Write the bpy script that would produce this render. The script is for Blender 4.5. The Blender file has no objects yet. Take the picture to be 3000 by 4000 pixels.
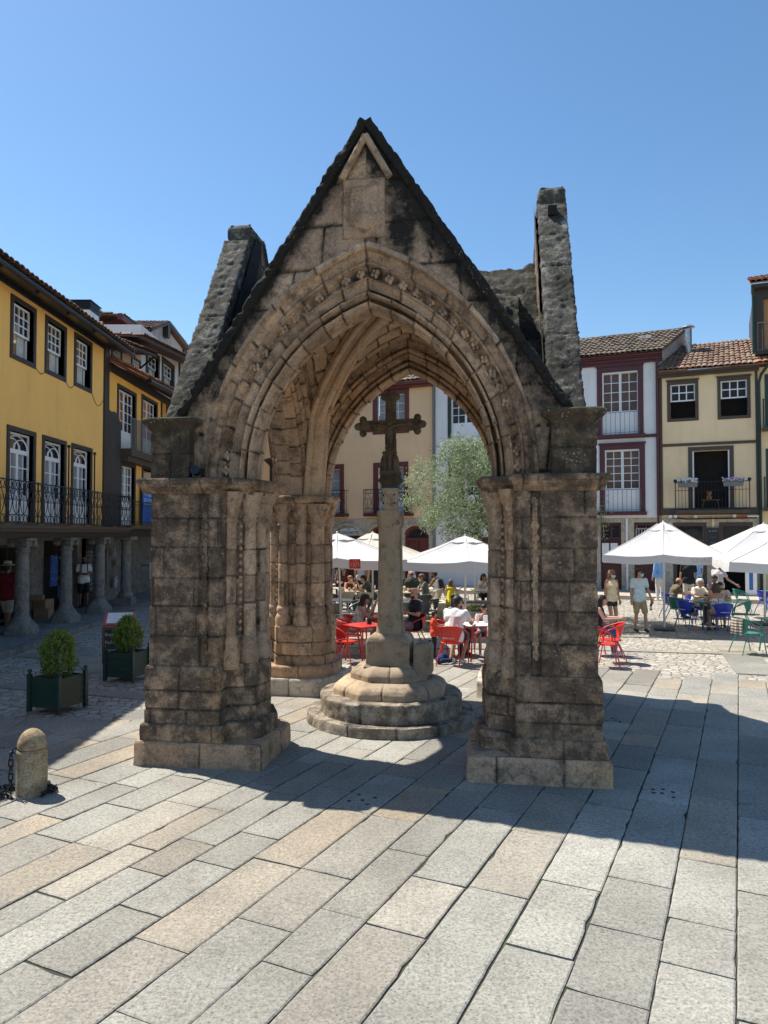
import bpy, math, random
import numpy as np
from mathutils import Vector, Matrix

random.seed(7)
RNG = np.random.default_rng(11)
PI = math.pi
rad = math.radians
SC = bpy.context.scene
COL = SC.collection

# ------------------------------------------------------------------ camera
cam_d = bpy.data.cameras.new("camera")
cam = bpy.data.objects.new("camera", cam_d)
COL.objects.link(cam)
cam.location = (0, 0, 2.6)
cam.rotation_euler = (rad(91.7), 0, 0)
cam_d.sensor_fit = 'VERTICAL'
cam_d.sensor_height = 36.0
cam_d.sensor_width = 27.0
cam_d.lens = 26.2
cam_d.clip_start = 0.05
cam_d.clip_end = 2000
SC.camera = cam

# ------------------------------------------------------------------ sky, sun, exposure
SUN_H = Vector((0.836, -0.549))           # horizontal direction in which shadows fall
SUN_EL = 58.3
world = bpy.data.worlds.new("World")
SC.world = world
world.use_nodes = True
wn, wl = world.node_tree.nodes, world.node_tree.links
wn.clear()
sky = wn.new("ShaderNodeTexSky")
sky.sky_type = 'NISHITA'
sky.sun_disc = False
sky.sun_elevation = rad(SUN_EL)
sky.sun_rotation = math.atan2(-SUN_H.x, -SUN_H.y)
sky.altitude = 200
sky.air_density = 1.0
sky.dust_density = 0.35
sky.ozone_density = 1.0
bg = wn.new("ShaderNodeBackground")
bg.inputs[1].default_value = 0.08
wo = wn.new("ShaderNodeOutputWorld")
hs = wn.new("ShaderNodeHueSaturation")
hs.inputs["Hue"].default_value = 0.496
hs.inputs["Saturation"].default_value = 1.18
wl.new(sky.outputs[0], hs.inputs["Color"])
wl.new(hs.outputs[0], bg.inputs[0])
wl.new(bg.outputs[0], wo.inputs[0])

sun_d = bpy.data.lights.new("sun", 'SUN')
sun_d.energy = 3.5
sun_d.angle = rad(0.5)
sun_d.color = (1.0, 0.94, 0.85)
sun = bpy.data.objects.new("sun", sun_d)
COL.objects.link(sun)
ldir = Vector((SUN_H.x, SUN_H.y, -math.tan(rad(SUN_EL))))
sun.rotation_euler = ldir.to_track_quat('-Z', 'Y').to_euler()
sun.location = (-20, 12, 40)

SC.view_settings.view_transform = 'Standard'
SC.view_settings.look = 'None'
SC.view_settings.exposure = 1.12
SC.view_settings.gamma = 1.0
SC.view_settings.use_curve_mapping = False
SC.render.engine = 'CYCLES'
SC.cycles.max_bounces = 8
SC.cycles.diffuse_bounces = 5
SC.cycles.caustics_reflective = False
SC.cycles.caustics_refractive = False
SC.cycles.use_denoising = True

# ------------------------------------------------------------------ numpy noise
def _h(ix, iy, iz, seed):
    h = (ix.astype(np.int64) * 374761393 + iy.astype(np.int64) * 668265263 +
         iz.astype(np.int64) * 1440662683 + seed * 974634777) & 0xffffffff
    h = ((h ^ (h >> 13)) * 1274126177) & 0xffffffff
    h = h ^ (h >> 16)
    return (h & 0xffffff) / float(0xffffff) * 2 - 1

def vnoise(P, scale=1.0, seed=0):
    Q = np.asarray(P, float) * scale
    I = np.floor(Q)
    f = Q - I
    f = f * f * (3 - 2 * f)
    I = I.astype(np.int64)
    x, y, z = I[..., 0], I[..., 1], I[..., 2]
    fx, fy, fz = f[..., 0], f[..., 1], f[..., 2]
    r = 0
    for dx in (0, 1):
        for dy in (0, 1):
            for dz in (0, 1):
                w = (fx if dx else 1 - fx) * (fy if dy else 1 - fy) * (fz if dz else 1 - fz)
                r = r + w * _h(x + dx, y + dy, z + dz, seed)
    return r

def fbm(P, scale=1.0, octs=3, seed=0):
    r = 0; a = 1.0; t = 0
    for o in range(octs):
        r = r + a * vnoise(P, scale, seed + o * 17)
        t += a; a *= 0.5; scale *= 2.03
    return r / t

# ------------------------------------------------------------------ mesh collector
class MB:
    def __init__(self, T=None):
        self.V = []; self.F = []; self.A = {}; self.n = 0
        self.T = T; self.fm = []; self.flip = False
    def add(self, V, F, m=0, attrs=None):
        V = np.asarray(V, float).reshape(-1, 3)
        if self.T is not None:
            M = np.array(self.T)
            V = V @ M[:3, :3].T + M[:3, 3]
        k = self.n
        if self.flip:
            self.F.extend([tuple(i + k for i in reversed(f)) for f in F])
        else:
            self.F.extend([tuple(i + k for i in f) for f in F])
        self.fm.extend([m] * len(F))
        self.V.append(V)
        self.n += len(V)
        if attrs:
            for a, v in attrs.items():
                self.A.setdefault(a, []).append((k, np.asarray(v, float).ravel()))
        return self
    def box(self, c, s, rz=0.0, m=0, R=None):
        x, y, z = s[0] / 2, s[1] / 2, s[2] / 2
        V = np.array([(-x, -y, -z), (x, -y, -z), (x, y, -z), (-x, y, -z), (-x, -y, z), (x, -y, z), (x, y, z), (-x, y, z)])
        if R is not None:
            V = V @ np.array(R.to_3x3()).T
        elif rz:
            c_, s_ = math.cos(rz), math.sin(rz)
            V = V @ np.array([[c_, -s_, 0], [s_, c_, 0], [0, 0, 1]]).T
        F = [(0, 3, 2, 1), (4, 5, 6, 7), (0, 1, 5, 4), (1, 2, 6, 5), (2, 3, 7, 6), (3, 0, 4, 7)]
        return self.add(V + np.array(c), F, m)
    def box2(self, a, b, m=0):
        a = np.minimum(a, b) * 1.0 if False else np.array(a, float); b = np.array(b, float)
        lo = np.minimum(a, b); hi = np.maximum(a, b)
        return self.box((lo + hi) / 2, hi - lo, m=m)
    def tube(self, pts, r, n=8, closed=False, m=0, caps=True):
        P = np.array(pts, float); k = len(P)
        rr = np.full(k, r, float) if np.isscalar(r) else np.array(r, float)
        if closed:
            T = np.roll(P, -1, 0) - np.roll(P, 1, 0)
        else:
            T = np.gradient(P, axis=0)
        T /= np.maximum(np.linalg.norm(T, axis=1), 1e-9)[:, None]
        up = np.array((0, 0, 1.0)) if abs(T[0][2]) < 0.9 else np.array((1.0, 0, 0))
        N = np.cross(up, T[0]); N /= np.linalg.norm(N)
        ang = np.arange(n) * 2 * PI / n
        rows = []
        for i in range(k):
            N = N - T[i] * (N @ T[i]); l = np.linalg.norm(N)
            N = N / l if l > 1e-6 else N
            B = np.cross(T[i], N)
            rows.append(P[i] + rr[i] * (np.cos(ang)[:, None] * N + np.sin(ang)[:, None] * B))
        V = np.concatenate(rows)
        F = []
        for i in range(k if closed else k - 1):
            a, b = i * n, ((i + 1) % k) * n
            for j in range(n):
                j2 = (j + 1) % n
                F.append((a + j, a + j2, b + j2, b + j))
        if caps and not closed:
            F.append(tuple(reversed(range(n)))); F.append(tuple((k - 1) * n + j for j in range(n)))
        return self.add(V, F, m)
    def lathe(self, prof, n=20, c=(0, 0, 0), m=0, R=None, sq=None):
        ang = np.arange(n) * 2 * PI / n
        V = []
        for q in prof:
            V.append(np.stack([q[0] * np.cos(ang), q[0] * np.sin(ang), np.full(n, q[1])], 1))
        V = np.concatenate(V)
        if R is not None:
            V = V @ np.array(R.to_3x3()).T
        V = V + np.array(c)
        F = []
        for i in range(len(prof) - 1):
            for j in range(n):
                j2 = (j + 1) % n
                F.append((i * n + j, i * n + j2, (i + 1) * n + j2, (i + 1) * n + j))
        F.append(tuple(reversed(range(n)))); F.append(tuple((len(prof) - 1) * n + j for j in range(n)))
        return self.add(V, F, m)
    def prism(self, poly, z0, z1, m=0):
        p = np.array(poly, float); n = len(p)
        V = np.concatenate([np.c_[p, np.full(n, z0)], np.c_[p, np.full(n, z1)]])
        F = [tuple(reversed(range(n))), tuple(range(n, 2 * n))]
        for j in range(n):
            j2 = (j + 1) % n
            F.append((j, j2, n + j2, n + j))
        return self.add(V, F, m)
    def grid(self, P, wrap=False, m=0, rev=False, attrs=None):
        a, b = P.shape[:2]
        I = np.arange(a * b).reshape(a, b)
        if wrap:
            I = np.concatenate([I, I[:, :1]], 1)
        q = np.stack([I[:-1, :-1], I[:-1, 1:], I[1:, 1:], I[1:, :-1]], -1).reshape(-1, 4)
        if rev:
            q = q[:, ::-1]
        return self.add(P.reshape(-1, 3), [tuple(f) for f in q.tolist()], m, attrs)
    def ball(self, c, r, n=10, m=0, s=(1, 1, 1), R=None):
        prof = [(max(1e-4, math.sin(PI * i / (n // 2 + 1))), -math.cos(PI * i / (n // 2 + 1))) for i in range(n // 2 + 2)]
        ang = np.arange(n) * 2 * PI / n
        V = np.concatenate([np.stack([q[0] * np.cos(ang), q[0] * np.sin(ang), np.full(n, q[1])], 1) for q in prof]) * r * np.array(s)
        if R is not None:
            V = V @ np.array(R.to_3x3()).T
        F = []
        for i in range(len(prof) - 1):
            for j in range(n):
                j2 = (j + 1) % n
                F.append((i * n + j, i * n + j2, (i + 1) * n + j2, (i + 1) * n + j))
        return self.add(V + np.array(c), F, m)
    def quad(self, a, b, c, d, m=0):
        return self.add([a, b, c, d], [(0, 1, 2, 3)], m)
    def mesh(self, name, mats, smooth=None):
        me = bpy.data.meshes.new(name)
        V = np.concatenate(self.V) if self.V else np.zeros((0, 3))
        me.from_pydata(V.tolist(), [], self.F)
        if not isinstance(mats, (list, tuple)):
            mats = [mats]
        for x in mats:
            me.materials.append(x)
        if len(mats) > 1:
            me.polygons.foreach_set("material_index", self.fm)
        for a, L in self.A.items():
            at = me.attributes.new(a, 'FLOAT', 'POINT')
            arr = np.zeros(len(V))
            for k, v in L:
                arr[k:k + len(v)] = v
            at.data.foreach_set("value", arr)
        if smooth is not None:
            me.polygons.foreach_set("use_smooth", [True] * len(me.polygons))
            if smooth < 179:
                me.set_sharp_from_angle(angle=rad(smooth))
        me.validate()
        return me
    def build(self, name, mats, parent=None, smooth=None, bevel=0.0):
        o = bpy.data.objects.new(name, self.mesh(name, mats, smooth))
        COL.objects.link(o)
        if parent is not None:
            o.parent = parent
        if bevel:
            b = o.modifiers.new("bevel", 'BEVEL')
            b.width = bevel; b.segments = 2; b.limit_method = 'ANGLE'; b.angle_limit = rad(40)
        return o

def tag(o, label=None, cat=None, group=None, kind=None):
    if label: o['label'] = label
    if cat: o['category'] = cat
    if group: o['group'] = group
    if kind: o['kind'] = kind
    return o

def thing(name, label, cat, loc=(0, 0, 0), rz=0.0, group=None, sc=1.0):
    o = bpy.data.objects.new(name, None)
    o.empty_display_size = 0.2
    COL.objects.link(o)
    o.location = loc
    o.rotation_euler = (0, 0, rz)
    o.scale = (sc, sc, sc)
    return tag(o, label, cat, group)

KIDS = {}
def copy_tree(o, parent=None):
    c = o.copy()
    COL.objects.link(c)
    if parent is not None:
        c.parent = parent
    for ch in list(o.children):
        copy_tree(ch, c)
    return c

def dup(proto, label, loc, rz, group=None, sc=1.0, tilt=None):
    c = copy_tree(proto)
    c.location = loc
    c.rotation_euler = (0, 0, rz) if tilt is None else (tilt[0], tilt[1], rz)
    c.scale = (sc, sc, sc)
    c['label'] = label
    if group: c['group'] = group
    return c

def text_mesh(name, body, size, mat, parent, loc, rot, extrude=0.004, align='CENTER', sx=1.0):
    cu = bpy.data.curves.new(name, 'FONT')
    cu.body = body; cu.size = size; cu.extrude = extrude; cu.align_x = align; cu.align_y = 'CENTER'
    cu.resolution_u = 2
    t = bpy.data.objects.new(name + "_curve", cu)
    COL.objects.link(t)
    me = bpy.data.meshes.new_from_object(t.evaluated_get(bpy.context.evaluated_depsgraph_get()))
    bpy.data.objects.remove(t)
    bpy.data.curves.remove(cu)
    me.materials.clear(); me.materials.append(mat)
    o = bpy.data.objects.new(name, me)
    COL.objects.link(o)
    o.parent = parent
    o.location = loc; o.rotation_euler = rot; o.scale = (sx, 1, 1)
    return o

# ------------------------------------------------------------------ materials
class NT:
    def __init__(self, name):
        self.m = bpy.data.materials.new(name)
        self.m.use_nodes = True
        self.N = self.m.node_tree.nodes; self.L = self.m.node_tree.links
        self.N.clear()
        self.out = self.N.new("ShaderNodeOutputMaterial")
        self.b = self.N.new("ShaderNodeBsdfPrincipled")
        self.L.new(self.b.outputs[0], self.out.inputs[0])
        tc = self.N.new("ShaderNodeTexCoord")
        self.co = tc.outputs["Object"]
    def put(self, sock, v):
        if hasattr(v, "is_linked") or hasattr(v, "links"):
            self.L.new(v, sock)
        elif isinstance(v, (tuple, list)):
            sock.default_value = tuple(v) + (1,) if (len(v) == 3 and len(sock.default_value) == 4) else tuple(v)
        else:
            sock.default_value = v
    def set(self, k, v):
        self.put(self.b.inputs[k], v)
    def mapping(self, scale=(1, 1, 1), rot=(0, 0, 0), loc=(0, 0, 0), vec=None):
        n = self.N.new("ShaderNodeMapping")
        n.inputs["Scale"].default_value = scale; n.inputs["Rotation"].default_value = rot
        n.inputs["Location"].default_value = loc
        self.L.new(vec or self.co, n.inputs[0])
        return n.outputs[0]
    def noise(self, scale, detail=4, rough=0.55, vec=None, dist=0.0, out=0):
        n = self.N.new("ShaderNodeTexNoise")
        n.inputs["Scale"].default_value = scale; n.inputs["Detail"].default_value = detail
        n.inputs["Roughness"].default_value = rough; n.inputs["Distortion"].default_value = dist
        self.L.new(vec or self.co, n.inputs["Vector"])
        return n.outputs[out]
    def voro(self, scale, feature='F1', vec=None, rand=1.0, out=0):
        n = self.N.new("ShaderNodeTexVoronoi")
        n.feature = feature
        n.inputs["Scale"].default_value = scale; n.inputs["Randomness"].default_value = rand
        self.L.new(vec or self.co, n.inputs["Vector"])
        return n.outputs[out]
    def ramp(self, f, stops):
        n = self.N.new("ShaderNodeValToRGB")
        e = n.color_ramp.elements
        while len(e) < len(stops): e.new(0.5)
        for el, (p, c) in zip(e, stops):
            el.position = p
            el.color = (c, c, c, 1) if np.isscalar(c) else tuple(c) + (1,)
        self.L.new(f, n.inputs[0])
        return n.outputs[0]
    def mix(self, f, a, b, mode='MIX'):
        n = self.N.new("ShaderNodeMix")
        n.data_type = 'RGBA'; n.blend_type = mode
        self.put(n.inputs[0], f); self.put(n.inputs[6], a); self.put(n.inputs[7], b)
        return n.outputs[2]
    def math(self, op, a, b=0.0, clamp=False):
        n = self.N.new("ShaderNodeMath")
        n.operation = op; n.use_clamp = clamp
        self.put(n.inputs[0], a); self.put(n.inputs[1], b)
        return n.outputs[0]
    def attr(self, name):
        n = self.N.new("ShaderNodeAttribute")
        n.attribute_name = name
        return n.outputs["Fac"]
    def bump(self, h, strength=0.3, dist=0.02, prev=None):
        n = self.N.new("ShaderNodeBump")
        n.inputs["Strength"].default_value = strength; n.inputs["Distance"].default_value = dist
        self.L.new(h, n.inputs["Height"])
        if prev is not None: self.L.new(prev, n.inputs["Normal"])
        self.L.new(n.outputs[0], self.b.inputs["Normal"])
        return n.outputs[0]

def mat(name, col, rough=0.6, var=0.12, scale=5.0, bump=0.0, bscale=60.0, metal=0.0, spec=0.5, fine=0.0, bdist=0.01):
    t = NT(name)
    c = t.mix(t.ramp(t.noise(scale, 5, 0.6), [(0.3, 0.0), (0.7, 1.0)]),
              tuple(min(1, x * (1 - var)) for x in col), tuple(min(1, x * (1 + var)) for x in col))
    if fine:
        c = t.mix(1.0, c, t.ramp(t.noise(bscale, 3, 0.6), [(0.3, 1 - fine), (0.7, 1.0)]), 'MULTIPLY')
    t.set("Base Color", c)
    t.set("Roughness", rough); t.set("Metallic", metal); t.set("Specular IOR Level", spec)
    if bump:
        t.bump(t.noise(bscale, 5, 0.6), bump, bdist)
    return t.m

def stone_mat(name, base, alt, dark, darkamt=0.4, lichen=0.0, moss=0.0, speck=0.25, bump=0.5, warm=None, seed=0.0, pale=0.0, mott=0.6):
    t = NT(name)
    t.co = t.mapping(loc=(seed, seed * 0.7, seed * 0.3))
    c = t.mix(t.ramp(t.noise(1.1, 6, 0.6), [(0.35, 0.0), (0.65, 1.0)]), base, alt)
    if warm:
        c = t.mix(t.ramp(t.noise(0.9, 3, 0.5, vec=t.mapping(loc=(7, 3, 1))), [(0.5, 0.0), (0.68, 0.8)]), c, warm)
    tint = t.attr("tint")
    c = t.mix(1.0, c, t.mix(t.math('ADD', tint, 0.5, True), (0.7, 0.68, 0.66), (1.3, 1.3, 1.28)), 'MULTIPLY')
    n2 = t.noise(4.6, 12, 0.76)
    lo = 0.62 - darkamt * 0.3
    c = t.mix(t.ramp(n2, [(lo - 0.05, 0.0), (lo + 0.09, 0.88)]), c, dark)
    # vertical water streaks
    st = t.noise(4.5, 5, 0.6, vec=t.mapping(scale=(1, 1, 0.13)))
    c = t.mix(t.math('MULTIPLY', t.ramp(st, [(0.5, 0.0), (0.72, 1.0)]), darkamt * 1.1), c, tuple(x * 0.7 for x in dark))
    d = t.attr("dirt")
    n4 = t.noise(6, 8, 0.7)
    df = t.math('ADD', t.math('MULTIPLY', d, 1.35), t.math('MULTIPLY', t.math('SUBTRACT', n4, 0.5), t.math('MULTIPLY', t.ramp(d, [(0.0, 0.0), (0.12, 1.0)]), 2.4)), True)
    c = t.mix(df, c, (0.022, 0.020, 0.018))
    if pale:
        c = t.mix(t.ramp(t.noise(7, 9, 0.75, vec=t.mapping(loc=(3, 9, 4))), [(0.52, 0.0), (0.66, pale)]), c, (0.36, 0.35, 0.31))
    if lichen:
        v = t.voro(11.0, vec=t.mapping(loc=(1, 2, 3)))
        v2 = t.voro(27.0, vec=t.mapping(loc=(4, 2, 3)))
        nm = t.ramp(t.noise(2.6, 4, 0.65, vec=t.mapping(loc=(5, 8, 2))), [(0.54, 0.0), (0.62, 1.0)])
        k1 = t.ramp(t.math('ADD', v, t.math('MULTIPLY', t.noise(40, 3), 0.16)), [(0.17, 1.0), (0.24, 0.0)])
        k2 = t.ramp(t.math('ADD', v2, t.math('MULTIPLY', t.noise(70, 3), 0.2)), [(0.26, 0.9), (0.40, 0.0)])
        k = t.math('MULTIPLY', t.math('MAXIMUM', k1, k2), nm)
        c = t.mix(t.math('MULTIPLY', k, lichen), c, (0.42, 0.42, 0.34))
    if moss:
        g = t.N.new("ShaderNodeNewGeometry")
        sx = t.N.new("ShaderNodeSeparateXYZ")
        t.L.new(g.outputs["Normal"], sx.inputs[0])
        up = t.math('ADD', t.math('MULTIPLY', sx.outputs[2], 0.35), t.noise(4.0, 8, 0.7, vec=t.mapping(loc=(2, 6, 1))))
        c = t.mix(t.ramp(up, [(0.62, 0.0), (0.78, moss)]), c, (0.085, 0.095, 0.035))
    n5 = t.noise(13, 8, 0.75, vec=t.mapping(loc=(8, 1, 6)))
    c = t.mix(1.0, c, t.ramp(n5, [(0.32, 1 - 0.38 * mott), (0.5, 1.0), (0.68, 1 + 0.22 * mott)]), 'MULTIPLY')
    sp = t.noise(46, 5, 0.75)
    c = t.mix(1.0, c, t.ramp(sp, [(0.32, 1 - speck * 1.9), (0.48, 1.0), (0.68, 1 + speck * 0.9)]), 'MULTIPLY')
    t.set("Base Color", c)
    t.set("Roughness", 0.9); t.set("Specular IOR Level", 0.25)
    h = t.math('ADD', t.math('MULTIPLY', t.noise(18, 9, 0.72), 0.8), t.math('MULTIPLY', t.noise(90, 3, 0.6), 0.25))
    t.bump(h, bump, 0.03)
    return t.m

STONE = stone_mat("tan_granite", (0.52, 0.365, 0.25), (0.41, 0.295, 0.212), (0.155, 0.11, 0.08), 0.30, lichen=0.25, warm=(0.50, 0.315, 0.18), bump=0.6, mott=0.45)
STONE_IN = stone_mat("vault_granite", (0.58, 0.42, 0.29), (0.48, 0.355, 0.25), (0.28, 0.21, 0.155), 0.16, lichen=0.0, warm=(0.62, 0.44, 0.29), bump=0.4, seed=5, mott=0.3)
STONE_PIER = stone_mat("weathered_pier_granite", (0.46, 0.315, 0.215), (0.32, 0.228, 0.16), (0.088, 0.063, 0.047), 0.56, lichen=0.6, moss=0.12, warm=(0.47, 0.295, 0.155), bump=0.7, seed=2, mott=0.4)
STONE_DARK = stone_mat("black_crusted_granite", (0.25, 0.185, 0.12), (0.18, 0.14, 0.095), (0.06, 0.047, 0.036), 0.68, lichen=0.8, moss=0.55, bump=0.8, seed=9)
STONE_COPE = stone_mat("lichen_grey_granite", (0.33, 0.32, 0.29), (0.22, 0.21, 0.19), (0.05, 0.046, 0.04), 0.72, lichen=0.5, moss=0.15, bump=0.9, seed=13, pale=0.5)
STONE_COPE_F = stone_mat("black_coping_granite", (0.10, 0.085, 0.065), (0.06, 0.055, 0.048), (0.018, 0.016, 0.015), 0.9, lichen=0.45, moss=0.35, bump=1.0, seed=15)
STONE_ROOF = stone_mat("mossy_roof_stone", (0.33, 0.30, 0.25), (0.20, 0.18, 0.15), (0.035, 0.03, 0.025), 0.75, lichen=0.5, moss=0.2, bump=1.0, seed=21)
STONE_CROSS = stone_mat("cross_base_granite", (0.45, 0.355, 0.255), (0.38, 0.295, 0.215), (0.20, 0.15, 0.105), 0.25, lichen=0.15, warm=(0.46, 0.34, 0.22), bump=0.3, seed=31, speck=0.13, mott=0.3)
STONE_STEP = stone_mat("step_granite", (0.42, 0.365, 0.29), (0.34, 0.295, 0.235), (0.15, 0.12, 0.09), 0.45, lichen=0.15, warm=(0.46, 0.36, 0.25), speck=0.3, bump=0.7, seed=37)
STONE_FIG = stone_mat("dark_carved_stone", (0.18, 0.13, 0.09), (0.13, 0.098, 0.07), (0.055, 0.042, 0.032), 0.4, lichen=0.2, bump=0.6, seed=41)
STONE_LITE = stone_mat("pale_granite", (0.56, 0.50, 0.41), (0.48, 0.43, 0.36), (0.28, 0.24, 0.19), 0.25, lichen=0.2, bump=0.3, seed=44)
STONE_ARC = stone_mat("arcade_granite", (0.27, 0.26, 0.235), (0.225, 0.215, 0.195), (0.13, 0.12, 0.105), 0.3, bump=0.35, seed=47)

def paving_mat():
    t = NT("granite_slabs")
    g = t.N.new("ShaderNodeNewGeometry")
    tint = t.attr("tint"); och = t.attr("ochre")
    c = t.mix(t.math('ADD', tint, 0.5, True), (0.245, 0.238, 0.208), (0.405, 0.395, 0.345))
    c = t.mix(och, c, (0.42, 0.335, 0.235))
    n = t.noise(1.6, 6, 0.6)
    c = t.mix(t.ramp(n, [(0.4, 0.0), (0.7, 0.55)]), c, (0.235, 0.22, 0.19))
    n3 = t.noise(0.55, 5, 0.65, vec=t.mapping(loc=(3, 7, 0)))
    c = t.mix(1.0, c, t.ramp(n3, [(0.36, 0.80), (0.62, 1.08)]), 'MULTIPLY')
    sp = t.noise(50, 6, 0.8)
    c = t.mix(1.0, c, t.ramp(sp, [(0.34, 0.30), (0.47, 0.95), (0.66, 1.32)]), 'MULTIPLY')
    sp2 = t.noise(24, 4, 0.7)
    c = t.mix(1.0, c, t.ramp(sp2, [(0.36, 0.78), (0.6, 1.06)]), 'MULTIPLY')
    bl = t.noise(3.4, 6, 0.7, vec=t.mapping(loc=(4, 4, 0)))
    c = t.mix(t.ramp(bl, [(0.60, 0.0), (0.70, 0.6)]), c, (0.12, 0.115, 0.10))
    t.set("Base Color", c); t.set("Roughness", 0.85); t.set("Specular IOR Level", 0.3)
    t.bump(t.math('ADD', sp, t.math('MULTIPLY', n, 0.5)), 0.35, 0.01)
    return t.m

def cobble_mat():
    t = NT("laid_cobbles")
    vec = t.mapping(scale=(1, 1, 1), rot=(0, 0, 0.3))
    w = t.noise(2.5, 3, 0.5, vec=vec, out=1)
    v2 = t.mix(0.09, vec, w)
    e = t.voro(6.2, 'DISTANCE_TO_EDGE', v2, 0.85)
    cell = t.voro(6.2, 'F1', v2, 0.85, out=1)
    bw = t.N.new("ShaderNodeRGBToBW"); t.L.new(cell, bw.inputs[0])
    c = t.mix(bw.outputs[0], (0.33, 0.30, 0.25), (0.54, 0.50, 0.425))
    c = t.mix(1.0, c, t.ramp(t.noise(60, 4, 0.7), [(0.3, 0.7), (0.7, 1.15)]), 'MULTIPLY')
    c = t.mix(t.ramp(e, [(0.012, 1.0), (0.055, 0.0)]), c, (0.15, 0.13, 0.10))
    t.set("Base Color", c); t.set("Roughness", 0.85); t.set("Specular IOR Level", 0.3)
    h = t.math('ADD', t.ramp(e, [(0.0, 0.0), (0.16, 1.0)]), t.math('MULTIPLY', t.noise(20, 4), 0.3))
    t.bump(h, 0.75, 0.03)
    return t.m

def joint_mat():
    t = NT("joint_soil")
    c = t.mix(t.ramp(t.noise(3.0, 6, 0.7), [(0.5, 0.0), (0.62, 1.0)]), (0.05, 0.045, 0.036), (0.06, 0.085, 0.025))
    t.set("Base Color", c); t.set("Roughness", 1.0)
    return t.m

def tile_mat(name, a, b, dark, lich, amt):
    t = NT(name)
    tint = t.attr("tint")
    c = t.mix(t.math('ADD', tint, 0.5, True), a, b)
    c = t.mix(t.ramp(t.noise(2.2, 8, 0.7), [(0.56 - amt * 0.25, 0.0), (0.66, 0.9)]), c, dark)
    c = t.mix(t.ramp(t.noise(9, 8, 0.75, vec=t.mapping(loc=(3, 1, 5))), [(0.52, 0.0), (0.64, 0.6)]), c, lich)
    t.set("Base Color", c); t.set("Roughness", 0.85); t.set("Specular IOR Level", 0.3)
    t.bump(t.noise(35, 5, 0.7), 0.4, 0.01)
    return t.m

PAVE = paving_mat(); COBB = cobble_mat(); JOINT = joint_mat()
TILE_OLD = tile_mat("old_roof_tiles", (0.22, 0.15, 0.10), (0.30, 0.24, 0.18), (0.04, 0.037, 0.034), (0.42, 0.38, 0.31), 0.75)
TILE_RED = tile_mat("red_roof_tiles", (0.42, 0.14, 0.075), (0.46, 0.24, 0.15), (0.10, 0.07, 0.055), (0.48, 0.40, 0.33), 0.45)
TILE_MIX = tile_mat("mixed_roof_tiles", (0.27, 0.125, 0.075), (0.38, 0.27, 0.19), (0.06, 0.045, 0.04), (0.52, 0.45, 0.37), 0.8)
TILE_DRK = tile_mat("shaded_roof_tiles", (0.22, 0.10, 0.07), (0.26, 0.17, 0.13), (0.05, 0.045, 0.045), (0.25, 0.22, 0.2), 0.7)

def plaster(name, col, var=0.10, stain=0.35):
    t = NT(name)
    c = t.mix(t.ramp(t.noise(0.7, 7, 0.65), [(0.3, 0.0), (0.7, 1.0)]), tuple(x * (1 - var) for x in col), tuple(min(1, x * (1 + var * .6)) for x in col))
    st = t.noise(3.0, 6, 0.65, vec=t.mapping(scale=(1, 1, 0.09)))
    c = t.mix(t.math('MULTIPLY', t.ramp(st, [(0.54, 0.0), (0.74, 1.0)]), stain), c, tuple(x * 0.62 for x in col))
    bl = t.noise(1.9, 9, 0.72, vec=t.mapping(loc=(3, 5, 8)))
    c = t.mix(t.math('MULTIPLY', t.ramp(bl, [(0.58, 0.0), (0.70, 1.0)]), stain * .7), c, tuple(x * 0.78 + 0.02 for x in col))
    t.set("Base Color", c); t.set("Roughness", 0.88); t.set("Specular IOR Level", 0.25)
    t.bump(t.math('ADD', t.noise(1.5, 4, 0.5), t.math('MULTIPLY', t.noise(120, 4, 0.6), 0.15)), 0.3, 0.02)
    return t.m
OCHRE = plaster("ochre_plaster", (0.97, 0.555, 0.165))
OCHRE2 = plaster("amber_plaster", (0.91, 0.49, 0.11))
ORANGE = plaster("orange_plaster", (0.72, 0.30, 0.05))
CREAM = plaster("cream_plaster", (0.88, 0.675, 0.42))
PEACH = plaster("peach_plaster", (0.84, 0.57, 0.34))
WHITEW = plaster("white_plaster", (0.80, 0.80, 0.80))
GREYPL = mat("grey_stained_plaster", (0.42, 0.40, 0.40), 0.9, 0.3, 1.6, 0.2, 80)
DKWOOD = mat("dark_brown_wood", (0.040, 0.031, 0.026), 0.55, 0.25, 9, 0.25, 70)
BROWNT = mat("brown_trim", (0.075, 0.052, 0.038), 0.6, 0.15, 6, 0.15, 70)
BROWNW = mat("brown_wall_slate", (0.050, 0.040, 0.036), 0.7, 0.15, 4, 0.25, 90)
MAROON = mat("maroon_paint", (0.085, 0.018, 0.026), 0.45, 0.12, 5, 0.1, 60)
MAROON2 = mat("red_brown_paint", (0.135, 0.032, 0.026), 0.5, 0.15, 5, 0.1, 60)
WHITEP = mat("white_paint", (0.80, 0.81, 0.82), 0.4, 0.03, 5)
DKGREEN = mat("dark_green_paint", (0.012, 0.04, 0.032), 0.45, 0.15, 5)
IRON = mat("black_iron", (0.018, 0.018, 0.02), 0.5, 0.2, 9, metal=0.3)
IRONG = mat("grey_iron", (0.16, 0.165, 0.17), 0.5, 0.15, 9, metal=0.2)
GUTTER = mat("gutter_metal", (0.028, 0.028, 0.032), 0.35, 0.15, 5, metal=0.3)
GALV = mat("galvanised_flue", (0.42, 0.43, 0.44), 0.35, 0.2, 8, metal=0.8)
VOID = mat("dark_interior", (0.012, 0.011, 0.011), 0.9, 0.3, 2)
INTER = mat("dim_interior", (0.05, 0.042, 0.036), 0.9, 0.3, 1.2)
INNERW = mat("brown_shutter_behind_glass", (0.20, 0.10, 0.06), 0.7, 0.2, 2)
CURTAIN = mat("sheer_curtain", (0.50, 0.51, 0.50), 0.9, 0.12, 7)
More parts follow.
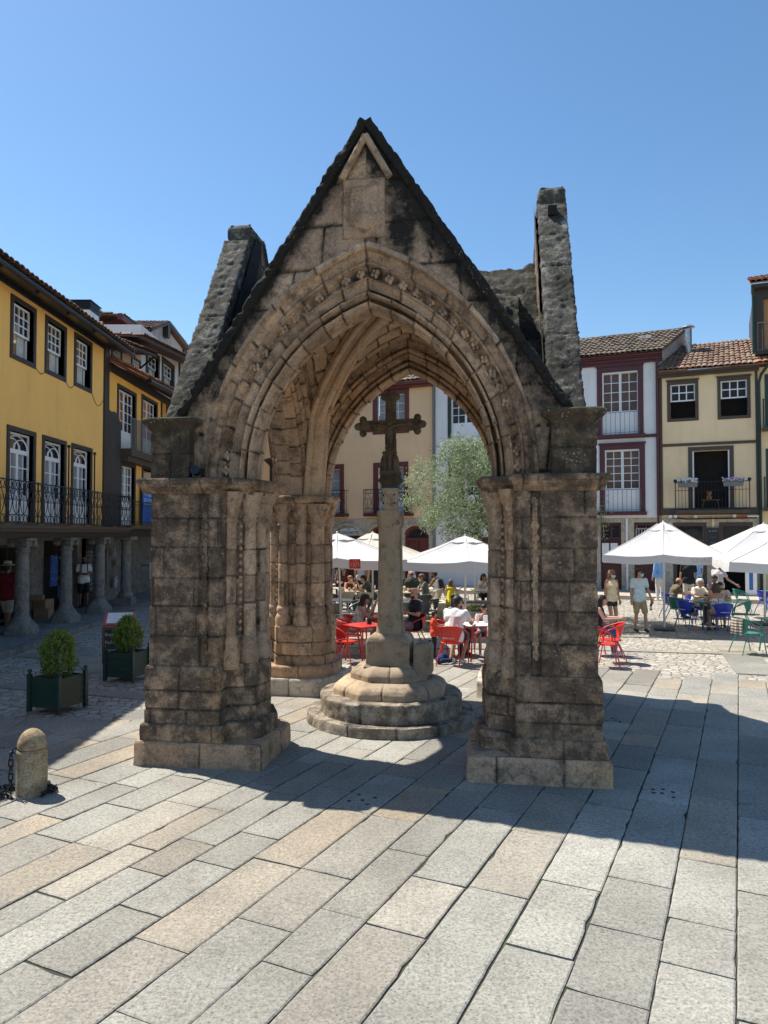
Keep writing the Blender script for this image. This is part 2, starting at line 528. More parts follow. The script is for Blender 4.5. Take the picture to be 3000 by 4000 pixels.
CEIL = mat("arcade_soffit_boards", (0.05, 0.042, 0.037), 0.8, 0.2, 5)

def glass_mat(name, col=(0.02, 0.025, 0.03), alpha=0.35, rough=0.03):
    t = NT(name)
    t.set("Base Color", col); t.set("Roughness", rough); t.set("Specular IOR Level", 0.6)
    tr = t.N.new("ShaderNodeBsdfTransparent")
    mx = t.N.new("ShaderNodeMixShader")
    mx.inputs[0].default_value = alpha
    t.L.new(tr.outputs[0], mx.inputs[1]); t.L.new(t.b.outputs[0], mx.inputs[2])
    t.L.new(mx.outputs[0], t.out.inputs[0])
    return t.m
GLASS = glass_mat("window_glass", (0.10, 0.12, 0.15), 0.22)
DRINK = glass_mat("drinking_glass", (0.8, 0.85, 0.85), 0.35)
BEER = mat("beer", (0.5, 0.25, 0.03), 0.1, 0.1)

def fabric_mat(name, col, trans=0.35):
    t = NT(name)
    c = t.mix(t.ramp(t.noise(3, 4), [(0.3, 0.0), (0.7, 1.0)]), tuple(x * 0.96 for x in col), col)
    t.set("Base Color", c); t.set("Roughness", 0.9); t.set("Specular IOR Level", 0.2)
    tr = t.N.new("ShaderNodeBsdfTranslucent")
    t.L.new(c, tr.inputs[0])
    mx = t.N.new("ShaderNodeMixShader")
    mx.inputs[0].default_value = trans
    t.L.new(t.b.outputs[0], mx.inputs[1]); t.L.new(tr.outputs[0], mx.inputs[2])
    t.L.new(mx.outputs[0], t.out.inputs[0])
    t.bump(t.math("ADD", t.noise(1.6, 3, 0.5), t.math("MULTIPLY", t.noise(7, 3, 0.5), 0.25)), 0.5, 0.08)
    return t.m
CANVAS = fabric_mat("white_canvas", (0.70, 0.69, 0.67), 0.2)
CANVAS2 = fabric_mat("cream_canvas", (0.76, 0.71, 0.62), 0.25)

def leaf_mat(name, a, b, trans=0.3):
    t = NT(name)
    tint = t.attr("tint")
    c = t.mix(t.math('ADD', tint, 0.5, True), a, b)
    t.set("Base Color", c); t.set("Roughness", 0.6); t.set("Specular IOR Level", 0.3)
    tr = t.N.new("ShaderNodeBsdfTranslucent"); t.L.new(c, tr.inputs[0])
    mx = t.N.new("ShaderNodeMixShader"); mx.inputs[0].default_value = trans
    t.L.new(t.b.outputs[0], mx.inputs[1]); t.L.new(tr.outputs[0], mx.inputs[2])
    t.L.new(mx.outputs[0], t.out.inputs[0])
    return t.m
OLIVE = leaf_mat("olive_leaves", (0.09, 0.13, 0.05), (0.40, 0.47, 0.28))
CONIFER = leaf_mat("conifer_foliage", (0.03, 0.065, 0.018), (0.22, 0.33, 0.065))
WEED = leaf_mat("weed_leaves", (0.06, 0.10, 0.03), (0.20, 0.24, 0.10))
PETALW = leaf_mat("white_petals", (0.7, 0.72, 0.7), (0.85, 0.85, 0.85))
PETALP = leaf_mat("lilac_petals", (0.55, 0.42, 0.62), (0.85, 0.78, 0.88))
BARK = mat("olive_bark", (0.13, 0.105, 0.08), 0.95, 0.35, 12, 0.8, 30, bdist=0.03)
SOIL = mat("soil", (0.06, 0.045, 0.03), 1.0, 0.3, 12, 0.6, 40)
BOLL = stone_mat("bollard_granite", (0.40, 0.335, 0.235), (0.34, 0.28, 0.20), (0.20, 0.14, 0.08), 0.35, lichen=0.1, warm=(0.42, 0.30, 0.16), speck=0.3, bump=0.6, seed=52)

def paint(name, col, rough=0.35, metal=0.0):
    return mat(name, col, rough, 0.08, 4, metal=metal)
RED = paint("red_enamel", (0.58, 0.035, 0.025)); BLUE = paint("blue_enamel", (0.020, 0.045, 0.42)); GREEN = paint("green_enamel", (0.02, 0.21, 0.17))
ALU = paint("brushed_aluminium", (0.55, 0.56, 0.58), 0.32, 0.85)
CREAMP = paint("cream_enamel", (0.66, 0.58, 0.44)); POLEW = paint("white_pole", (0.74, 0.71, 0.66))
TOPWHITE = paint("white_tabletop", (0.75, 0.76, 0.78), 0.3)
DKALU = paint("dark_metal", (0.10, 0.105, 0.11), 0.4, 0.5)
_cc = {}
def cloth(name, col, var=0.12):
    if name not in _cc:
        _cc[name] = mat(name + "_cloth", col, 0.9, var, 12, 0.2, 60)
    return _cc[name]
def print_cloth(name, a, b, scale=16):
    t = NT(name + "_cloth")
    t.set("Base Color", t.mix(t.ramp(t.voro(scale), [(0.3, 0.0), (0.42, 1.0)]), b, a)); t.set("Roughness", 0.9)
    return t.m
def stripe_cloth(name, a, b, scale=14):
    t = NT(name + "_cloth")
    n = t.N.new("ShaderNodeTexWave"); n.inputs["Scale"].default_value = scale / 6.0; n.bands_direction = 'Z'
    t.L.new(t.co, n.inputs["Vector"])
    t.set("Base Color", t.mix(t.ramp(n.outputs[1], [(0.45, 0.0), (0.55, 1.0)]), a, b)); t.set("Roughness", 0.9)
    return t.m
SKIN = mat("tanned_skin", (0.46, 0.24, 0.15), 0.55, 0.06, 14)
SKIN2 = mat("light_skin", (0.56, 0.33, 0.23), 0.55, 0.06, 14)
SKIN3 = mat("brown_skin", (0.25, 0.12, 0.07), 0.55, 0.06, 14)
HAIRD = mat("dark_hair", (0.014, 0.010, 0.008), 0.55, 0.3, 30, 0.4, 90)
HAIRB = mat("brown_hair", (0.055, 0.030, 0.017), 0.55, 0.3, 30, 0.4, 90)
HAIRF = mat("fair_hair", (0.22, 0.12, 0.055), 0.55, 0.3, 30, 0.4, 90)
HAIRW = mat("white_hair", (0.62, 0.61, 0.60), 0.6, 0.15, 30, 0.4, 90)
HAIRG = mat("grey_hair", (0.11, 0.10, 0.095), 0.6, 0.2, 30, 0.4, 90)
BLACKP = mat("black_plastic", (0.012, 0.012, 0.013), 0.35, 0.1, 8)
SHOEW = mat("white_trainers", (0.7, 0.7, 0.7), 0.6, 0.1, 20)
SHOED = mat("dark_shoes", (0.035, 0.028, 0.024), 0.6, 0.2, 20)
MASKB = cloth("pale_blue_mask", (0.42, 0.62, 0.72), 0.04)
EYE = mat("eye_dark", (0.02, 0.015, 0.012), 0.2, 0.1)
LIP = mat("lips", (0.33, 0.12, 0.09), 0.5, 0.1)
CARD = mat("cardboard", (0.30, 0.20, 0.12), 0.9, 0.12, 4)
STRAW = mat("straw", (0.62, 0.52, 0.33), 0.9, 0.12, 40, 0.4, 90)
PAPER = mat("white_paper", (0.78, 0.78, 0.78), 0.8, 0.04, 6)
SLATE = mat("slate_board", (0.02, 0.024, 0.03), 0.6, 0.2, 6)
CHALK = mat("chalk", (0.55, 0.55, 0.55), 0.9, 0.1, 20)
INK = mat("dark_lettering", (0.02, 0.02, 0.022), 0.6, 0.1, 5)

# ------------------------------------------------------------------ ground
def sheet(name, poly, z, m, kind='structure'):
    mb = MB()
    mb.add([(x, y, z) for x, y in poly], [tuple(range(len(poly)))])
    return tag(mb.build(name, m), kind=kind)

sheet("ground", [(-220, -60), (220, -60), (220, 320), (-220, 320)], -0.02, COBB)
AN = rad(25.5)
RD = np.array([math.sin(AN), math.cos(AN)]); TD = np.array([math.cos(AN), -math.sin(AN)])
def in_slabs(x, y):
    if y < -8 or abs(x) > 16: return False
    if y > 14.25 - 0.25 * (x - 4.0): return False
    if x < -3.55 and y > 9.75: return False
    if x < -5.6 and y > 8.9: return False
    return True
def slab_boxes(mb, t0, t1, r0, r1, zt, tint, och, rng, g=0.0038):
    # one dressed slab: a slightly uneven top with soft worn edges
    if rng.uniform() < .16: g = g * 2.4
    a, b, c, d = t0 + g * rng.uniform(.4, 1.3), t1 - g * rng.uniform(.4, 1.3), r0 + g * rng.uniform(.4, 1.4), r1 - g * rng.uniform(.4, 1.4)
    e = 0.010
    cor = [(a, c), (b, c), (b, d), (a, d)]
    dz = rng.normal(0, 0.0012, 4) + rng.normal(0, 0.0015)
    O = []; Z = []
    for k in range(4):
        p = np.array(cor[k]); q = np.array(cor[(k + 1) % 4]); L = np.linalg.norm(q - p); m = max(3, int(L / 0.11))
        nn = np.array([-(q - p)[1], (q - p)[0]]) / L
        for i in range(m):
            f = i / m
            off = abs(rng.normal(0, 0.0022)) + (abs(rng.normal(0, 0.010)) if rng.uniform() < 0.07 else 0)
            if i == 0: off += abs(rng.normal(0, 0.005))
            O.append(p + (q - p) * f + nn * off); Z.append(dz[k] * (1 - f) + dz[(k + 1) % 4] * f)
    O = np.array(O); Z = np.array(Z); n = len(O); ctr = O.mean(0)
    dv = ctr - O; dv = np.sign(dv) * np.minimum(np.abs(dv), e)
    rings = [(O + dv, zt + Z), (O, zt + Z - 0.006), (O, np.full(n, zt - 0.05))]
    V = [tuple(TD * u[0] + RD * u[1]) + (z,) for P_, Zz in rings for u, z in zip(P_, Zz)]
    F = [tuple(range(n))]
    for r_ in range(2):
        for k in range(n):
            k2 = (k + 1) % n
            F.append((r_ * n + n + k, r_ * n + n + k2, r_ * n + k2, r_ * n + k))
    mb.add(V, F, 0, {"tint": [tint] * len(V), "ochre": [och] * len(V)})
TB = [-4.67, -4.35, -3.98, -3.57, -3.12, -2.67, -2.30, -1.85, -1.385, -0.94, -0.475, -0.05]
KNOWN = {2: [3.23], 0: [3.89], 3: [3.73, 5.04], 4: [4.22, 5.04], 5: [3.86], 6: [4.52], 7: [5.32], 8: [4.68, 5.65], 9: [4.38, 5.16, 5.92], 10: [4.9, 5.48]}
rng = np.random.default_rng(5)
ts = list(TB)
while ts[0] > -26: ts.insert(0, ts[0] - rng.choice([0.36, 0.40, 0.44, 0.47]))
while ts[-1] < 16: ts.append(ts[-1] + rng.choice([0.40, 0.44, 0.47, 0.5]))
i0 = ts.index(TB[0])
slab = MB()
for i in range(len(ts) - 1):
    cuts = []
    kn = KNOWN.get(i - i0, [])
    r = -14 + rng.uniform(0, 1)
    while r < 26:
        cuts.append(r); r += rng.choice([0.62, 0.8, 0.95, 1.1, 1.3, 1.6])
    if kn:
        cuts = [c for c in cuts if c < kn[0] - 0.7 or c > kn[-1] + 0.7] + kn
        cuts.sort()
    for c, d in zip(cuts[:-1], cuts[1:]):
        mid = TD * (ts[i] + ts[i + 1]) / 2 + RD * (c + d) / 2
        if not in_slabs(*mid): continue
        u = rng.uniform()
        och = rng.uniform(0.4, 0.85) if u < 0.13 else (rng.uniform(0.12, 0.35) if u < 0.4 else rng.uniform(0, 0.08))
        slab_boxes(slab, ts[i], ts[i + 1], c, d, 0.0, rng.normal(0.0, 0.27), och, rng)
tag(slab.build("paving", PAVE), kind='structure')
sheet("paving_bed", [(-16, -8), (16, -8), (16, 10.4), (4, 13.4), (-2.9, 15.0), (-2.9, 9.0), (-5.0, 8.6), (-16, 8.0)], -0.014, JOINT)
mb = MB()
for (x, y) in [(-0.34, 7.34), (-0.25, 7.52), (-0.09, 7.43), (-0.21, 7.36), (-0.16, 7.25), (2.74, 7.67), (2.71, 7.57), (2.84, 7.67), (2.79, 7.56), (2.91, 7.59), (2.86, 7.44), (3.09, 10.45), (3.22, 10.6), (3.27, 10.41), (3.24, 10.5)]: mb.lathe([(.021, -.02), (.021, .0045)], 10, (x, y, 0))
tag(mb.build("dark_drain_discs", JOINT), kind='structure')  # dark raised discs, with the shade of drilled holes in their colour
# slab strips that cross the cobbles
def strip(p, q, w, seed):
    mb = MB(); rg = np.random.default_rng(seed)
    p = np.array(p, float); q = np.array(q, float); L = np.linalg.norm(q - p); d = (q - p) / L; nn = np.array([-d[1], d[0]])
    s = 0.0
    while s < L:
        l = rg.uniform(0.8, 1.6)
        a, b = s + 0.006, min(s + l, L) - 0.006
        if b > a:
            c = [p + d * a - nn * w / 2, p + d * b - nn * w / 2, p + d * b + nn * w / 2, p + d * a + nn * w / 2]
            k = rg.normal(0, 0.2); o = rg.choice([0, 0, 0.2, 0.5])
            z = rg.normal(0, 0.002)
            V = [(x[0], x[1], z) for x in c] + [(x[0], x[1], -0.05) for x in c]
            mb.add(V, [(0, 1, 2, 3)] + [(4 + j, 4 + (j + 1) % 4, (j + 1) % 4, j) for j in range(4)], 0, {"tint": [k] * 8, "ochre": [o] * 8})
        s += l
    tag(mb.build("paving_strip", PAVE), kind='structure')
strip((-8.4, 10.35), (-3.55, 9.2 + 0.95), 0.75, 1)
strip((-8.5, 13.6), (-3.3, 11.9), 0.42, 2)
strip((-7.9, 18.3), (-5.3, 14.2), 0.55, 3)
strip((-7.8, 16.2), (-4.2, 15.0), 0.5, 4)
strip((9.15, 20.5), (6.95, 13.9), 0.75, 5)
strip((3.5, 17.2), (8.1, 16.3), 0.32, 6)
strip((3.7, 19.6), (9.0, 18.6), 0.32, 7)
strip((-3.0, 17.6), (3.0, 17.2), 0.5, 8)
strip((0.6, 20.0), (1.9, 24.4), 0.9, 9)

# raised pavement in front of the far facades and under the left arcade
FD = np.array([0.912, -0.410]); FN = np.array([-0.410, -0.912])
FA = np.array([10.3, 33.3])
def fp(s, out=0.0):
    return FA + FD * s + FN * out
mb = MB()
poly = [fp(-20, 3.3), fp(12, 3.3), fp(12, -0.5), fp(-20, -0.5)]
mb.prism([tuple(p) for p in poly], -0.1, 0.13)
tag(mb.build("far_pavement", STONE_LITE), kind='structure')
mb = MB()
mb.prism([(-8.1, 2), (-8.1, 17.0), (-8.3, 22.5), (-8.75, 27.0), (-8.9, 44), (-11.6, 44), (-11.6, 2)], -0.1, 0.10)
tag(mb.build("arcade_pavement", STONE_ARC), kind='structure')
mb = MB()
kp = [(-8.1, 2), (-8.1, 17.0), (-8.3, 22.5), (-8.75, 27.0), (-8.9, 44)]
for (a, b) in zip(kp[:-1], kp[1:]):
    a = np.array(a, float); b = np.array(b, float); L = np.linalg.norm(b - a); n = int(L / 1.1) + 1
    dd = (b - a) / L; nn = np.array([dd[1], -dd[0]])
    for i in range(n):
        p = a + dd * (L * i / n + 0.006); q = a + dd * (L * (i + 1) / n - 0.006)
        mb.prism([tuple(p - nn * 0.1), tuple(p + nn * 0.12), tuple(q + nn * 0.12), tuple(q - nn * 0.1)], -0.1, 0.115 + random.uniform(-.003, .003))
tag(mb.build("kerb", STONE_ARC, bevel=0.012), kind='structure')

# ------------------------------------------------------------------ the gothic stone canopy
MROT = rad(-8.72)
MON = thing("stone_canopy", "medieval gothic stone canopy with four pointed arches, steep gables and dark lichen crust", "monument", (0.153, 10.654, 0), MROT)

def resample(poly, ds, closed=True):
    P = np.array(poly, float)
    if closed: P = np.concatenate([P, P[:1]])
    out = []
    for a, b in zip(P[:-1], P[1:]):
        n = max(1, int(round(np.linalg.norm(b - a) / ds)))
        for i in range(n):
            out.append(a + (b - a) * i / n)
    if not closed: out.append(P[-1])
    return np.array(out)

def smooth_closed(P, it=1):
    for _ in range(it):
        P = 0.25 * np.roll(P, 1, 0) + 0.5 * P + 0.25 * np.roll(P, -1, 0)
    return P

def outline_normals(P):
    T = np.roll(P, -1, 0) - np.roll(P, 1, 0)
    N = np.stack([T[:, 1], -T[:, 0]], 1)
    N /= np.maximum(np.linalg.norm(N, axis=1), 1e-9)[:, None]
    return N

def loft(mb, poly, courses, ds=0.018, dz=0.019, prof=None, amp=0.008, groove=0.014, seed=0, blk=(0.38, 0.62), sm=1, gw=0.0095, dirt=0.0, caps=True, big=0.005, radial=None):
    """Stack of stone courses with outline poly (counter-clockwise): joints are grooves in the mesh."""
    P = smooth_closed(resample(poly, ds), sm)
    N = outline_normals(P)
    L = np.concatenate([[0], np.cumsum(np.linalg.norm(np.diff(np.concatenate([P, P[:1]]), axis=0), axis=1))])
    tot = L[-1]; L = L[:-1]
    rg = np.random.default_rng(seed + 100)
    zs = []
    for a, b in zip(courses[:-1], courses[1:]):
        n = max(2, int(round((b - a) / dz)))
        zs += [a + (b - a) * (i / n) for i in range(n)]
    zs.append(courses[-1])
    zs = np.array(zs)
    k, n = len(zs), len(P)
    off = np.zeros(k) if prof is None else np.interp(zs, [q[0] for q in prof], [q[1] for q in prof])
    V = np.zeros((k, n, 3))
    V[:, :, :2] = P[None] + N[None] * off[:, None, None] if radial is None else P[None] * (1 + off / radial)[:, None, None]
    V[:, :, 2] = zs[:, None]
    Q = V + seed * 3.1
    d = amp * fbm(Q, 9.0, 3, seed) + big * fbm(Q, 2.2, 2, seed + 5)
    # worn pits
    pit = fbm(Q, 20.0, 2, seed + 9)
    d -= 0.010 * np.clip(pit - 0.35, 0, 1) * 2
    g = np.zeros((k, n)); tint = np.zeros((k, n))
    for ci, (a, b) in enumerate(zip(courses[:-1], courses[1:])):
        rows = (zs >= a - 1e-6) & (zs <= b + 1e-6)
        js = [rg.uniform(0, 0.5)]
        while js[-1] < tot - blk[0]: js.append(js[-1] + rg.uniform(*blk))
        js = np.array(js)
        idx = np.searchsorted(js, L)
        tn = rg.normal(0, 0.2, len(js) + 2)
        tn[-1] = tn[0]
        mid = (zs >= a - 1e-6) & (zs < b - 1e-6)
        tint[mid] = tn[idx][None]
        dist = np.min(np.abs(L[None] - js[:, None]), 0)
        gv = np.exp(-(dist / gw) ** 2)
        g[rows] = np.maximum(g[rows], gv[None])
        st = rg.normal(0, 0.004, len(js) + 2)[idx]
        d[mid] += st[None]
    inner = courses[1:-1]
    for z in inner:
        g = np.maximum(g, np.exp(-((zs - z) / gw) ** 2)[:, None])
    V[:, :, :2] += N[None] * (d - groove * g)[:, :, None]
    dr = np.full((k, n), 0.0) + (dirt(V) if callable(dirt) else dirt)
    dr = np.maximum(dr, 0.52 * g)
    k0 = mb.n
    mb.grid(V, wrap=True, attrs={"tint": tint, "dirt": dr})
    if caps:
        c = V[-1].mean(0)
        mb.F.append(tuple(k0 + (k - 1) * n + j for j in range(n))) if not mb.flip else mb.F.append(tuple(k0 + (k - 1) * n + j for j in reversed(range(n))))
        mb.fm.append(0)
    return mb

def grid_normals(P):
    du = np.gradient(P, axis=0); dv = np.gradient(P, axis=1)
    N = np.cross(du, dv)
    return N / np.maximum(np.linalg.norm(N, axis=2), 1e-9)[..., None]

ZS = 3.25                                   # springing height
def arc(t, s, dh=0.0):
    """order t (0 inner .. 1 hood), s 0 at springing .. 1 at the crown -> x, z (right half)"""
    w = 1.40 + 0.48 * t; h = 1.96 + dh + (0.67 - dh) * t
    c = (h * h - w * w) / (2 * w); R = w + c
    th = np.arctan2(h, c) * s
    return -c + R * np.cos(th), ZS + R * np.sin(th)

# ---- piers (quadrant outline in |x|,|y|; mirrored into place)
CORE = [(2.49, 1.66), (2.49, 1.79), (2.44, 1.80), (2.44, 1.90), (2.49, 1.91), (2.49, 2.49), (1.91, 2.49), (1.90, 2.44), (1.80, 2.44), (1.79, 2.49), (1.66, 2.49),
        (1.61, 2.30), (1.50, 2.17), (1.47, 1.60), (1.60, 1.47), (2.17, 1.50), (2.30, 1.61)]
BASE = [(2.53, 1.63), (2.53, 2.53), (1.63, 2.53), (1.63, 2.30), (1.33, 2.16), (1.27, 1.78), (1.40, 1.40), (1.78, 1.27), (2.16, 1.33), (2.30, 1.63)]
FOOT = [(2.56, 1.58), (2.56, 2.56), (1.58, 2.56), (1.58, 2.40), (1.25, 2.27), (1.19, 1.74), (1.36, 1.36), (1.74, 1.19), (2.27, 1.25), (2.40, 1.58)]
PLINTH = [(2.61, 1.13), (2.61, 2.61), (1.13, 2.61), (1.11, 1.50), (1.30, 1.30), (1.50, 1.11)]
IMPOST = [(2.60, 1.60), (2.60, 2.60), (1.60, 2.60), (1.60, 2.36), (1.30, 2.27), (1.22, 1.74), (1.40, 1.40), (1.74, 1.22), (2.27, 1.30), (2.36, 1.60)]
BLOCK = [(2.50, 2.02), (2.50, 2.50), (2.02, 2.50), (2.02, 2.02)]
COLS = [(1.615, 2.27, .078), (1.455, 2.07, .082), (1.43, 1.76, .088), (1.50, 1.50, .115), (1.76, 1.43, .088), (2.07, 1.455, .082), (2.27, 1.615, .078)]
for qi, (sx, sy) in enumerate([(-1, -1), (1, -1), (-1, 1), (1, 1)]):
    T = Matrix.Diagonal((sx, sy, 1, 1))
    def nb():
        m = MB(T); m.flip = (sx * sy < 0)
        return m
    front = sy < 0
    S = 11 * qi
    mb = nb(); loft(mb, CORE, [1.09, 1.44, 1.78, 2.1, 2.45, 2.78, 3.10], seed=S + 1, groove=0.011, dirt=lambda V: 0.10 + 0.25 * np.clip(vnoise(V, 1.1, 77) , 0, 1))
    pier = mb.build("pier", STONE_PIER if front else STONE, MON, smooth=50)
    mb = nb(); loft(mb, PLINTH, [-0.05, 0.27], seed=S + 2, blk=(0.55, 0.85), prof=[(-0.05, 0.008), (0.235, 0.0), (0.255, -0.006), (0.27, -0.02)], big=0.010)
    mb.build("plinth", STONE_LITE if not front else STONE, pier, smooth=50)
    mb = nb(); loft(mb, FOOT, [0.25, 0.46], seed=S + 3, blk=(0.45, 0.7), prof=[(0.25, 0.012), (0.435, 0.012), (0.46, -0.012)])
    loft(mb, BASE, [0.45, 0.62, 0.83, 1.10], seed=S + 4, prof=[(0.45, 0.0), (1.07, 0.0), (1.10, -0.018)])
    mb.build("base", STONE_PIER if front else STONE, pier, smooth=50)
    for ci, (cx, cy, r) in enumerate(COLS):
        cp = [(cx + r * math.cos(a), cy + r * math.sin(a)) for a in np.arange(14) * 2 * PI / 14]
        mb = nb()
        loft(mb, cp, [1.05, 1.42], ds=r * 0.45, prof=[(1.05, 0.035), (1.16, 0.045), (1.24, 0.04), (1.30, 0.012), (1.34, 0.028), (1.38, 0.022), (1.42, 0.0)], amp=0.004, big=0.003, sm=0, seed=S + ci, blk=(5, 6), caps=False)
        loft(mb, cp, [1.42, 1.80, 2.12, 2.42, 2.76], ds=r * 0.45, amp=0.003, big=0.004, sm=0, seed=S + ci + 1, groove=0.006, blk=(5, 6), caps=False)
        mb.build("column", STONE, pier, smooth=50)
        mb = nb()
        cz = np.linspace(2.74, 3.09, 15)
        P = []
        a = np.arange(22) * 2 * PI / 22
        for z in cz:
            f = (z - 2.74) / 0.35
            rr = r * (1.0 + 0.9 * f ** 1.8) + (0.018 if f < 0.1 else 0)
            leaf = 0.022 * np.clip(np.sin(4 * a + 1.2 * math.sin(z * 30) + ci), -0.3, 1) * math.sin(PI * min(1, f * 1.1)) * (1 if f > 0.15 else 0)
            rr = rr + leaf + (0.02 * np.sin(8 * a) if f > 0.7 else 0)
            P.append(np.stack([cx + rr * np.cos(a), cy + rr * np.sin(a), np.full(22, z)], 1))
        P = np.array(P)
        P += (0.007 * fbm(P * 1.0 + S, 26, 2, ci))[..., None]
        mb.grid(P, wrap=True)
        mb.build("capital", STONE, pier, smooth=40)
    mb = nb(); loft(mb, IMPOST, [3.06, 3.235], seed=S + 6, dz=0.015, blk=(0.6, 0.9), amp=0.006, prof=[(3.06, -0.085), (3.10, -0.06), (3.125, -0.02), (3.14, 0.0), (3.17, 0.0), (3.175, 0.022), (3.215, 0.025), (3.235, 0.008)],
                    dirt=lambda V: 0.25 * np.clip((V[..., 2] - 3.15) * 12, 0, 1))
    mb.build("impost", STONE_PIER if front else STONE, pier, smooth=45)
    mb = nb(); loft(mb, BLOCK, [3.22, 3.52, 3.80], seed=S + 7, blk=(0.3, 0.5), dirt=0.22)
    loft(mb, BLOCK, [3.79, 3.93], seed=S + 8, dz=0.015, blk=(0.9, 1.2), prof=[(3.79, -0.005), (3.82, 0.02), (3.86, 0.07), (3.885, 0.10), (3.92, 0.10), (3.93, 0.085)], dirt=0.05)
    mb.build("corner_block", STONE_DARK, pier, smooth=45)
    # carved rosette strips in the two outer faces, and bead strips between the jamb columns
    for face in (0, 1):
        mb = nb()
        z = 1.32; kk = 0
        while z < 3.0:
            if kk % 7 not in (2, 5):
                for pet in range(5):
                    an = pet * 2 * PI / 5 + kk
                    c = (1.85 + 0.024 * math.cos(an), 2.438 + 0.012 * math.sin(kk * 5.1 + pet), z + 0.034 * math.sin(an))
                    if face: c = (c[1], c[0], c[2])
                    mb.ball(c, 0.024 + 0.007 * math.sin(kk * 2.3 + pet * 1.9), 6, s=(1, 1, 1.3))
                c = (1.85, 2.452, z)
                if face: c = (c[1], c[0], c[2])
                mb.ball(c, 0.017, 6)
            z += 0.125 + 0.012 * math.sin(kk * 3.3); kk += 1
        bx_ = ((1.85, 2.436, 2.16), (.05, .016, 1.75)) if not face else ((2.436, 1.85, 2.16), (.016, .05, 1.75))
        mb.box(*bx_)
        mb.build("rosette_strip", STONE_PIER if front and sx < 0 else STONE, pier, smooth=60)
        mb = nb()
        z = 1.5
        while z < 2.7:
            c = (1.515, 2.19, z)
            if face: c = (c[1], c[0], c[2])
            mb.ball(c, 0.026, 8)
            z += 0.085
        mb.build("bead_strip", STONE, pier, smooth=60)

# ---- arches
PROF = [(1.05, 0.02), (1.03, -0.035), (0.95, -0.045), (0.93, -0.01), (0.905, 0.03), (0.88, 0.035), (0.75, 0.085), (0.735, 0.055), (0.70, 0.05), (0.685, 0.08), (0.66, 0.14), (0.57, 0.165), (0.50, 0.15),
        (0.485, 0.10), (0.46, 0.095), (0.445, 0.125), (0.30, 0.17), (0.295, 0.27), (0.275, 0.27), (0.27, 0.15), (0.245, 0.10), (0.21, 0.105), (0.185, 0.16), (0.175, 0.30), (0.15, 0.33), (0.135, 0.30), (0.13, 0.22), (0.10, 0.17), (0.055, 0.18), (0.02, 0.24), (0.0, 0.33),
        (0.0, 0.50), (0.02, 0.57), (0.06, 0.60), (0.10, 0.59), (0.12, 0.54), (0.15, 0.53), (0.17, 0.60), (0.21, 0.65), (0.25, 0.64), (0.28, 0.58), (0.30, 0.58), (0.32, 0.67), (0.48, 0.70), (0.50, 0.66), (0.52, 0.66), (0.54, 0.74), (0.58, 0.78), (0.63, 0.77), (0.655, 0.70), (0.67, 0.70), (0.69, 0.77), (0.80, 0.78), (0.95, 0.80)]
def prof_resample(pr, ds=0.02):
    P = np.array(pr, float); out = []
    for a, b in zip(P[:-1], P[1:]):
        n = max(1, int(round(math.hypot((b - a)[0] * 0.7, (b - a)[1]) / ds)))
        for i in range(n): out.append(a + (b - a) * i / n)
    out.append(P[-1])
    return np.array(out)
PR = prof_resample(PROF)
def joint_s(n, sub=8, e=0.0035):
    s = []; g = []
    for i in range(n):
        a, b = i / n, (i + 1) / n
        s += [a, a + e] + [a + e + (b - a - 2 * e) * (j + 0.5) / sub for j in range(sub)] + [b - e]
        g += [1, 0.35] + [0] * sub + [0.35]
    return np.array(s + [1.0]), np.array(g + [1.0])
GEDGE = [(2.22, 3.25), (2.20, 3.95), (1.84, 4.49), (1.48, 5.03), (1.12, 5.58), (0.76, 6.12), (0.38, 6.69), (0.0, 7.26)]
def gable_edge(s):
    k = np.linspace(0, 1, len(GEDGE)); E = np.array(GEDGE)
    k = np.array([0, 0.16, 0.30, 0.44, 0.58, 0.72, 0.86, 1.0])
    return np.interp(s, k, E[:, 0]), np.interp(s, k, E[:, 1])
AR = {0: ("front", 0.0), 1: ("right", PI / 2), 2: ("back", PI), 3: ("left", -PI / 2)}
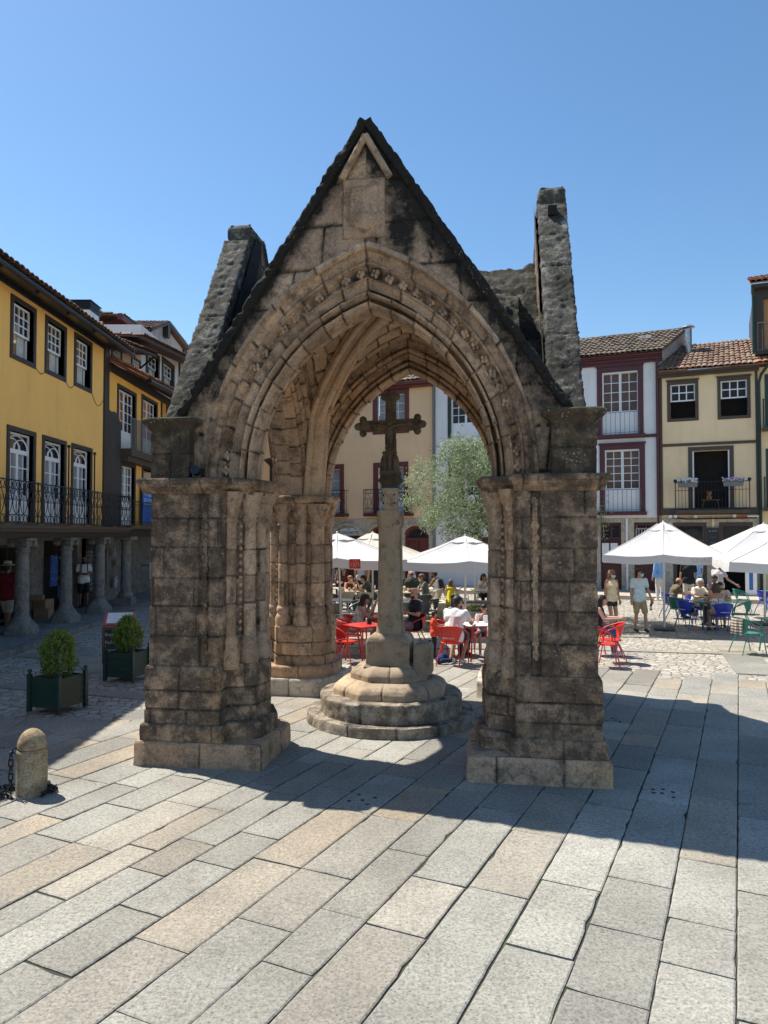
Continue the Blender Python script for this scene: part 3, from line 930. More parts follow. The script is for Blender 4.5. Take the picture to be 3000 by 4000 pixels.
for ai in range(4):
    R = Matrix.Rotation(AR[ai][1], 4, 'Z')
    S = 200 + ai * 23
    hi = ai == 0
    top = {0: 7.34, 1: 7.30, 2: 7.2, 3: 6.98}[ai]
    mb = MB(R)
    for side in (1, -1):
        s = np.linspace(0, 1, 230)
        rg = np.random.default_rng(S + side)
        orders = np.digitize(PR[:, 0], [0.295, 0.49, 0.72, 0.92]) + 5 * (PR[:, 1] > 0.42)
        G = np.zeros((230, 10)); B_ = np.zeros((230, 10), int)
        for oi in range(10):
            k = [9, 7, 11, 6, 5][oi % 5]
            jl = np.clip((np.arange(1, k) + rg.normal(0, 0.14, k - 1)) / k, 0.02, 0.985)
            jl = np.append(jl, 1.0)
            G[:, oi] = np.exp(-(np.min(np.abs(s[:, None] - jl[None]), 1) / 0.0042) ** 2)
            B_[:, oi] = np.searchsorted(jl, s)
        gg = G[:, orders]
        t = PR[:, 0]; d = PR[:, 1]
        x, z = arc(t[None, :], s[:, None], 0.13 if ai == 2 else 0.0)
        P = np.stack([side * x, np.broadcast_to(-2.35 + d[None], x.shape), z], 2)
        N = grid_normals(P) * side
        Q = P + S
        disp = 0.007 * fbm(Q, 10, 3, S) + 0.006 * fbm(Q, 2.5, 2, S + 3)
        tt = rg.normal(0, 0.22, (14, 10))
        shift = rg.normal(0, 0.006, (14, 10))
        ttv = tt[B_[:, orders], orders[None]]; shv = shift[B_[:, orders], orders[None]]
        # carved foliage hollow of the front face
        orn = np.exp(-((t - 0.59) / 0.055) ** 2) * (d < 0.4)
        wv = np.sin(s * 2 * PI * 16)[:, None] * orn[None]
        det = fbm(P * 1.0, 34, 2, S + 8)
        disp = disp + wv * 0.03 + orn[None] * det * 0.075 + shv * (gg < 0.3)
        disp = disp - 0.017 * gg * (1 - orn[None])
        P = P - N * disp[..., None]
        dirt = 0.6 * gg
        # black crust in the foliage round the crown and along the outer right haunch
        crown = np.exp(-((1 - s) / 0.16) ** 2)[:, None] * orn[None]
        dirt = np.maximum(dirt, 0.5 * crown)
        low = np.clip((0.42 - s) / 0.42, 0, 1)[:, None] * np.clip((t - 0.6) * 3.5, 0, 1)[None] * (d < 0.4)[None]
        dirt = np.maximum(dirt, low * (0.42 + 0.3 * vnoise(P, 2.5, 5)))
        dirt = dirt + 0.12 * np.clip(vnoise(P, 1.4, S), 0, 1)
        mb.grid(P, rev=(side > 0), attrs={"tint": ttv, "dirt": dirt})
    arch = mb.build("arch", STONE, MON, smooth=48)
    # square four-leaved flowers set in the hollow
    mb = MB(R)
    for side in (1, -1):
        for i in range(17):
            if (i % 5 == 4 or 3 < i < 7) and side < 0: continue
            if i in (2, 3): continue
            s = (i + 0.5) / 17
            x, z = arc(0.59, s)
            for k in range(4):
                an = k * PI / 2 + s * 2
                mb.ball((side * x + 0.03 * math.cos(an), -2.225 + 0.015 * math.sin(7 * i), z + 0.03 * math.sin(an)), 0.026 + 0.006 * math.sin(5 * i + k), 6, s=(1, 1.0, 1.2))
    mb.build("carved_foliage", STONE, arch, smooth=60)
    # gable wall: ruled between the hood and the raking edge
    n_s, n_u = 110, 56
    sv = np.linspace(0, 1, n_s); uv = np.linspace(0, 1, n_u)
    mb = MB(R)
    for side in (1, -1):
        hx, hz = arc(1.02, sv); gx, gz = gable_edge(sv)
        x = hx[:, None] + (gx - hx)[:, None] * uv[None]; z = hz[:, None] + (gz - hz)[:, None] * uv[None]
        y = np.full_like(x, -2.35)
        if ai in (1, 3): z = np.minimum(z, top - 0.06)
        P = np.stack([side * x, y, z], 2)
        Q = P + S
        dd = 0.010 * fbm(Q, 8, 3, S + 2) + 0.016 * fbm(Q, 1.8, 2, S + 4)
        # large irregular blocks
        warp = 0.05 * fbm(Q, 1.4, 2, S + 6)
        row = (z + warp) / 0.47
        ri = np.floor(row); rf = np.abs(row - np.round(row)) * 0.47
        cxx = (side * x + warp * 1.5 + _h(ri.astype(int), ri.astype(int) * 0, ri.astype(int) * 0 + ai, 3) * 0.5) / 0.62
        ci_ = np.floor(cxx); cf = np.abs(cxx - np.round(cxx)) * 0.62
        gr = np.maximum(np.exp(-(rf / 0.014) ** 2), np.exp(-(cf / 0.014) ** 2))
        tint = _h(ri.astype(int), ci_.astype(int), ri.astype(int) * 0, 9) * 0.28
        P[..., 1] -= dd - 0.026 * gr
        edge = np.clip((uv[None] - 0.30) / 0.62, 0, 1) ** 1.3 * np.ones_like(x)
        hw = 0.30 + 0.22 * np.clip(side * vnoise(P, 0.8, 31) + 0.4, 0, 1)
        dist = np.sqrt((gx[:, None] - x) ** 2 + (gz[:, None] - z) ** 2)
        dirt = np.clip(1.10 - dist / (hw * .95 + (0.30 if side > 0 else 0.06)), 0, 1) * (0.55 + 0.45 * np.clip((z - 3.9) / 1.6, 0, 1))
        if side > 0:
            dirt = np.maximum(dirt, 0.7 * np.exp(-(((x - 0.42) / 0.2) ** 2 + ((z - 6.05) / 0.38) ** 2) ** 2) + 0.12)
        dirt = np.maximum(dirt, 0.8 * gr)
        mb.grid(P, rev=(side > 0), attrs={"tint": tint, "dirt": dirt})
        # rear face of the gable, above the roof, darker all over than the front
        P2 = P.copy(); P2[..., 1] = -1.99 + dd
        mb.grid(P2, rev=(side < 0), attrs={"tint": tint, "dirt": np.clip(dirt + 0.35, 0, 1)})
    gable = mb.build("gable", STONE, MON, smooth=50)
    # raking coping, in separate stones, broken off at the top of the side gables
    mb = MB(R)
    for side in (1, -1):
        a = np.array([2.26, 3.86]); b = np.array([0.0, 7.27])
        if ai in (1, 3):
            f = (top - 3.86) / (7.27 - 3.86) - 0.075
            b = a + (b - a) * f
        L = np.linalg.norm(b - a); d = (b - a) / L; nn = np.array([d[1], -d[0]])
        nn = nn if nn[0] > 0 else -nn
        ns = int(L / 0.028)
        sv2 = np.linspace(0, 1, ns)
        th = 0.075 if ai in (0, 2) else 0.13
        sec = resample([(-2.40, -0.03 if ai in (0, 2) else -0.07), (-2.40, th), (-2.02, th), (-2.02, -0.07)], 0.025)
        sec = smooth_closed(sec, 1)
        P = np.zeros((ns, len(sec), 3))
        c0 = a[None] + (b - a)[None] * sv2[:, None]
        P[:, :, 0] = side * (c0[:, 0][:, None] + nn[0] * sec[:, 1][None])
        P[:, :, 2] = c0[:, 1][:, None] + nn[1] * sec[:, 1][None]
        P[:, :, 1] = sec[:, 0][None]
        Q = P + S + side
        dl = sv2 * L
        nj = np.random.default_rng(S + side + 40)
        jl = np.cumsum(nj.uniform(0.42, 0.68, 9))
        g = np.exp(-(np.min(np.abs(dl[None] - jl[:, None]), 0) / 0.011) ** 2)
        notch = np.abs(((dl / 0.125 + 0.9 * vnoise(np.stack([dl, dl * 0, dl * 0 + side + ai], 1), 2.3, S)) % 1) - 0.5) * 2 * (0.75 + 0.7 * vnoise(np.stack([dl, dl * 0 + 5, dl * 0 + ai], 1), 3.1, S))
        dd = (0.034 if ai in (0, 2) else 0.010) * fbm(Q, 7, 3, S + 12) + 0.024 * fbm(Q, 21, 2, S + 13)
        up = (sec[:, 1] > th * 0.5)[None] * 1.0
        dd = dd + ((-0.026 if ai in (0, 2) else -0.016) * g)[:, None] - (0.03 if ai in (0, 2) else 0.010) * np.clip(fbm(Q, 30, 2, S + 15), 0.1, 1)
        if ai in (0, 2):
            dd = dd + up * (0.020 * (notch - 0.5))[:, None] * (1 if side < 0 else 0.35)
        ctr = P.mean(1, keepdims=True)
        nv = P - ctr; nv /= np.linalg.norm(nv, axis=2)[..., None]
        P = P + nv * dd[..., None]
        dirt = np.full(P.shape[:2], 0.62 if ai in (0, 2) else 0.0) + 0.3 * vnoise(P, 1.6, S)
        dirt = np.maximum(dirt, 0.5 * g[:, None])
        if ai in (1, 3): dirt = np.maximum(dirt, 0.5 * np.clip(fbm(P, 2.6, 4, S + 33) * 2.2, 0, 1)); dirt = np.maximum(dirt, np.clip((5.35 - P[..., 2]) * .9, 0, .8) * (0.65 + 0.9 * fbm(P, 3.5, 3, S + 31)))
        mb.grid(P, wrap=True, rev=(side < 0), attrs={"tint": np.repeat(np.digitize(dl, jl)[:, None] % 3 * 0.12 - 0.12, len(sec), 1), "dirt": dirt})
        k0 = mb.n - P.shape[0] * P.shape[1]
        m_ = P.shape[1]
        mb.F.append(tuple(k0 + j for j in range(m_))); mb.fm.append(0)
        mb.F.append(tuple(k0 + (ns - 1) * m_ + j for j in range(m_))); mb.fm.append(0)
    if ai in (1, 3):
        # blunt top stone
        w = max(0.02, 2.26 * (1 - ((top - 3.86) / 3.41))) + 0.16
        tb = MB(); loft(tb, [(w, -2.39), (w, -2.03), (-w, -2.03), (-w, -2.39)], [top - 0.34, top - 0.12, top + 0.10], seed=S + 60, prof=[(top - 0.34, 0.03), (top + 0.04, 0.0), (top + 0.10, -0.05)], amp=0.018, blk=(3, 4))
        for v in tb.V: mb.add(v, [], 0)
        k0 = mb.n - tb.n
        mb.F.extend([tuple(i + k0 for i in f) for f in tb.F]); mb.fm.extend(tb.fm)
        if ai == 1:
            hole = MB()
            hole.box((-0.375, -2.2, 6.95), (0.16, 0.12, 0.13))  # near-black box set proud, its colour giving the shade inside a hole
            hole.T = R; hole.V = [hole.V[0] @ np.array(R.to_3x3()).T]; hole.build('dark_hole_box', VOID, gable)
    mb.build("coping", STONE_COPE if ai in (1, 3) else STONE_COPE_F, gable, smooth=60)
    if ai in (0, 2):
        # small gabled hood over the shield and the shield panel itself
        mb = MB(R)
        for side in (1, -1):
            a = np.array([side * 0.275, 6.62]); b = np.array([0.0, 7.10])
            pts = [(a[0], -2.385, a[1]), ((a + b)[0] / 2, -2.392, (a + b)[1] / 2), (b[0], -2.395, b[1])]
            mb.tube(pts, 0.042, 7)
        mb.build("shield_hood", STONE, gable, smooth=60)
        mb = MB(R)
        xs = np.linspace(-0.27, 0.22, 50); zs = np.linspace(5.94, 6.63, 64)
        X, Z = np.meshgrid(xs, zs, indexing='ij')
        shl = np.minimum(np.minimum(X + 0.185, 0.155 - X), 6.53 - Z)
        cyy = np.where(Z < 6.22, np.sqrt(((X + 0.015) / 0.17) ** 2 + ((Z - 6.22) / 0.23) ** 2), 0)
        ins = np.clip(np.minimum(shl, (1 - cyy) * 0.15) / 0.02, 0, 1)
        rim = np.clip(np.minimum(np.minimum(X + 0.27, 0.22 - X), np.minimum(Z - 5.94, 6.63 - Z)) / 0.02, 0, 1)
        P = np.stack([X, np.zeros_like(X), Z], 2)
        h = 0.022 * rim + 0.05 * ins + 0.012 * fbm(P, 9, 3, 4) + 0.025 * ins * fbm(P, 6, 2, 8)
        P[..., 1] = -2.355 - h
        mb.grid(P, rev=False, attrs={"tint": -0.18 + 0.05 * ins, "dirt": 0.25 * (1 - rim) + 0.0 * X})
        mb.build("shield", STONE, gable, smooth=60)

# ---- rib vault
def vh(u):
    """height of the pointed barrel at offset u (0..1.83)"""
    t = 0.9; w = 1.35 + 0.53 * t; h = 1.84 + 0.79 * t
    c = (h * h - w * w) / (2 * w); Rr = w + c
    return ZS + np.sqrt(np.maximum(Rr * Rr - (np.minimum(np.abs(u), w - 1e-3) + c) ** 2, 0))
def vault_z(x, y):
    m = np.maximum(np.abs(x), np.abs(y))
    return np.maximum(vh(x), vh(y)) + 0.28 * (1 - np.clip(m / 1.66, 0, 1) ** 2)
n = 150
xs = np.linspace(-1.66, 1.66, n)
X, Y = np.meshgrid(xs, xs, indexing='ij')
Z = vault_z(X, Y)
P = np.stack([X, Y, Z], 2)
# web stones laid across each cell
m = np.maximum(np.abs(X), np.abs(Y)); l = np.where(np.abs(X) > np.abs(Y), Y, X)
wz = 0.05 * fbm(P, 2.5, 2, 3)
row = (m + wz) / 0.24; ri = np.floor(row).astype(int); rf = np.abs(row - np.round(row)) * 0.24
cc = (l + wz + 0.2 * _h(ri, ri * 0, ri * 0, 5)) / 0.38; ci_ = np.floor(cc).astype(int); cf = np.abs(cc - np.round(cc)) * 0.38
gr = np.maximum(np.exp(-(rf / 0.014) ** 2), np.exp(-(cf / 0.014) ** 2))
P[..., 2] += 0.024 * gr + 0.012 * fbm(P, 7, 3, 8)
mb = MB()
mb.grid(P, rev=True, attrs={"tint": 0.25 * _h(ri, ci_, ri * 0 + (np.abs(X) > np.abs(Y)), 2), "dirt": 0.85 * gr})
vault = mb.build("vault", STONE_IN, MON, smooth=50)
for sx, sy in [(-1, -1), (1, -1), (-1, 1), (1, 1)]:
    mb = MB()
    u = np.concatenate([np.linspace(1.60, 1.45, 10), np.linspace(1.43, 0.0, 60)])
    z = vault_z(u, u) - 0.05
    z[:10] = np.linspace(3.2, z[10], 10)
    ctr = np.stack([sx * u, sy * u, z], 1)
    sd = np.array([-sy, sx, 0]) / math.sqrt(2)
    for off, dn, r in [(0, -0.17, 0.062), (0.15, -0.07, 0.050), (-0.15, -0.07, 0.050), (0, 0.0, 0.115), (0, -0.09, 0.045), (.13, .02, .06), (-.13, .02, .06)]:
        rr = np.full(len(u), r); rr[::7] *= 0.84
        mb.tube(ctr + sd * off + np.array([0, 0, dn]), rr, 10)
    mb.build("rib", STONE_IN, vault, smooth=60)
mb = MB(); bz = float(vault_z(np.array(0.0), np.array(0.0)))
mb.lathe([(0.02, bz - 0.2), (0.16, bz - 0.19), (0.2, bz - 0.12), (0.15, bz + 0.02)], 14, (0, 0, 0))
mb.build("boss", STONE_IN, vault, smooth=40)

# ---- stone roof: two crossing ridges with rough stepped courses
n = 190
xs = np.linspace(-2.06, 2.06, n)
X, Y = np.meshgrid(xs, xs, indexing='ij')
Z = np.maximum(6.34 - 1.38 * np.abs(X), 6.34 - 1.38 * np.abs(Y))
inb = np.maximum(np.abs(X), np.abs(Y)) < 1.75
Z = np.where(inb, np.maximum(Z, vault_z(X, Y) + 0.2), Z)
P = np.stack([X, Y, Z], 2)
st = (Z / 0.19) % 1.0
P[..., 2] += 0.05 * fbm(P, 5, 3, 6) + 0.035 * fbm(P, 14, 2, 7) + 0.05 * (1 - st) - 0.02
mossy = np.clip(fbm(P, 2.6, 3, 12) * 2.2 + 0.1 + np.clip(5.9 - Z, -0.3, 1.0) * .8, 0, 1)
P[..., 2] += 0.09 * mossy * (0.5 + fbm(P, 12, 3, 13))
mb = MB(); mb.grid(P, attrs={"dirt": 0.75 * np.clip(mossy * 1.5 - .2, 0, 1), "tint": 0 * X})
mb.build("roof", STONE_ROOF, MON, smooth=70)
# small floodlight fixed on the left front impost
mb = MB(); mb.box((-1.93, -2.45, 3.30), (0.10, 0.12, 0.10)); mb.lathe([(0.055, -0.03), (0.06, 0.03)], 10, (-1.93, -2.53, 3.32), R=Matrix.Rotation(rad(70), 4, 'X'))
mb.build("floodlight", BLACKP, MON)

# ------------------------------------------------------------------ the cross inside it
CR = thing("stone_cross", "carved stone cross on a tapering shaft and round steps under the canopy", "cross", (0.153 - 0.06 * math.cos(MROT), 10.654 - 0.06 * math.sin(MROT), 0), MROT)
def ngon(r, n, rot=0.0, sx=1.0):
    return [(sx * r * math.cos(rot + 2 * PI * i / n), r * math.sin(rot + 2 * PI * i / n)) for i in range(n)]
mb = MB(); loft(mb, ngon(1.19, 40), [-0.05, 0.135], seed=301, dz=0.02, blk=(0.5, 0.8), prof=[(-0.05, 0.0), (0.12, 0.0), (0.135, -0.012)], big=0.016, amp=0.014); mb.build("step", STONE_STEP, CR, smooth=50)
mb = MB(); loft(mb, ngon(1.00, 40), [0.12, 0.385], seed=302, blk=(0.5, 0.75), prof=[(0.12, 0.0), (0.365, 0.0), (0.385, -0.015)], big=0.016, amp=0.016); mb.build("step", STONE_STEP, CR, smooth=50)
o8 = PI / 8
mb = MB(); loft(mb, ngon(0.83, 8, o8), [0.375, 0.585], seed=303, dz=0.015, blk=(0.64, 0.7), prof=[(0.375, 0.0), (0.46, 0.0), (0.51, -0.03), (0.55, -0.085), (0.585, -0.18)], amp=0.006, sm=2, radial=.78); mb.build("octagonal_base", STONE_CROSS, CR, smooth=50)
mb = MB(); loft(mb, ngon(0.585, 8, o8), [0.57, 0.78], seed=304, dz=0.015, blk=(0.45, 0.5), prof=[(0.57, 0.0), (0.66, 0.0), (0.70, -0.025), (0.74, -0.07), (0.78, -0.17)], amp=0.006, sm=2, radial=.54); mb.build("octagonal_base", STONE_CROSS, CR, smooth=50)
sq = 0.315
mb = MB(); loft(mb, [(sq, -sq), (sq, sq), (-sq, sq), (-sq, -sq)], [0.76, 1.21], seed=305, blk=(9, 10), prof=[(0.76, 0.03), (0.80, 0.0), (1.10, -0.005), (1.16, -0.03), (1.19, -0.07), (1.21, -0.13)], amp=0.008, big=0.012, sm=3, radial=.315); mb.build("pedestal", STONE_CROSS, CR, smooth=50)
def octo(h, c):
    return [(h, -h + c), (h, h - c), (h - c, h), (-h + c, h), (-h, h - c), (-h, -h + c), (-h + c, -h), (h - c, -h)]
mb = MB(); loft(mb, octo(0.165, 0.055), [1.19, 2.93], seed=306, blk=(9, 10), dz=0.05, prof=[(1.19, 0.03), (1.32, 0.01), (1.45, 0.0), (2.70, -0.012), (2.72, 0.012), (2.93, 0.012)], amp=0.005, sm=1)
loft(mb, octo(0.112, 0.03), [2.92, 3.31], seed=307, blk=(9, 10), prof=[(2.92, 0), (3.31, -0.006)], amp=0.004, sm=1)
shaft = mb.build("shaft", STONE_CROSS, CR, smooth=40)
mb = MB(); mb.box((0, 0, 3.285), (0.235, 0.235, 0.06)); mb.build("iron_band", IRON, CR)
mb = MB()
for hx, hz in [(0.07, 3.16), (0.07, 3.04), (-0.085, 3.15), (-0.085, 3.04)]:
    mb.lathe([(0.013, 0), (0.013, 0.01)], 8, (hx, -0.1115, hz), R=Matrix.Rotation(rad(90), 4, 'X'))
mb.build("dark_hole_disc", VOID, shaft)  # near-black discs on the face; hole shade put into the colour
text_mesh("carved_letters", "OJO", 0.10, STONE_FIG, shaft, (0.06, -0.179, 2.76), (rad(90), 0, 0), 0.006)
text_mesh("carved_letters", "SO", 0.10, STONE_FIG, shaft, (-0.132, -0.140, 2.76), (rad(90), 0, rad(-45)), 0.006)
mb = MB(); loft(mb, octo(0.115, 0.02), [3.30, 3.47], seed=308, dz=0.012, blk=(9, 10), prof=[(3.30, 0.0), (3.33, 0.03), (3.36, 0.055), (3.40, 0.04), (3.42, 0.02), (3.44, 0.03), (3.47, 0.03)], amp=0.014); mb.build("capital", STONE_FIG, CR, smooth=45)
# crucifix with trefoil ends, small carved figures on front
mb = MB()
def slab_arm(p, q, w, dth, seed):
    p = np.array(p); q = np.array(q); L = np.linalg.norm(q - p); d = (q - p) / L
    tb = MB(); loft(tb, [(w, -dth), (w, dth), (-w, dth), (-w, -dth)], list(np.linspace(0, L, 2)), seed=seed, dz=0.02, blk=(9, 10), amp=0.006, sm=1, ds=0.02, big=0.004)
    zc = Vector((0, 0, 1)).rotation_difference(Vector(d)).to_matrix()
    for v, in zip(tb.V):
        mb.add(v @ np.array(zc).T + p, [], 0)
    k0 = mb.n - tb.n
    mb.F.extend([tuple(i + k0 for i in f) for f in tb.F]); mb.fm.extend(tb.fm)
slab_arm((0, 0, 3.44), (0, 0, 4.60), 0.075, 0.07, 310)
slab_arm((0.01, 0, 4.155), (0.40, 0, 4.17), 0.078, 0.07, 311)
slab_arm((-0.01, 0, 4.155), (-0.41, 0, 4.15), 0.078, 0.07, 312)
for (cx, cz, ax) in [(0.42, 4.17, 0), (-0.43, 4.15, 0), (0, 4.60, 1)]:
    for k in (-1, 0, 1):
        if ax == 0:
            sg = 1 if cx > 0 else -1
            c = (cx + (0.045 * sg if k == 0 else -0.03 * sg), 0, cz + k * 0.098)
        else:
            c = (k * 0.088, 0, cz + (0.035 if k == 0 else -0.03))
        mb.ball(c, 0.055, 8, s=(1, 1.15, 1))
    mb.ball((cx, 0, cz), 0.07, 8, s=(1, 1.05, 1))
for (a, b) in [((0.06, -0.075, 4.155), (0.36, -0.075, 4.168)), ((-0.06, -0.075, 4.155), (-0.37, -0.075, 4.15))]:
    mb.tube([a, b], 0.02, 6)
crx = mb.build("crucifix", STONE_FIG, CR, smooth=50)
mb = MB()
mb.tube([(0, -0.09, 3.86), (0, -0.105, 3.98), (0.005, -0.115, 4.06), (0, -0.11, 4.12)], [0.03, 0.05, 0.055, 0.03], 9)
mb.ball((0, -0.125, 4.17), 0.036, 9)
mb.tube([(0.02, -0.1, 4.12), (0.16, -0.09, 4.17), (0.31, -0.085, 4.19)], [0.022, 0.017, 0.014], 6)
mb.tube([(-0.02, -0.1, 4.12), (-0.16, -0.09, 4.165), (-0.31, -0.085, 4.18)], [0.022, 0.017, 0.014], 6)
mb.tube([(0, -0.09, 3.86), (0, -0.10, 3.78)], [0.03, 0.022], 6)
mb.build("christ_figure", STONE_FIG, crx, smooth=60)
for sx in (-1, 1):
    mb = MB()
    mb.tube([(sx * 0.085, -0.06, 3.47), (sx * 0.092, -0.075, 3.55), (sx * 0.085, -0.075, 3.66), (sx * 0.08, -0.065, 3.72)], [0.055, 0.05, 0.046, 0.028], 8)
    mb.ball((sx * 0.08, -0.075, 3.755), 0.03, 8)
    mb.build('mourner_figure', STONE_FIG, crx, smooth=60)
mb = MB()
mb.tube([(0, -0.05, 3.47), (0, -0.07, 3.7), (0, -0.06, 3.84)], [0.035, 0.04, 0.03], 7)
mb.box((0, -0.03, 3.475), (0.28, 0.22, 0.05))
mb.box((0, -0.085, 3.86), (0.11, 0.05, 0.05)); mb.build('carved_bracket', STONE_FIG, crx, smooth=60); mb = MB(); mb.box((0, -0.08, 4.28), (0.085, 0.035, 0.10)); mb.tube([(0, -0.075, 4.33), (0, -0.075, 4.55)], 0.02, 6)
mb.build("title_scroll", STONE_FIG, crx, smooth=60)
# carved slab against the pedestal
mb = MB()
loft(mb, [(0.60, -0.26), (0.60, 0.20), (0.35, 0.20), (0.35, -0.26)], [0.66, 1.085], seed=320, blk=(9, 10), prof=[(0.66, 0.0), (1.02, 0.0), (1.085, -0.045)], amp=0.007, sm=3)
mb.build("heraldic_slab", STONE_CROSS, CR, smooth=50)

# ------------------------------------------------------------------ facade helpers (local x along the front, y inward, z up)
def wall(mb, x0, x1, z0, z1, ops=(), y=0.0, depth=0.24):
    xs = sorted({x0, x1, *[v for o in ops for v in o[:2]]}); zs = sorted({z0, z1, *[v for o in ops for v in o[2:4]]})
    for a, b in zip(xs[:-1], xs[1:]):
        for c, d in zip(zs[:-1], zs[1:]):
            mx, mz = (a + b) / 2, (c + d) / 2
            if any(o[0] < mx < o[1] and o[2] < mz < o[3] for o in ops): continue
            mb.quad((a, y, c), (b, y, c), (b, y, d), (a, y, d))
    for o in ops:
        a, b, c, d = o[:4]; q = y + depth
        mb.quad((a, y, c), (a, q, c), (a, q, d), (a, y, d)); mb.quad((b, y, c), (b, y, d), (b, q, d), (b, q, c))
        mb.quad((a, y, d), (a, q, d), (b, q, d), (b, y, d)); mb.quad((a, y, c), (b, y, c), (b, q, c), (a, q, c))

def shell(mb, x0, x1, z0, z1, y1, y0=0.0):
    mb.quad((x0, y0, z0), (x0, y0, z1), (x0, y1, z1), (x0, y1, z0))
    mb.quad((x1, y0, z0), (x1, y1, z0), (x1, y1, z1), (x1, y0, z1))
    mb.quad((x0, y1, z0), (x0, y1, z1), (x1, y1, z1), (x1, y1, z0))

def grid_bars(mb, x0, x1, z0, z1, nx, nz, y, w=0.028, fr=0.05, t=0.04):
    mb.box2((x0, y, z0), (x0 + fr, y + t, z1)); mb.box2((x1 - fr, y, z0), (x1, y + t, z1))
    mb.box2((x0 + fr, y, z0), (x1 - fr, y + t, z0 + fr)); mb.box2((x0 + fr, y, z1 - fr), (x1 - fr, y + t, z1))
    for i in range(1, nx):
        c = x0 + fr + (x1 - x0 - 2 * fr) * i / nx
        mb.box2((c - w / 2, y + 0.003, z0 + fr), (c + w / 2, y + t - 0.003, z1 - fr))
    for i in range(1, nz):
        c = z0 + fr + (z1 - z0 - 2 * fr) * i / nz
        mb.box2((x0 + fr, y + 0.006, c - w / 2), (x1 - fr, y + t - 0.006, c + w / 2))

def trim_box(mb, x0, x1, z0, z1, w, proud=0.035, sill=True, cap=0.0, back=0.25):
    mb.box2((x0, -proud, z0), (x0 + w, back, z1)); mb.box2((x1 - w, -proud, z0), (x1, back, z1))
    mb.box2((x0 + w, -proud, z1 - w), (x1 - w, back, z1))
    if sill: mb.box2((x0 + w, -proud, z0), (x1 - w, back, z0 + w))
    if cap:
        mb.box2((x0 - 0.04, -proud - 0.06, z1), (x1 + 0.04, 0.02, z1 + cap))

def pane(parent, x0, x1, z0, z1, y, behind=None):
    g = MB(); g.quad((x0, y, z0), (x1, y, z0), (x1, y, z1), (x0, y, z1))
    g.build("glass", GLASS, parent)
    if behind is not None:
        g = MB(); g.quad((x0, y + 0.13, z0), (x1, y + 0.13, z0), (x1, y + 0.13, z1), (x0, y + 0.13, z1))
        g.build("curtain" if behind is CURTAIN else "shutter_or_dark_backing", behind, parent)  # near-black backing puts an unlit room into colour; brown is a shutter

def fold_curtain(parent, x0, x1, z0, z1, y):
    n = 26
    xs = np.linspace(x0, x1, n)
    P = np.zeros((n, 2, 3)); P[:, :, 0] = xs[:, None]; P[:, 0, 2] = z0; P[:, 1, 2] = z1
    P[:, :, 1] = (y + 0.03 * np.sin(np.linspace(0, 5 * PI, n)))[:, None]
    MB().grid(P).build("curtain", CURTAIN, parent, smooth=180) if False else None
    m = MB(); m.grid(P); m.build("curtain", CURTAIN, parent, smooth=180)

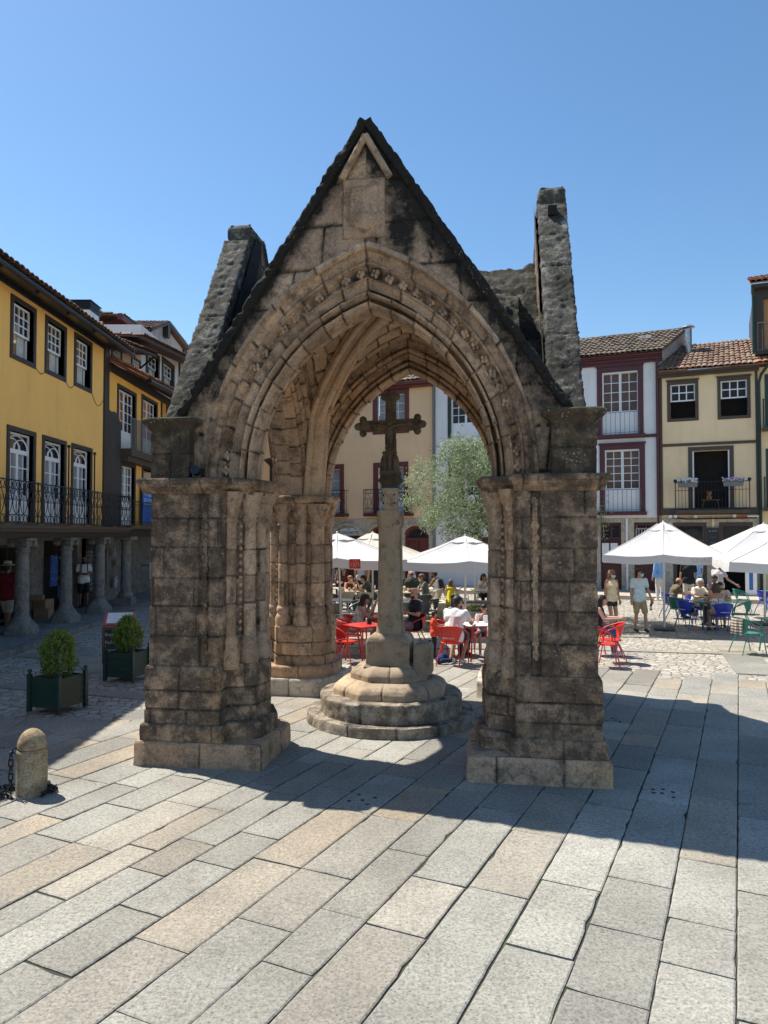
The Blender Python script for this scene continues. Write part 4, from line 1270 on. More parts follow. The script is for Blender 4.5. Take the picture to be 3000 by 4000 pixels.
def window(parent, R, kind, trim=DKWOOD, tw=0.12, name=None, cols=2, rows=4, cap=0.0, behind=None, solid=0.3, proud=0.035):
    x0, x1, z0, z1 = R
    mb = MB(); trim_box(mb, x0, x1, z0, z1, tw, cap=cap, sill=(kind not in ('door', 'fan', 'open')), proud=proud)
    o = mb.build(name or ("window" if kind in ('sash', 'sash6', 'plain') else "balcony_door"), trim, parent, bevel=0.006)
    a, b, c, d = x0 + tw, x1 - tw, z0 + (tw if kind in ('sash', 'sash6', 'plain') else 0.0), z1 - tw
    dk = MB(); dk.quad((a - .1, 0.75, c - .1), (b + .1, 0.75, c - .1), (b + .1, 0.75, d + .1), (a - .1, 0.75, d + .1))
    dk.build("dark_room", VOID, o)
    y = 0.10
    if kind == 'sash':
        m = MB(); zm = c + (d - c) * 0.44
        grid_bars(m, a, b, zm, d, cols, rows, y); m.build("sash", WHITEP, o)
        pane(o, a + .04, b - .04, zm + .04, d - .04, y + 0.02, behind)
        fold_curtain(o, a + (b - a) * 0.60, b, c, zm + 0.1, y + 0.12)
        m = MB(); m.box2((a, y + .06, c), (a + .05, y + .1, zm)); m.box2((b - .04, y + .06, c), (b, y + .1, zm)); m.build("sash_rail", WHITEP, o)
    elif kind == 'sash6':
        m = MB(); zm = c + (d - c) * 0.50
        grid_bars(m, a, b, zm, d, cols, rows, y, w=0.045, fr=0.055); m.build("sash", WHITEP, o)
        pane(o, a + .04, b - .04, zm + .04, d - .04, y + 0.02)
    elif kind == 'plain':
        m = MB(); grid_bars(m, a, b, c, d, cols, rows, y); m.build("sash", WHITEP, o)
        pane(o, a + .04, b - .04, c + .04, d - .04, y + 0.02, behind)
    elif kind in ('door', 'fan'):
        dt = d
        if kind == 'fan':
            dt = d - 0.21 * (d - c)
            m = MB(); m.box2((a, y, dt), (b, y + .05, dt + .06)); m.box2((a, y, d - .05), (b, y + .05, d)); m.box2((a, y, dt + .06), (a + .04, y + .05, d - .05)); m.box2((b - .04, y, dt + .06), (b, y + .05, d - .05))
            cx = (a + b) / 2; rr = (b - a) / 2 - 0.05; hh = d - .05 - dt - .06
            def ar(cx_, r, hgt, k=14): return [(cx_ + r * math.cos(PI * i / k), y + .02, dt + .06 + hgt * math.sin(PI * i / k)) for i in range(k + 1)]
            for (c_, r_, h_) in [(cx, rr, hh * .95), (cx - rr * .38, rr * .58, hh * .72), (cx + rr * .38, rr * .58, hh * .72), (cx, rr * .3, hh * .5)]:
                m.tube(ar(c_, r_, h_), 0.014, 5)
            m.build("fanlight", WHITEP, o)
            pane(o, a + .03, b - .03, dt + .05, d - .04, y + 0.03, None)
        cx = (a + b) / 2; zs_ = c + solid * (dt - c)
        for (p, q) in ((a, cx - 0.004), (cx + 0.004, b)):
            m = MB(); grid_bars(m, p, q, zs_, dt, cols, rows, y)
            m.box2((p, y, c + .02), (q, y + .04, zs_ + 0.001)); m.box2((p + .07, y - .012, c + .1), (q - .07, y, zs_ - .04))
            m.build("door_leaf", WHITEP, o)
            pane(o, p + .04, q - .04, zs_ + .03, dt - .03, y + 0.02, behind)
    elif kind == 'open':
        for p in (a, b - .05): m = MB(); m.box2((p, -0.02, c + .02), (p + .05, 0.45, d - .02)); m.build("door_leaf", WHITEP, o)
    return o

def tile_roof(parent, e0, e1, r1, r0, m, sp=0.21, cr=0.30, name="roof", seed=0, thick=0.09):
    e0, e1, r0, r1 = [np.array(v, float) for v in (e0, e1, r0, r1)]
    nc = max(2, int(np.linalg.norm(e1 - e0) / sp)); nr = max(2, int(np.linalg.norm(r0 - e0) / cr))
    nn = np.cross(e1 - e0, r0 - e0); nn /= np.linalg.norm(nn)
    if nn[2] < 0: nn = -nn
    rg = np.random.default_rng(seed)
    mb = MB()
    q = [e0, e1, r1, r0]
    mb.add([p for p in q] + [p - nn * 0.05 for p in q], [(0, 1, 2, 3), (4, 7, 6, 5), (0, 4, 5, 1), (1, 5, 6, 2), (2, 6, 7, 3), (3, 7, 4, 0)], 0, {"tint": [-.4] * 8})
    def pt(u, v): return (e0 * (1 - u) + e1 * u) * (1 - v) + (r0 * (1 - u) + r1 * u) * v
    k = 6
    an = np.linspace(0, PI, k)
    for i in range(nc):
        u = (i + 0.5) / nc; du = 0.60 / nc
        for j in range(nr):
            v0, v1 = j / nr - (0.03 if j == 0 else 0), min(1.0, (j + 1.18) / nr)
            jt = rg.normal(0, 0.006); ju = rg.normal(0, 0.02 / nc)
            tw = rg.normal(0, 0.012)
            rows = []
            for (v, sc, lift) in ((v0, 1.0, 0.040), (v1, 0.80, 0.012)):
                for a in an:
                    p = pt(u + ju + du * sc * math.cos(a) + (tw / nc if v == v0 else 0), v) + nn * (math.sin(a) * thick * sc + lift + jt)
                    rows.append(p)
            V = rows + [r - nn * 0.02 for r in rows[:k]]
            F = [(a, a + 1, k + a + 1, k + a) for a in range(k - 1)]
            F += [(2 * k + a, 2 * k + a + 1, a + 1, a) for a in range(k - 1)]
            mb.add(V, F, 0, {"tint": [rg.normal(0, 0.28)] * len(V)})
    return mb.build(name, m, parent, smooth=60)

def rail_bars(mb, x0, x1, z0, z1, y, sp=0.11, r=0.009, flare=False):
    mb.tube([(x0, y, z1), (x1, y, z1)], 0.016, 6); mb.tube([(x0, y, z0 + .07), (x1, y, z0 + .07)], 0.011, 5)
    n = int((x1 - x0) / sp)
    for i in range(n + 1):
        x = x0 + (x1 - x0) * i / n
        mb.tube([(x, y, z0), (x, y, z1)], r, 5)
        if flare:
            for zz in (z0 + 0.15, z1 - 0.12): mb.ball((x, y, zz), 0.02, 5)

def scrolls(mb, x0, x1, z0, z1, y, mod=0.37):
    mb.tube([(x0, y, z1), (x1, y, z1)], 0.018, 6); mb.tube([(x0, y, z0 + .03), (x1, y, z0 + .03)], 0.014, 6)
    mb.tube([(x0, y, z1 - .2), (x1, y, z1 - .2)], 0.009, 4); mb.tube([(x0, y, z0 + .22), (x1, y, z0 + .22)], 0.009, 4)
    n = int(round((x1 - x0) / mod)); w = (x1 - x0) / n
    for i in range(n):
        c = x0 + (i + .5) * w
        for zc in (z1 - .1, z0 + .125):
            for o in (-w / 4, w / 4):
                mb.tube([(c + o + .078 * math.cos(a), y, zc + .092 * math.sin(a)) for a in np.arange(10) * 2 * PI / 10], 0.009, 4, closed=True)
        zb, zt = z0 + .22, z1 - .2
        for sg in (-1, 1):
            mb.tube([(c + sg * w * .46 * math.sin(PI * k / 10) ** 0.8, y, zb + (zt - zb) * k / 10) for k in range(11)], 0.010, 4)
            sp = []
            for k in range(15):
                a = k * 0.55; r_ = 0.082 * (1 - k / 17)
                sp.append((c + sg * (0.08 - r_ * math.cos(a)), y, zb + (zt - zb) * .62 + r_ * math.sin(a)))
            mb.tube([(c, y, zb + .02), (c + sg * .01, y, zb + .2)] + sp, 0.008, 4)
    m = int(round((x1 - x0) / 0.95))
    for i in range(m + 1):
        x = x0 + (x1 - x0) * i / m
        mb.tube([(x, y - .004, z0 - .03), (x, y - .004, z1 + .03)], 0.016, 6)

# ------------------------------------------------------------------ left street side
def left_xy(s, y=0.0): return (-9.1 - y, 17.9 + s, 0)
B1 = thing("arcade_house", "ochre house with three tall balcony doors above a stone column arcade", "house", (-9.1, 17.9, 0), PI / 2)
UPW = [(-4.0, -2.65, 6.9, 8.48), (-1.95, -0.6, 6.9, 8.48), (0.09, 1.41, 6.9, 8.47), (1.94, 3.27, 6.93, 8.5), (3.82, 5.14, 6.96, 8.55)]
DRW = [(-3.9, -2.4, 2.9, 5.24), (-1.95, -0.5, 2.9, 5.24), (0.0, 1.48, 2.9, 5.25), (1.86, 3.35, 2.9, 5.25), (3.71, 5.24, 2.9, 5.26)]
mb = MB(); tw = 0.12
wall(mb, -14, 6.13, 2.86, 8.80, [(a + tw, b - tw, c + tw, d - tw) for a, b, c, d in UPW] + [(a + tw, b - tw, c, d - tw) for a, b, c, d in DRW])
shell(mb, -14, 6.13, 2.66, 8.80, 7.0)
mb.build("wall", OCHRE, B1)
for k, r in enumerate(UPW): window(B1, r, 'sash', cols=4, rows=3)
for r in DRW: window(B1, r, 'fan', cols=2, rows=3, solid=0.36, behind=CURTAIN)
mb = MB(); mb.box2((6.13, -0.06, 2.86), (6.52, 0.3, 8.80)); mb.build("corner_board", DKWOOD, B1)
mb = MB()
mb.prism([(-14, -0.62), (6.75, -0.62), (6.75, 0.1), (-14, 0.1)], 8.70, 8.80) if False else None
mb.add([(-14, 0.0, 8.74), (6.75, 0.0, 8.74), (6.75, -0.64, 8.56), (-14, -0.64, 8.56)], [(0, 1, 2, 3)])
mb.box2((-14, -0.05, 8.60), (6.5, 0.0, 8.73))
mb.build("eaves", GUTTER, B1)
mb = MB(); mb.tube([(-14, -0.70, 8.58), (6.9, -0.70, 8.58)], 0.085, 10)
for k in range(12): mb.tube([(-14 + 1.75 * k, -0.70, 8.47), (-14 + 1.75 * k + .05, -0.70, 8.47)], 0.05, 6)
mb.build("gutter", GUTTER, B1, smooth=60)
tile_roof(B1, (-14, -0.72, 8.64), (6.75, -0.72, 8.64), (6.75, 3.5, 9.7), (-14, 3.5, 9.7), TILE_DRK, sp=0.24, cr=0.42, seed=1)
mb = MB(); mb.box2((7.45, 1.0, 8.4), (8.30, 1.7, 10.30)); ch = mb.build("chimney", WHITEP, B1)
mb = MB()
for k in range(4): mb.box2((7.40, 0.95, 10.32 + k * .07), (8.35, 1.75, 10.35 + k * .07))
mb.box2((7.5, 1.05, 10.29), (8.25, 1.65, 10.55)); mb.box2((7.38, 0.93, 10.60), (8.37, 1.77, 10.63))
mb.build("chimney_cowl", GUTTER, ch)
mb = MB(); mb.box2((-14, -0.50, 2.74), (7.62, 0.05, 2.83)); mb.box2((-14, -0.44, 2.66), (7.55, -0.05, 2.74)); bal = mb.build("balcony", BROWNT, B1)
mb = MB(); scrolls(mb, -6.0, 7.55, 2.84, 3.87, -0.42); mb.tube([(7.55, -0.42, 3.87), (7.55, 0.0, 3.87)], .016, 5); mb.build("railing", IRON, bal)
mb = MB()
for x in (2.62, 4.45): mb.tube([(x, -0.40, 2.84), (x, -0.40, 5.0)], 0.022, 6); mb.ball((x, -0.40, 5.02), 0.05, 6)
mb.build("flag_bracket", IRON, bal)
mb = MB(); mb.box2((-14, -0.12, 2.50), (7.8, 0.28, 2.66)); mb.build("beam", DKWOOD, B1)
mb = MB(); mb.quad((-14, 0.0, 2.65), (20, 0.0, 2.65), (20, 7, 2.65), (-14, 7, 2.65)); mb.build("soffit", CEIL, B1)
def cable(parent, pts, sag=0.0, r=0.008):
    m = MB(); m.tube(pts, r, 4); m.build("cable", IRON, parent)
def sagpts(a, b, sag, n=8):
    a = np.array(a, float); b = np.array(b, float)
    return [tuple(a + (b - a) * k / n + np.array([0, 0, -sag * math.sin(PI * k / n)])) for k in range(n + 1)]
cable(B1, sagpts((1.41, -.02, 6.95), (1.95, -.02, 6.93), 0.10)); cable(B1, sagpts((3.27, -.02, 6.95), (3.82, -.02, 6.96), 0.12)); cable(B1, sagpts((5.14, -.02, 6.98), (6.12, -.02, 6.96), 0.3))
# arcade columns
def arcade_column(y, cube=True):
    mb = MB()
    mb.lathe([(0.165, 0.55), (0.175, 0.62), (0.17, 1.2), (0.155, 2.0), (0.155, 2.12), (0.185, 2.14), (0.185, 2.18), (0.16, 2.20), (0.165, 2.3), (0.18, 2.40)], 22, (y, 0.0, 0))
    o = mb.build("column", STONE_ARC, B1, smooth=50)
    mb = MB()
    k = 24
    an = (np.arange(k) + .5) * 2 * PI / k
    P = []
    for (z, r, q) in [(0.08, .33, 1), (0.24, .33, 1), (0.29, .31, .9), (0.37, .265, .6), (0.46, .225, .25), (0.52, .205, 0), (0.58, .175, 0)]:
        cs, sn = np.cos(an), np.sin(an)
        f = 1 / np.maximum(np.abs(cs), np.abs(sn))
        rr = r * ((1 - q) + q * np.minimum(f, 1.32))
        P.append(np.stack([y + rr * cs, rr * sn, np.full(k, z)], 1))
    mb.grid(np.array(P), wrap=True)
    mb.build("column_base", STONE_ARC, o, smooth=40)
    mb = MB(); mb.box2((y - .27, -.25, 2.43), (y + .27, .25, 2.50))
    for sx in (-1, 1):
        for yy in (-.25, .25):
            mb.lathe([(0.08, -0.07), (0.08, 0.07)], 12, (y + sx * .22, yy * .7, 2.35), R=Matrix.Rotation(PI / 2, 4, 'X'))
            mb.lathe([(0.035, -0.08), (0.035, 0.08)], 8, (y + sx * .22, yy * .7, 2.35), R=Matrix.Rotation(PI / 2, 4, 'X'))
    mb.box2((y - .19, -.17, 2.3), (y + .19, .17, 2.43))
    mb.build("column_capital", STONE_ARC, o, bevel=0.01)
for y in (-4.4, -1.75, 0.88, 3.47, 5.98): arcade_column(y)
# shop wall at the back of the arcade
sw = MB(); sw.quad((-14, 7, 0), (-14, 7, 2.7), (20, 7, 2.7), (20, 7, 0)); sw.quad((-14, 1.3, 0), (-14, 1.3, 2.7), (-14, 7, 2.7), (-14, 7, 0)); sw.quad((20, 1.3, 0), (20, 7, 0), (20, 7, 2.7), (20, 1.3, 2.7))
SOP = [(-8, -4, 0.1, 2.3), (-2.6, -0.2, .1, 2.45), (0.9, 3.85, .1, 2.3), (4.9, 7.4, .1, 2.4), (7.75, 9.0, .1, 2.45), (9.3, 10.1, 0.7, 2.3)]
wall(sw, -14, 20, 0.0, 2.66, SOP, y=1.3, depth=0.35)
sh = sw.build("shop_wall", STONE_ARC, B1)
mb = MB()
for o in SOP: mb.box2((o[0] - .3, 2.6, 0), (o[1] + .3, 2.65, 2.7))
mb.quad((-14, 1.64, .115), (12, 1.64, .115), (12, 2.6, .115), (-14, 2.6, .115))
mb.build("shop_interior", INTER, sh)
for (a, b) in ((2.45, 3.8), (0.95, 2.3)):
    m = MB(); grid_bars(m, a, b, .15, 2.28, 2, 3, 1.52, w=.06, fr=.08); m.build("shop_door", DKWOOD, sh)
m = MB(); m.box2((9.35, 1.5, .12), (10.05, 1.56, .95)); grid_bars(m, 9.35, 10.05, .95, 2.3, 2, 1, 1.5); m.build("shop_window", DKGREEN, sh)
m = MB()
for k in range(6):
    for j in range(4): m.box((9.5 + .14 * j, 1.75, 1.05 + .22 * k), (.11, .03, .14))
m.build("shelf_goods", CARD, sh)
mb = MB()
for k in range(7):
    a = k * .9
    mb.tube([(3.3 + .17 * math.cos(t + a) * (1 + .06 * k), 1.24 - .01 * k, 1.95 + .3 * math.sin(t + a)) for t in np.arange(14) * 2 * PI / 14], .014, 4, closed=True)
mb.build("cable_coil", BLACKP, sh)

# --- amber house next door, with dark slate corner and attic
B2 = thing("attic_house", "amber house with dark slate corner, iron balconies and a low attic under a deep eave", "house", (-9.1, 17.9, 0), PI / 2)
b2w = [(7.37, 9.31, 5.57, 7.75), (9.9, 11.86, 5.57, 7.86)]
b2d = [(7.71, 9.30, 2.9, 5.12), (10.03, 11.7, 2.9, 5.18)]
mb = MB()
wall(mb, 6.52, 12.33, 2.86, 8.25, [(a + tw, b - tw, c, d - tw) for a, b, c, d in b2w + b2d]); shell(mb, 6.52, 12.33, 2.66, 8.25, 7)
mb.build("wall", OCHRE2, B2)
window(B2, b2w[0], 'door', cols=2, rows=4, solid=.3); window(B2, b2w[1], 'door', cols=2, rows=4, solid=.3)
window(B2, b2d[0], 'door', cols=2, rows=4, solid=.4, behind=CURTAIN); window(B2, b2d[1], 'open')
mb = MB()
pl = [(6.52, 2.86), (7.66, 2.86), (7.66, 6.42), (7.5, 6.5), (7.36, 6.66), (7.05, 6.72), (6.9, 6.66), (6.52, 6.70)]
mb.add([(x, -0.05, z) for x, z in pl] + [(x, 0.02, z) for x, z in pl], [tuple(range(8))] + [(i + 8, (i + 1) % 8 + 8, (i + 1) % 8, i) for i in range(8)])
mb.build("slate_panel", BROWNW, B2)
mb = MB(); mb.box2((6.52, -0.06, 8.0), (15.2, 0.0, 8.3)); mb.add([(6.5, -0.03, 8.22), (15.2, -0.03, 8.4), (15.2, -0.66, 8.38), (6.5, -0.66, 7.98)], [(0, 1, 2, 3)]); mb.build("eaves", DKWOOD, B2)
mb = MB(); mb.tube([(8.6, -0.70, 8.08), (15.2, -0.70, 8.40)], 0.10, 8); mb.build("gutter", GUTTER, B2, smooth=60)
tile_roof(B2, (6.5, -0.7, 8.08), (15.2, -0.7, 8.48), (15.2, 1.15, 9.35), (6.5, 1.15, 8.98), TILE_RED, sp=.22, cr=.4, seed=3)
mb = MB(); wall(mb, 6.9, 13.2, 9.1, 9.95, [(9.85, 10.75, 9.3, 9.64), (12.05, 12.95, 9.4, 9.75)], y=1.1, depth=.12); shell(mb, 6.9, 13.2, 9.1, 10.2, 6, 1.1); mb.build("attic_wall", PEACH, B2)
for (a, b, c, d) in ((9.75, 10.85, 9.22, 9.7), (11.95, 13.05, 9.32, 9.82)):
    m = MB(); trim_box(m, a, b, c, d, .09, proud=-1.06, back=1.2); w_ = m.build("attic_window", DKWOOD, B2)
    m = MB(); grid_bars(m, a + .09, b - .09, c + .08, d - .09, 4, 2, 1.12); m.build("sash", WHITEP, w_); pane(w_, a + .1, b - .1, c + .1, d - .1, 1.15, CURTAIN)
mb = MB(); mb.add([(6.9, 1.1, 9.9), (13.2, 1.1, 10.2), (11.9, 0.1, 9.78), (6.9, 0.1, 9.12)], [(0, 1, 2, 3)]); mb.tube([(6.9, .1, 9.10), (11.9, 0.1, 9.76)], 0.05, 6)
mb.tube([(12.6, 1.08, 9.3), (11.8, 0.12, 9.72)], 0.04, 5); mb.build("attic_eaves", DKWOOD, B2)
tile_roof(B2, (6.9, 0.07, 9.17), (11.9, 0.07, 9.83), (13.2, 2.6, 10.25), (6.9, 2.6, 9.6), TILE_DRK, sp=.24, cr=.42, name="attic_roof", seed=4)
mb = MB(); mb.box2((7.60, -0.5, 2.78), (12.4, .05, 2.86)); b_ = mb.build("balcony", BROWNT, B2)
mb = MB(); rail_bars(mb, 7.66, 12.3, 2.87, 3.75, -.44, sp=.13, flare=True); mb.build("railing", IRON, b_)
mb = MB(); mb.box2((7.66, -0.42, 5.30), (12.33, .05, 5.55)); mb.box2((7.66, -.3, 5.12), (12.33, .0, 5.3)); b_ = mb.build("balcony", BROWNT, B2)
mb = MB(); rail_bars(mb, 7.72, 12.3, 5.56, 6.62, -.38, sp=.14, r=.016); mb.build("railing", IRONG, b_)
mb = MB(); mb.box2((6.5, -0.1, 2.5), (14.4, .25, 2.8)); mb.build("beam", DKWOOD, B2)
mb = MB(); mb.box2((8.13, -.28, 0.08), (8.71, .28, 0.38)); mb.lathe([(.26, .38), (.28, .45), (.18, .6), (.16, 2.3), (.19, 2.34), (.22, 2.4)], 20, (8.42, 0, 0)); mb.box2((8.05, -.28, 2.4), (8.8, .28, 2.51)); mb.build("column", STONE_ARC, B2, smooth=40)
BN = thing("banner", "blue cloth banner hanging on the iron balcony rail of the amber house", "banner", (-8.95, 28.35, 0), PI / 2)
mb = MB(); P = np.zeros((12, 6, 3)); P[:, :, 0] = np.linspace(-.75, .75, 12)[:, None]; P[:, :, 2] = np.linspace(2.98, 4.45, 6)[None]; P[:, :, 1] = 0.02 * np.sin(np.linspace(0, 9, 12))[:, None]
mb.grid(P); P2 = P.copy(); P2[..., 1] += .006; mb.grid(P2, rev=True)
mb.build("cloth", cloth("banner_blue", (0.05, 0.19, 0.62)), BN, smooth=180)
text_mesh("lettering", "WORK", 0.36, cloth("banner_pale", (0.45, 0.62, 0.8)), BN, (-0.68, -0.035, 4.12), (rad(90), 0, 0), align='LEFT')
text_mesh("lettering", "BOOK", 0.36, cloth("banner_pale", (0.45, 0.62, 0.8)), BN, (-0.68, -0.035, 3.80), (rad(90), 0, 0), align='LEFT')
B3 = thing("narrow_house", "orange narrow house front beyond the amber house, mostly behind the canopy", "house", (-9.1, 17.9, 0), PI / 2)
mb = MB(); wall(mb, 12.42, 20, 2.66, 8.35, [(13.2, 14.6, 5.6, 7.9), (15.6, 17, 5.6, 7.9), (13.2, 14.6, 2.9, 5.1)]); shell(mb, 12.42, 20, 2.66, 8.35, 7); mb.build("wall", ORANGE, B3)
for r in ((13.08, 14.72, 5.6, 8.02), (15.48, 17.12, 5.6, 8.02), (13.08, 14.72, 2.9, 5.22)): window(B3, r, 'door', cols=2, rows=4)
mb = MB(); mb.box2((12.33, -.05, 2.8), (12.42, .05, 8.2)); mb.build("drainpipe", DKWOOD, B3)
# --- upper floors of the houses behind
B4 = thing("white_attic_house", "white attic storey with two dark framed sash windows under a deep tiled eave", "house", (-10.2, 17.9, 0), PI / 2)
mb = MB(); wall(mb, 13.15, 24, 9.0, 11.4, [(13.98, 15.5, 9.5, 10.5), (16.27, 17.95, 9.6, 10.65), (20, 21.4, 9.6, 10.6)]); shell(mb, 13.15, 24, 7, 11.4, 6); mb.build("wall", WHITEW, B4)
for r in ((13.78, 15.70, 9.3, 10.66), (16.07, 18.11, 9.4, 10.78), (19.8, 21.6, 9.4, 10.8)): window(B4, r, 'sash', cols=3, rows=2, tw=.2)
mb = MB(); mb.add([(12.9, 0.0, 10.85), (24, 0, 11.5), (24, -.95, 11.6), (10.2, -.95, 10.08)], [(0, 1, 2, 3)]); mb.tube([(10.2, -.95, 10.06), (24, -.95, 11.58)], .07, 6); mb.box2((18.85, -.06, 9.0), (19.0, .1, 11.2)); mb.tube([(18.9, -.05, 9.9), (19.6, -.8, 10.9)], .05, 5); mb.build("eaves", DKWOOD, B4)
tile_roof(B4, (10.2, -1.0, 10.13), (24, -1.0, 11.65), (24, 2.2, 11.95), (11.0, 2.2, 10.5), TILE_DRK, sp=.26, cr=.42, seed=6)
B5 = thing("grey_gabled_house", "grey stained house gable with a timber ridge behind the white attic", "house", (-12.0, 17.9, 0), PI / 2)
mb = MB(); pl = [(19.9, 10.0), (27.5, 10.0), (27.5, 13.5), (22.4, 14.0), (19.9, 12.9)]
mb.add([(x, 0, z) for x, z in pl] + [(x, 6, z) for x, z in pl], [tuple(range(5)), tuple(reversed(range(5, 10)))] + [(i + 5, (i + 1) % 5 + 5, (i + 1) % 5, i) for i in range(5)]); mb.build("wall", GREYPL, B5)
mb = MB(); mb.tube([(19.4, -.25, 12.9), (22.4, -.3, 14.1), (28, -.3, 13.6)], .09, 5); mb.box2((22.2, -.3, 13.3), (22.6, .1, 14.1)); mb.box2((26.2, -.1, 10.5), (26.5, .05, 13.6)); mb.build("barge_board", DKWOOD, B5)
tile_roof(B5, (19.2, -.35, 12.9), (19.2, 6, 12.9), (22.4, 6, 14.15), (22.4, -.35, 14.15), TILE_DRK, seed=7, name="roof"); tile_roof(B5, (28.5, -.35, 13.6), (28.5, 6, 13.6), (22.4, 6, 14.15), (22.4, -.35, 14.15), TILE_DRK, seed=8, name="roof")
B6 = thing("red_eaved_house", "upper floor with dark red timber eave behind the white chimney", "house", (-12.0, 17.9, 0), PI / 2)
mb = MB(); mb.box2((14.4, 0.3, 9), (19.0, 5, 11.9)); mb.build("wall", PEACH, B6)
mb = MB(); mb.add([(14.0, .3, 11.6), (19.6, .3, 12.3), (19.6, -.6, 12.1), (14.0, -.6, 11.95)], [(0, 1, 2, 3)]); mb.tube([(14.0, -.6, 12.0), (19.6, -.6, 12.15)], .16, 6); mb.build("eaves", MAROON, B6)
tile_roof(B6, (14.2, -.6, 12.1), (19.6, -.6, 12.2), (18.6, 3, 12.65), (14.2, 3, 12.5), TILE_DRK, sp=.26, cr=.42, seed=9)

# ------------------------------------------------------------------ far side of the square
FROT = math.atan2(FD[1], FD[0])
def far(name, label, cat="house"): return thing(name, label, cat, (FA[0], FA[1], 0), FROT)
STW = STONE_LITE
B7 = far("white_house", "white house with maroon framed French windows and a mossy tiled roof")
w7 = [(-0.71, 1.28, 7.05, 10.1), (-0.62, 1.32, 3.6, 6.6), (-4.0, -2.0, 7.05, 10.1), (-4.0, -2.0, 3.6, 6.6)]
mb = MB(); wall(mb, -4.6, 1.92, 3.35, 10.35, [(a + .24, b - .22, c, d - .3) for a, b, c, d in w7]); shell(mb, -4.6, 1.92, 0, 10.35, 8); mb.build("wall", WHITEW, B7)
for i, r in enumerate(w7):
    o = window(B7, r, 'door', trim=MAROON, tw=.23, cols=2, rows=(4 if i % 2 == 0 else 5), solid=.36, behind=INNERW, cap=.08, proud=.05)
    m = MB(); m.box2((r[0] - .08, -.22, r[2] - .16), (r[1] + .06, .02, r[2] - .005)); m.build("sill", MAROON, o)
    m = MB(); rail_bars(m, r[0] + .2, r[1] - .18, r[2], r[2] + .98, -.14, sp=.19, r=.010); m.build("railing", IRONG, o)
mb = MB(); mb.box2((-4.6, -.06, 6.86), (1.92, -.002, 7.0)); mb.box2((1.80, -.10, 3.4), (1.92, -.003, 10.2)); mb.build("timber_band", MAROON, B7)
mb = MB()
for k, (o_, z0, z1) in enumerate([(.12, 10.18, 10.28), (.22, 10.28, 10.4), (.34, 10.4, 10.52)]): mb.box2((-4.7, -o_, z0), (2.08, .02, z1 - .002))
mb.tube([(-4.7, -.40, 10.55), (2.1, -.40, 10.50)], .06, 6); mb.build("cornice", MAROON, B7)
tile_roof(B7, (-4.7, -.42, 10.62), (2.15, -.42, 10.58), (3.05, 3.0, 12.28), (-4.7, 3.0, 12.28), TILE_OLD, sp=.22, cr=.33, seed=11)
mb = MB(); mb.add([(1.92, 0, 9.4), (3.0, 3.0, 9.4), (3.0, 3.0, 12.22), (1.92, 0, 10.5)], [(0, 1, 2, 3)]); mb.add([(1.92, 0, 10.3), (2.95, 3.0, 10.3), (2.95, 3.0, 12.2), (1.95, 0, 10.5)], [(3, 2, 1, 0)]); mb.build("side_wall", GREYPL, B7)
mb = MB(); mb.box2((.05, -.02, 0), (.05 + .02, .0, .1)); mb.add([(.9, 1.5, 11.62), (1.5, 1.5, 11.62), (1.5, 2.0, 11.9), (.9, 2.0, 11.9)], [(0, 1, 2, 3)]); mb.build("skylight", GALV, B7)
mb = MB(); mb.tube([(1.86, -.16, 10.45), (1.86, -.16, 0.15)], .055, 6); mb.build("drainpipe", MAROON, B7)
mb = MB(); mb.box2((-4.2, .3, 10.6), (-3.4, 1.0, 12.9)); mb.build("chimney", GREYPL, B7)
g7 = MB(); wall(g7, -4.6, 1.95, 0, 3.33, [(-2.6, -1.1, .12, 3.0), (-.62, .28, .12, 3.12), (.82, 1.78, .12, 3.12)], y=.02, depth=.3); gf = g7.build("ground_floor", STW, B7)
for (a, b) in ((-2.6, -1.1), (-.62, .28), (.82, 1.78)):
    m = MB(); m.box2((a, .22, .12), (b, .28, 2.35)); m.box2((a, .2, 2.35), (b, .28, 2.45)); m.box2((a, .2, 3.0), (b, .28, 3.12)); m.box2((a, .2, 2.45), (a + .1, .28, 3.0)); m.box2((b - .1, .2, 2.45), (b, .28, 3.0)); m.box2(((a + b) / 2 - .04, .2, .12), ((a + b) / 2 + .04, .28, 3.0))
    for p in (a + .1, (a + b) / 2 + .06): m.box2((p, .2, .3), (p + (b - a) / 2 - .2, .215, 1.0)); m.box2((p, .2, 1.2), (p + (b - a) / 2 - .2, .215, 2.2))
    dr = m.build("door", MAROON, gf, bevel=.005); pane(dr, a + .1, b - .1, 2.45, 3.0, .26, VOID)
m = MB()
for k in range(7): m.tube([(.9 + .12 * k, .12, 2.46), (.9 + .12 * k, .12, 2.8), (.93 + .12 * k, .12, 2.86), (.98 + .12 * k, .12, 2.86), (1.01 + .12 * k, .12, 2.8)], .012, 4)
m.build("window_grille", WHITEP, gf)
m = MB(); m.tube([(.53, -.06, 0.13), (.53, -.06, 3.3)], .05, 6); m.build("downpipe", WHITEP, gf)
for p in (-.55, -.18):
    m = MB(); m.box2((p, -.02, 1.35), (p + .3, .18, 2.2)); m.build("paper_notice", PAPER, gf)

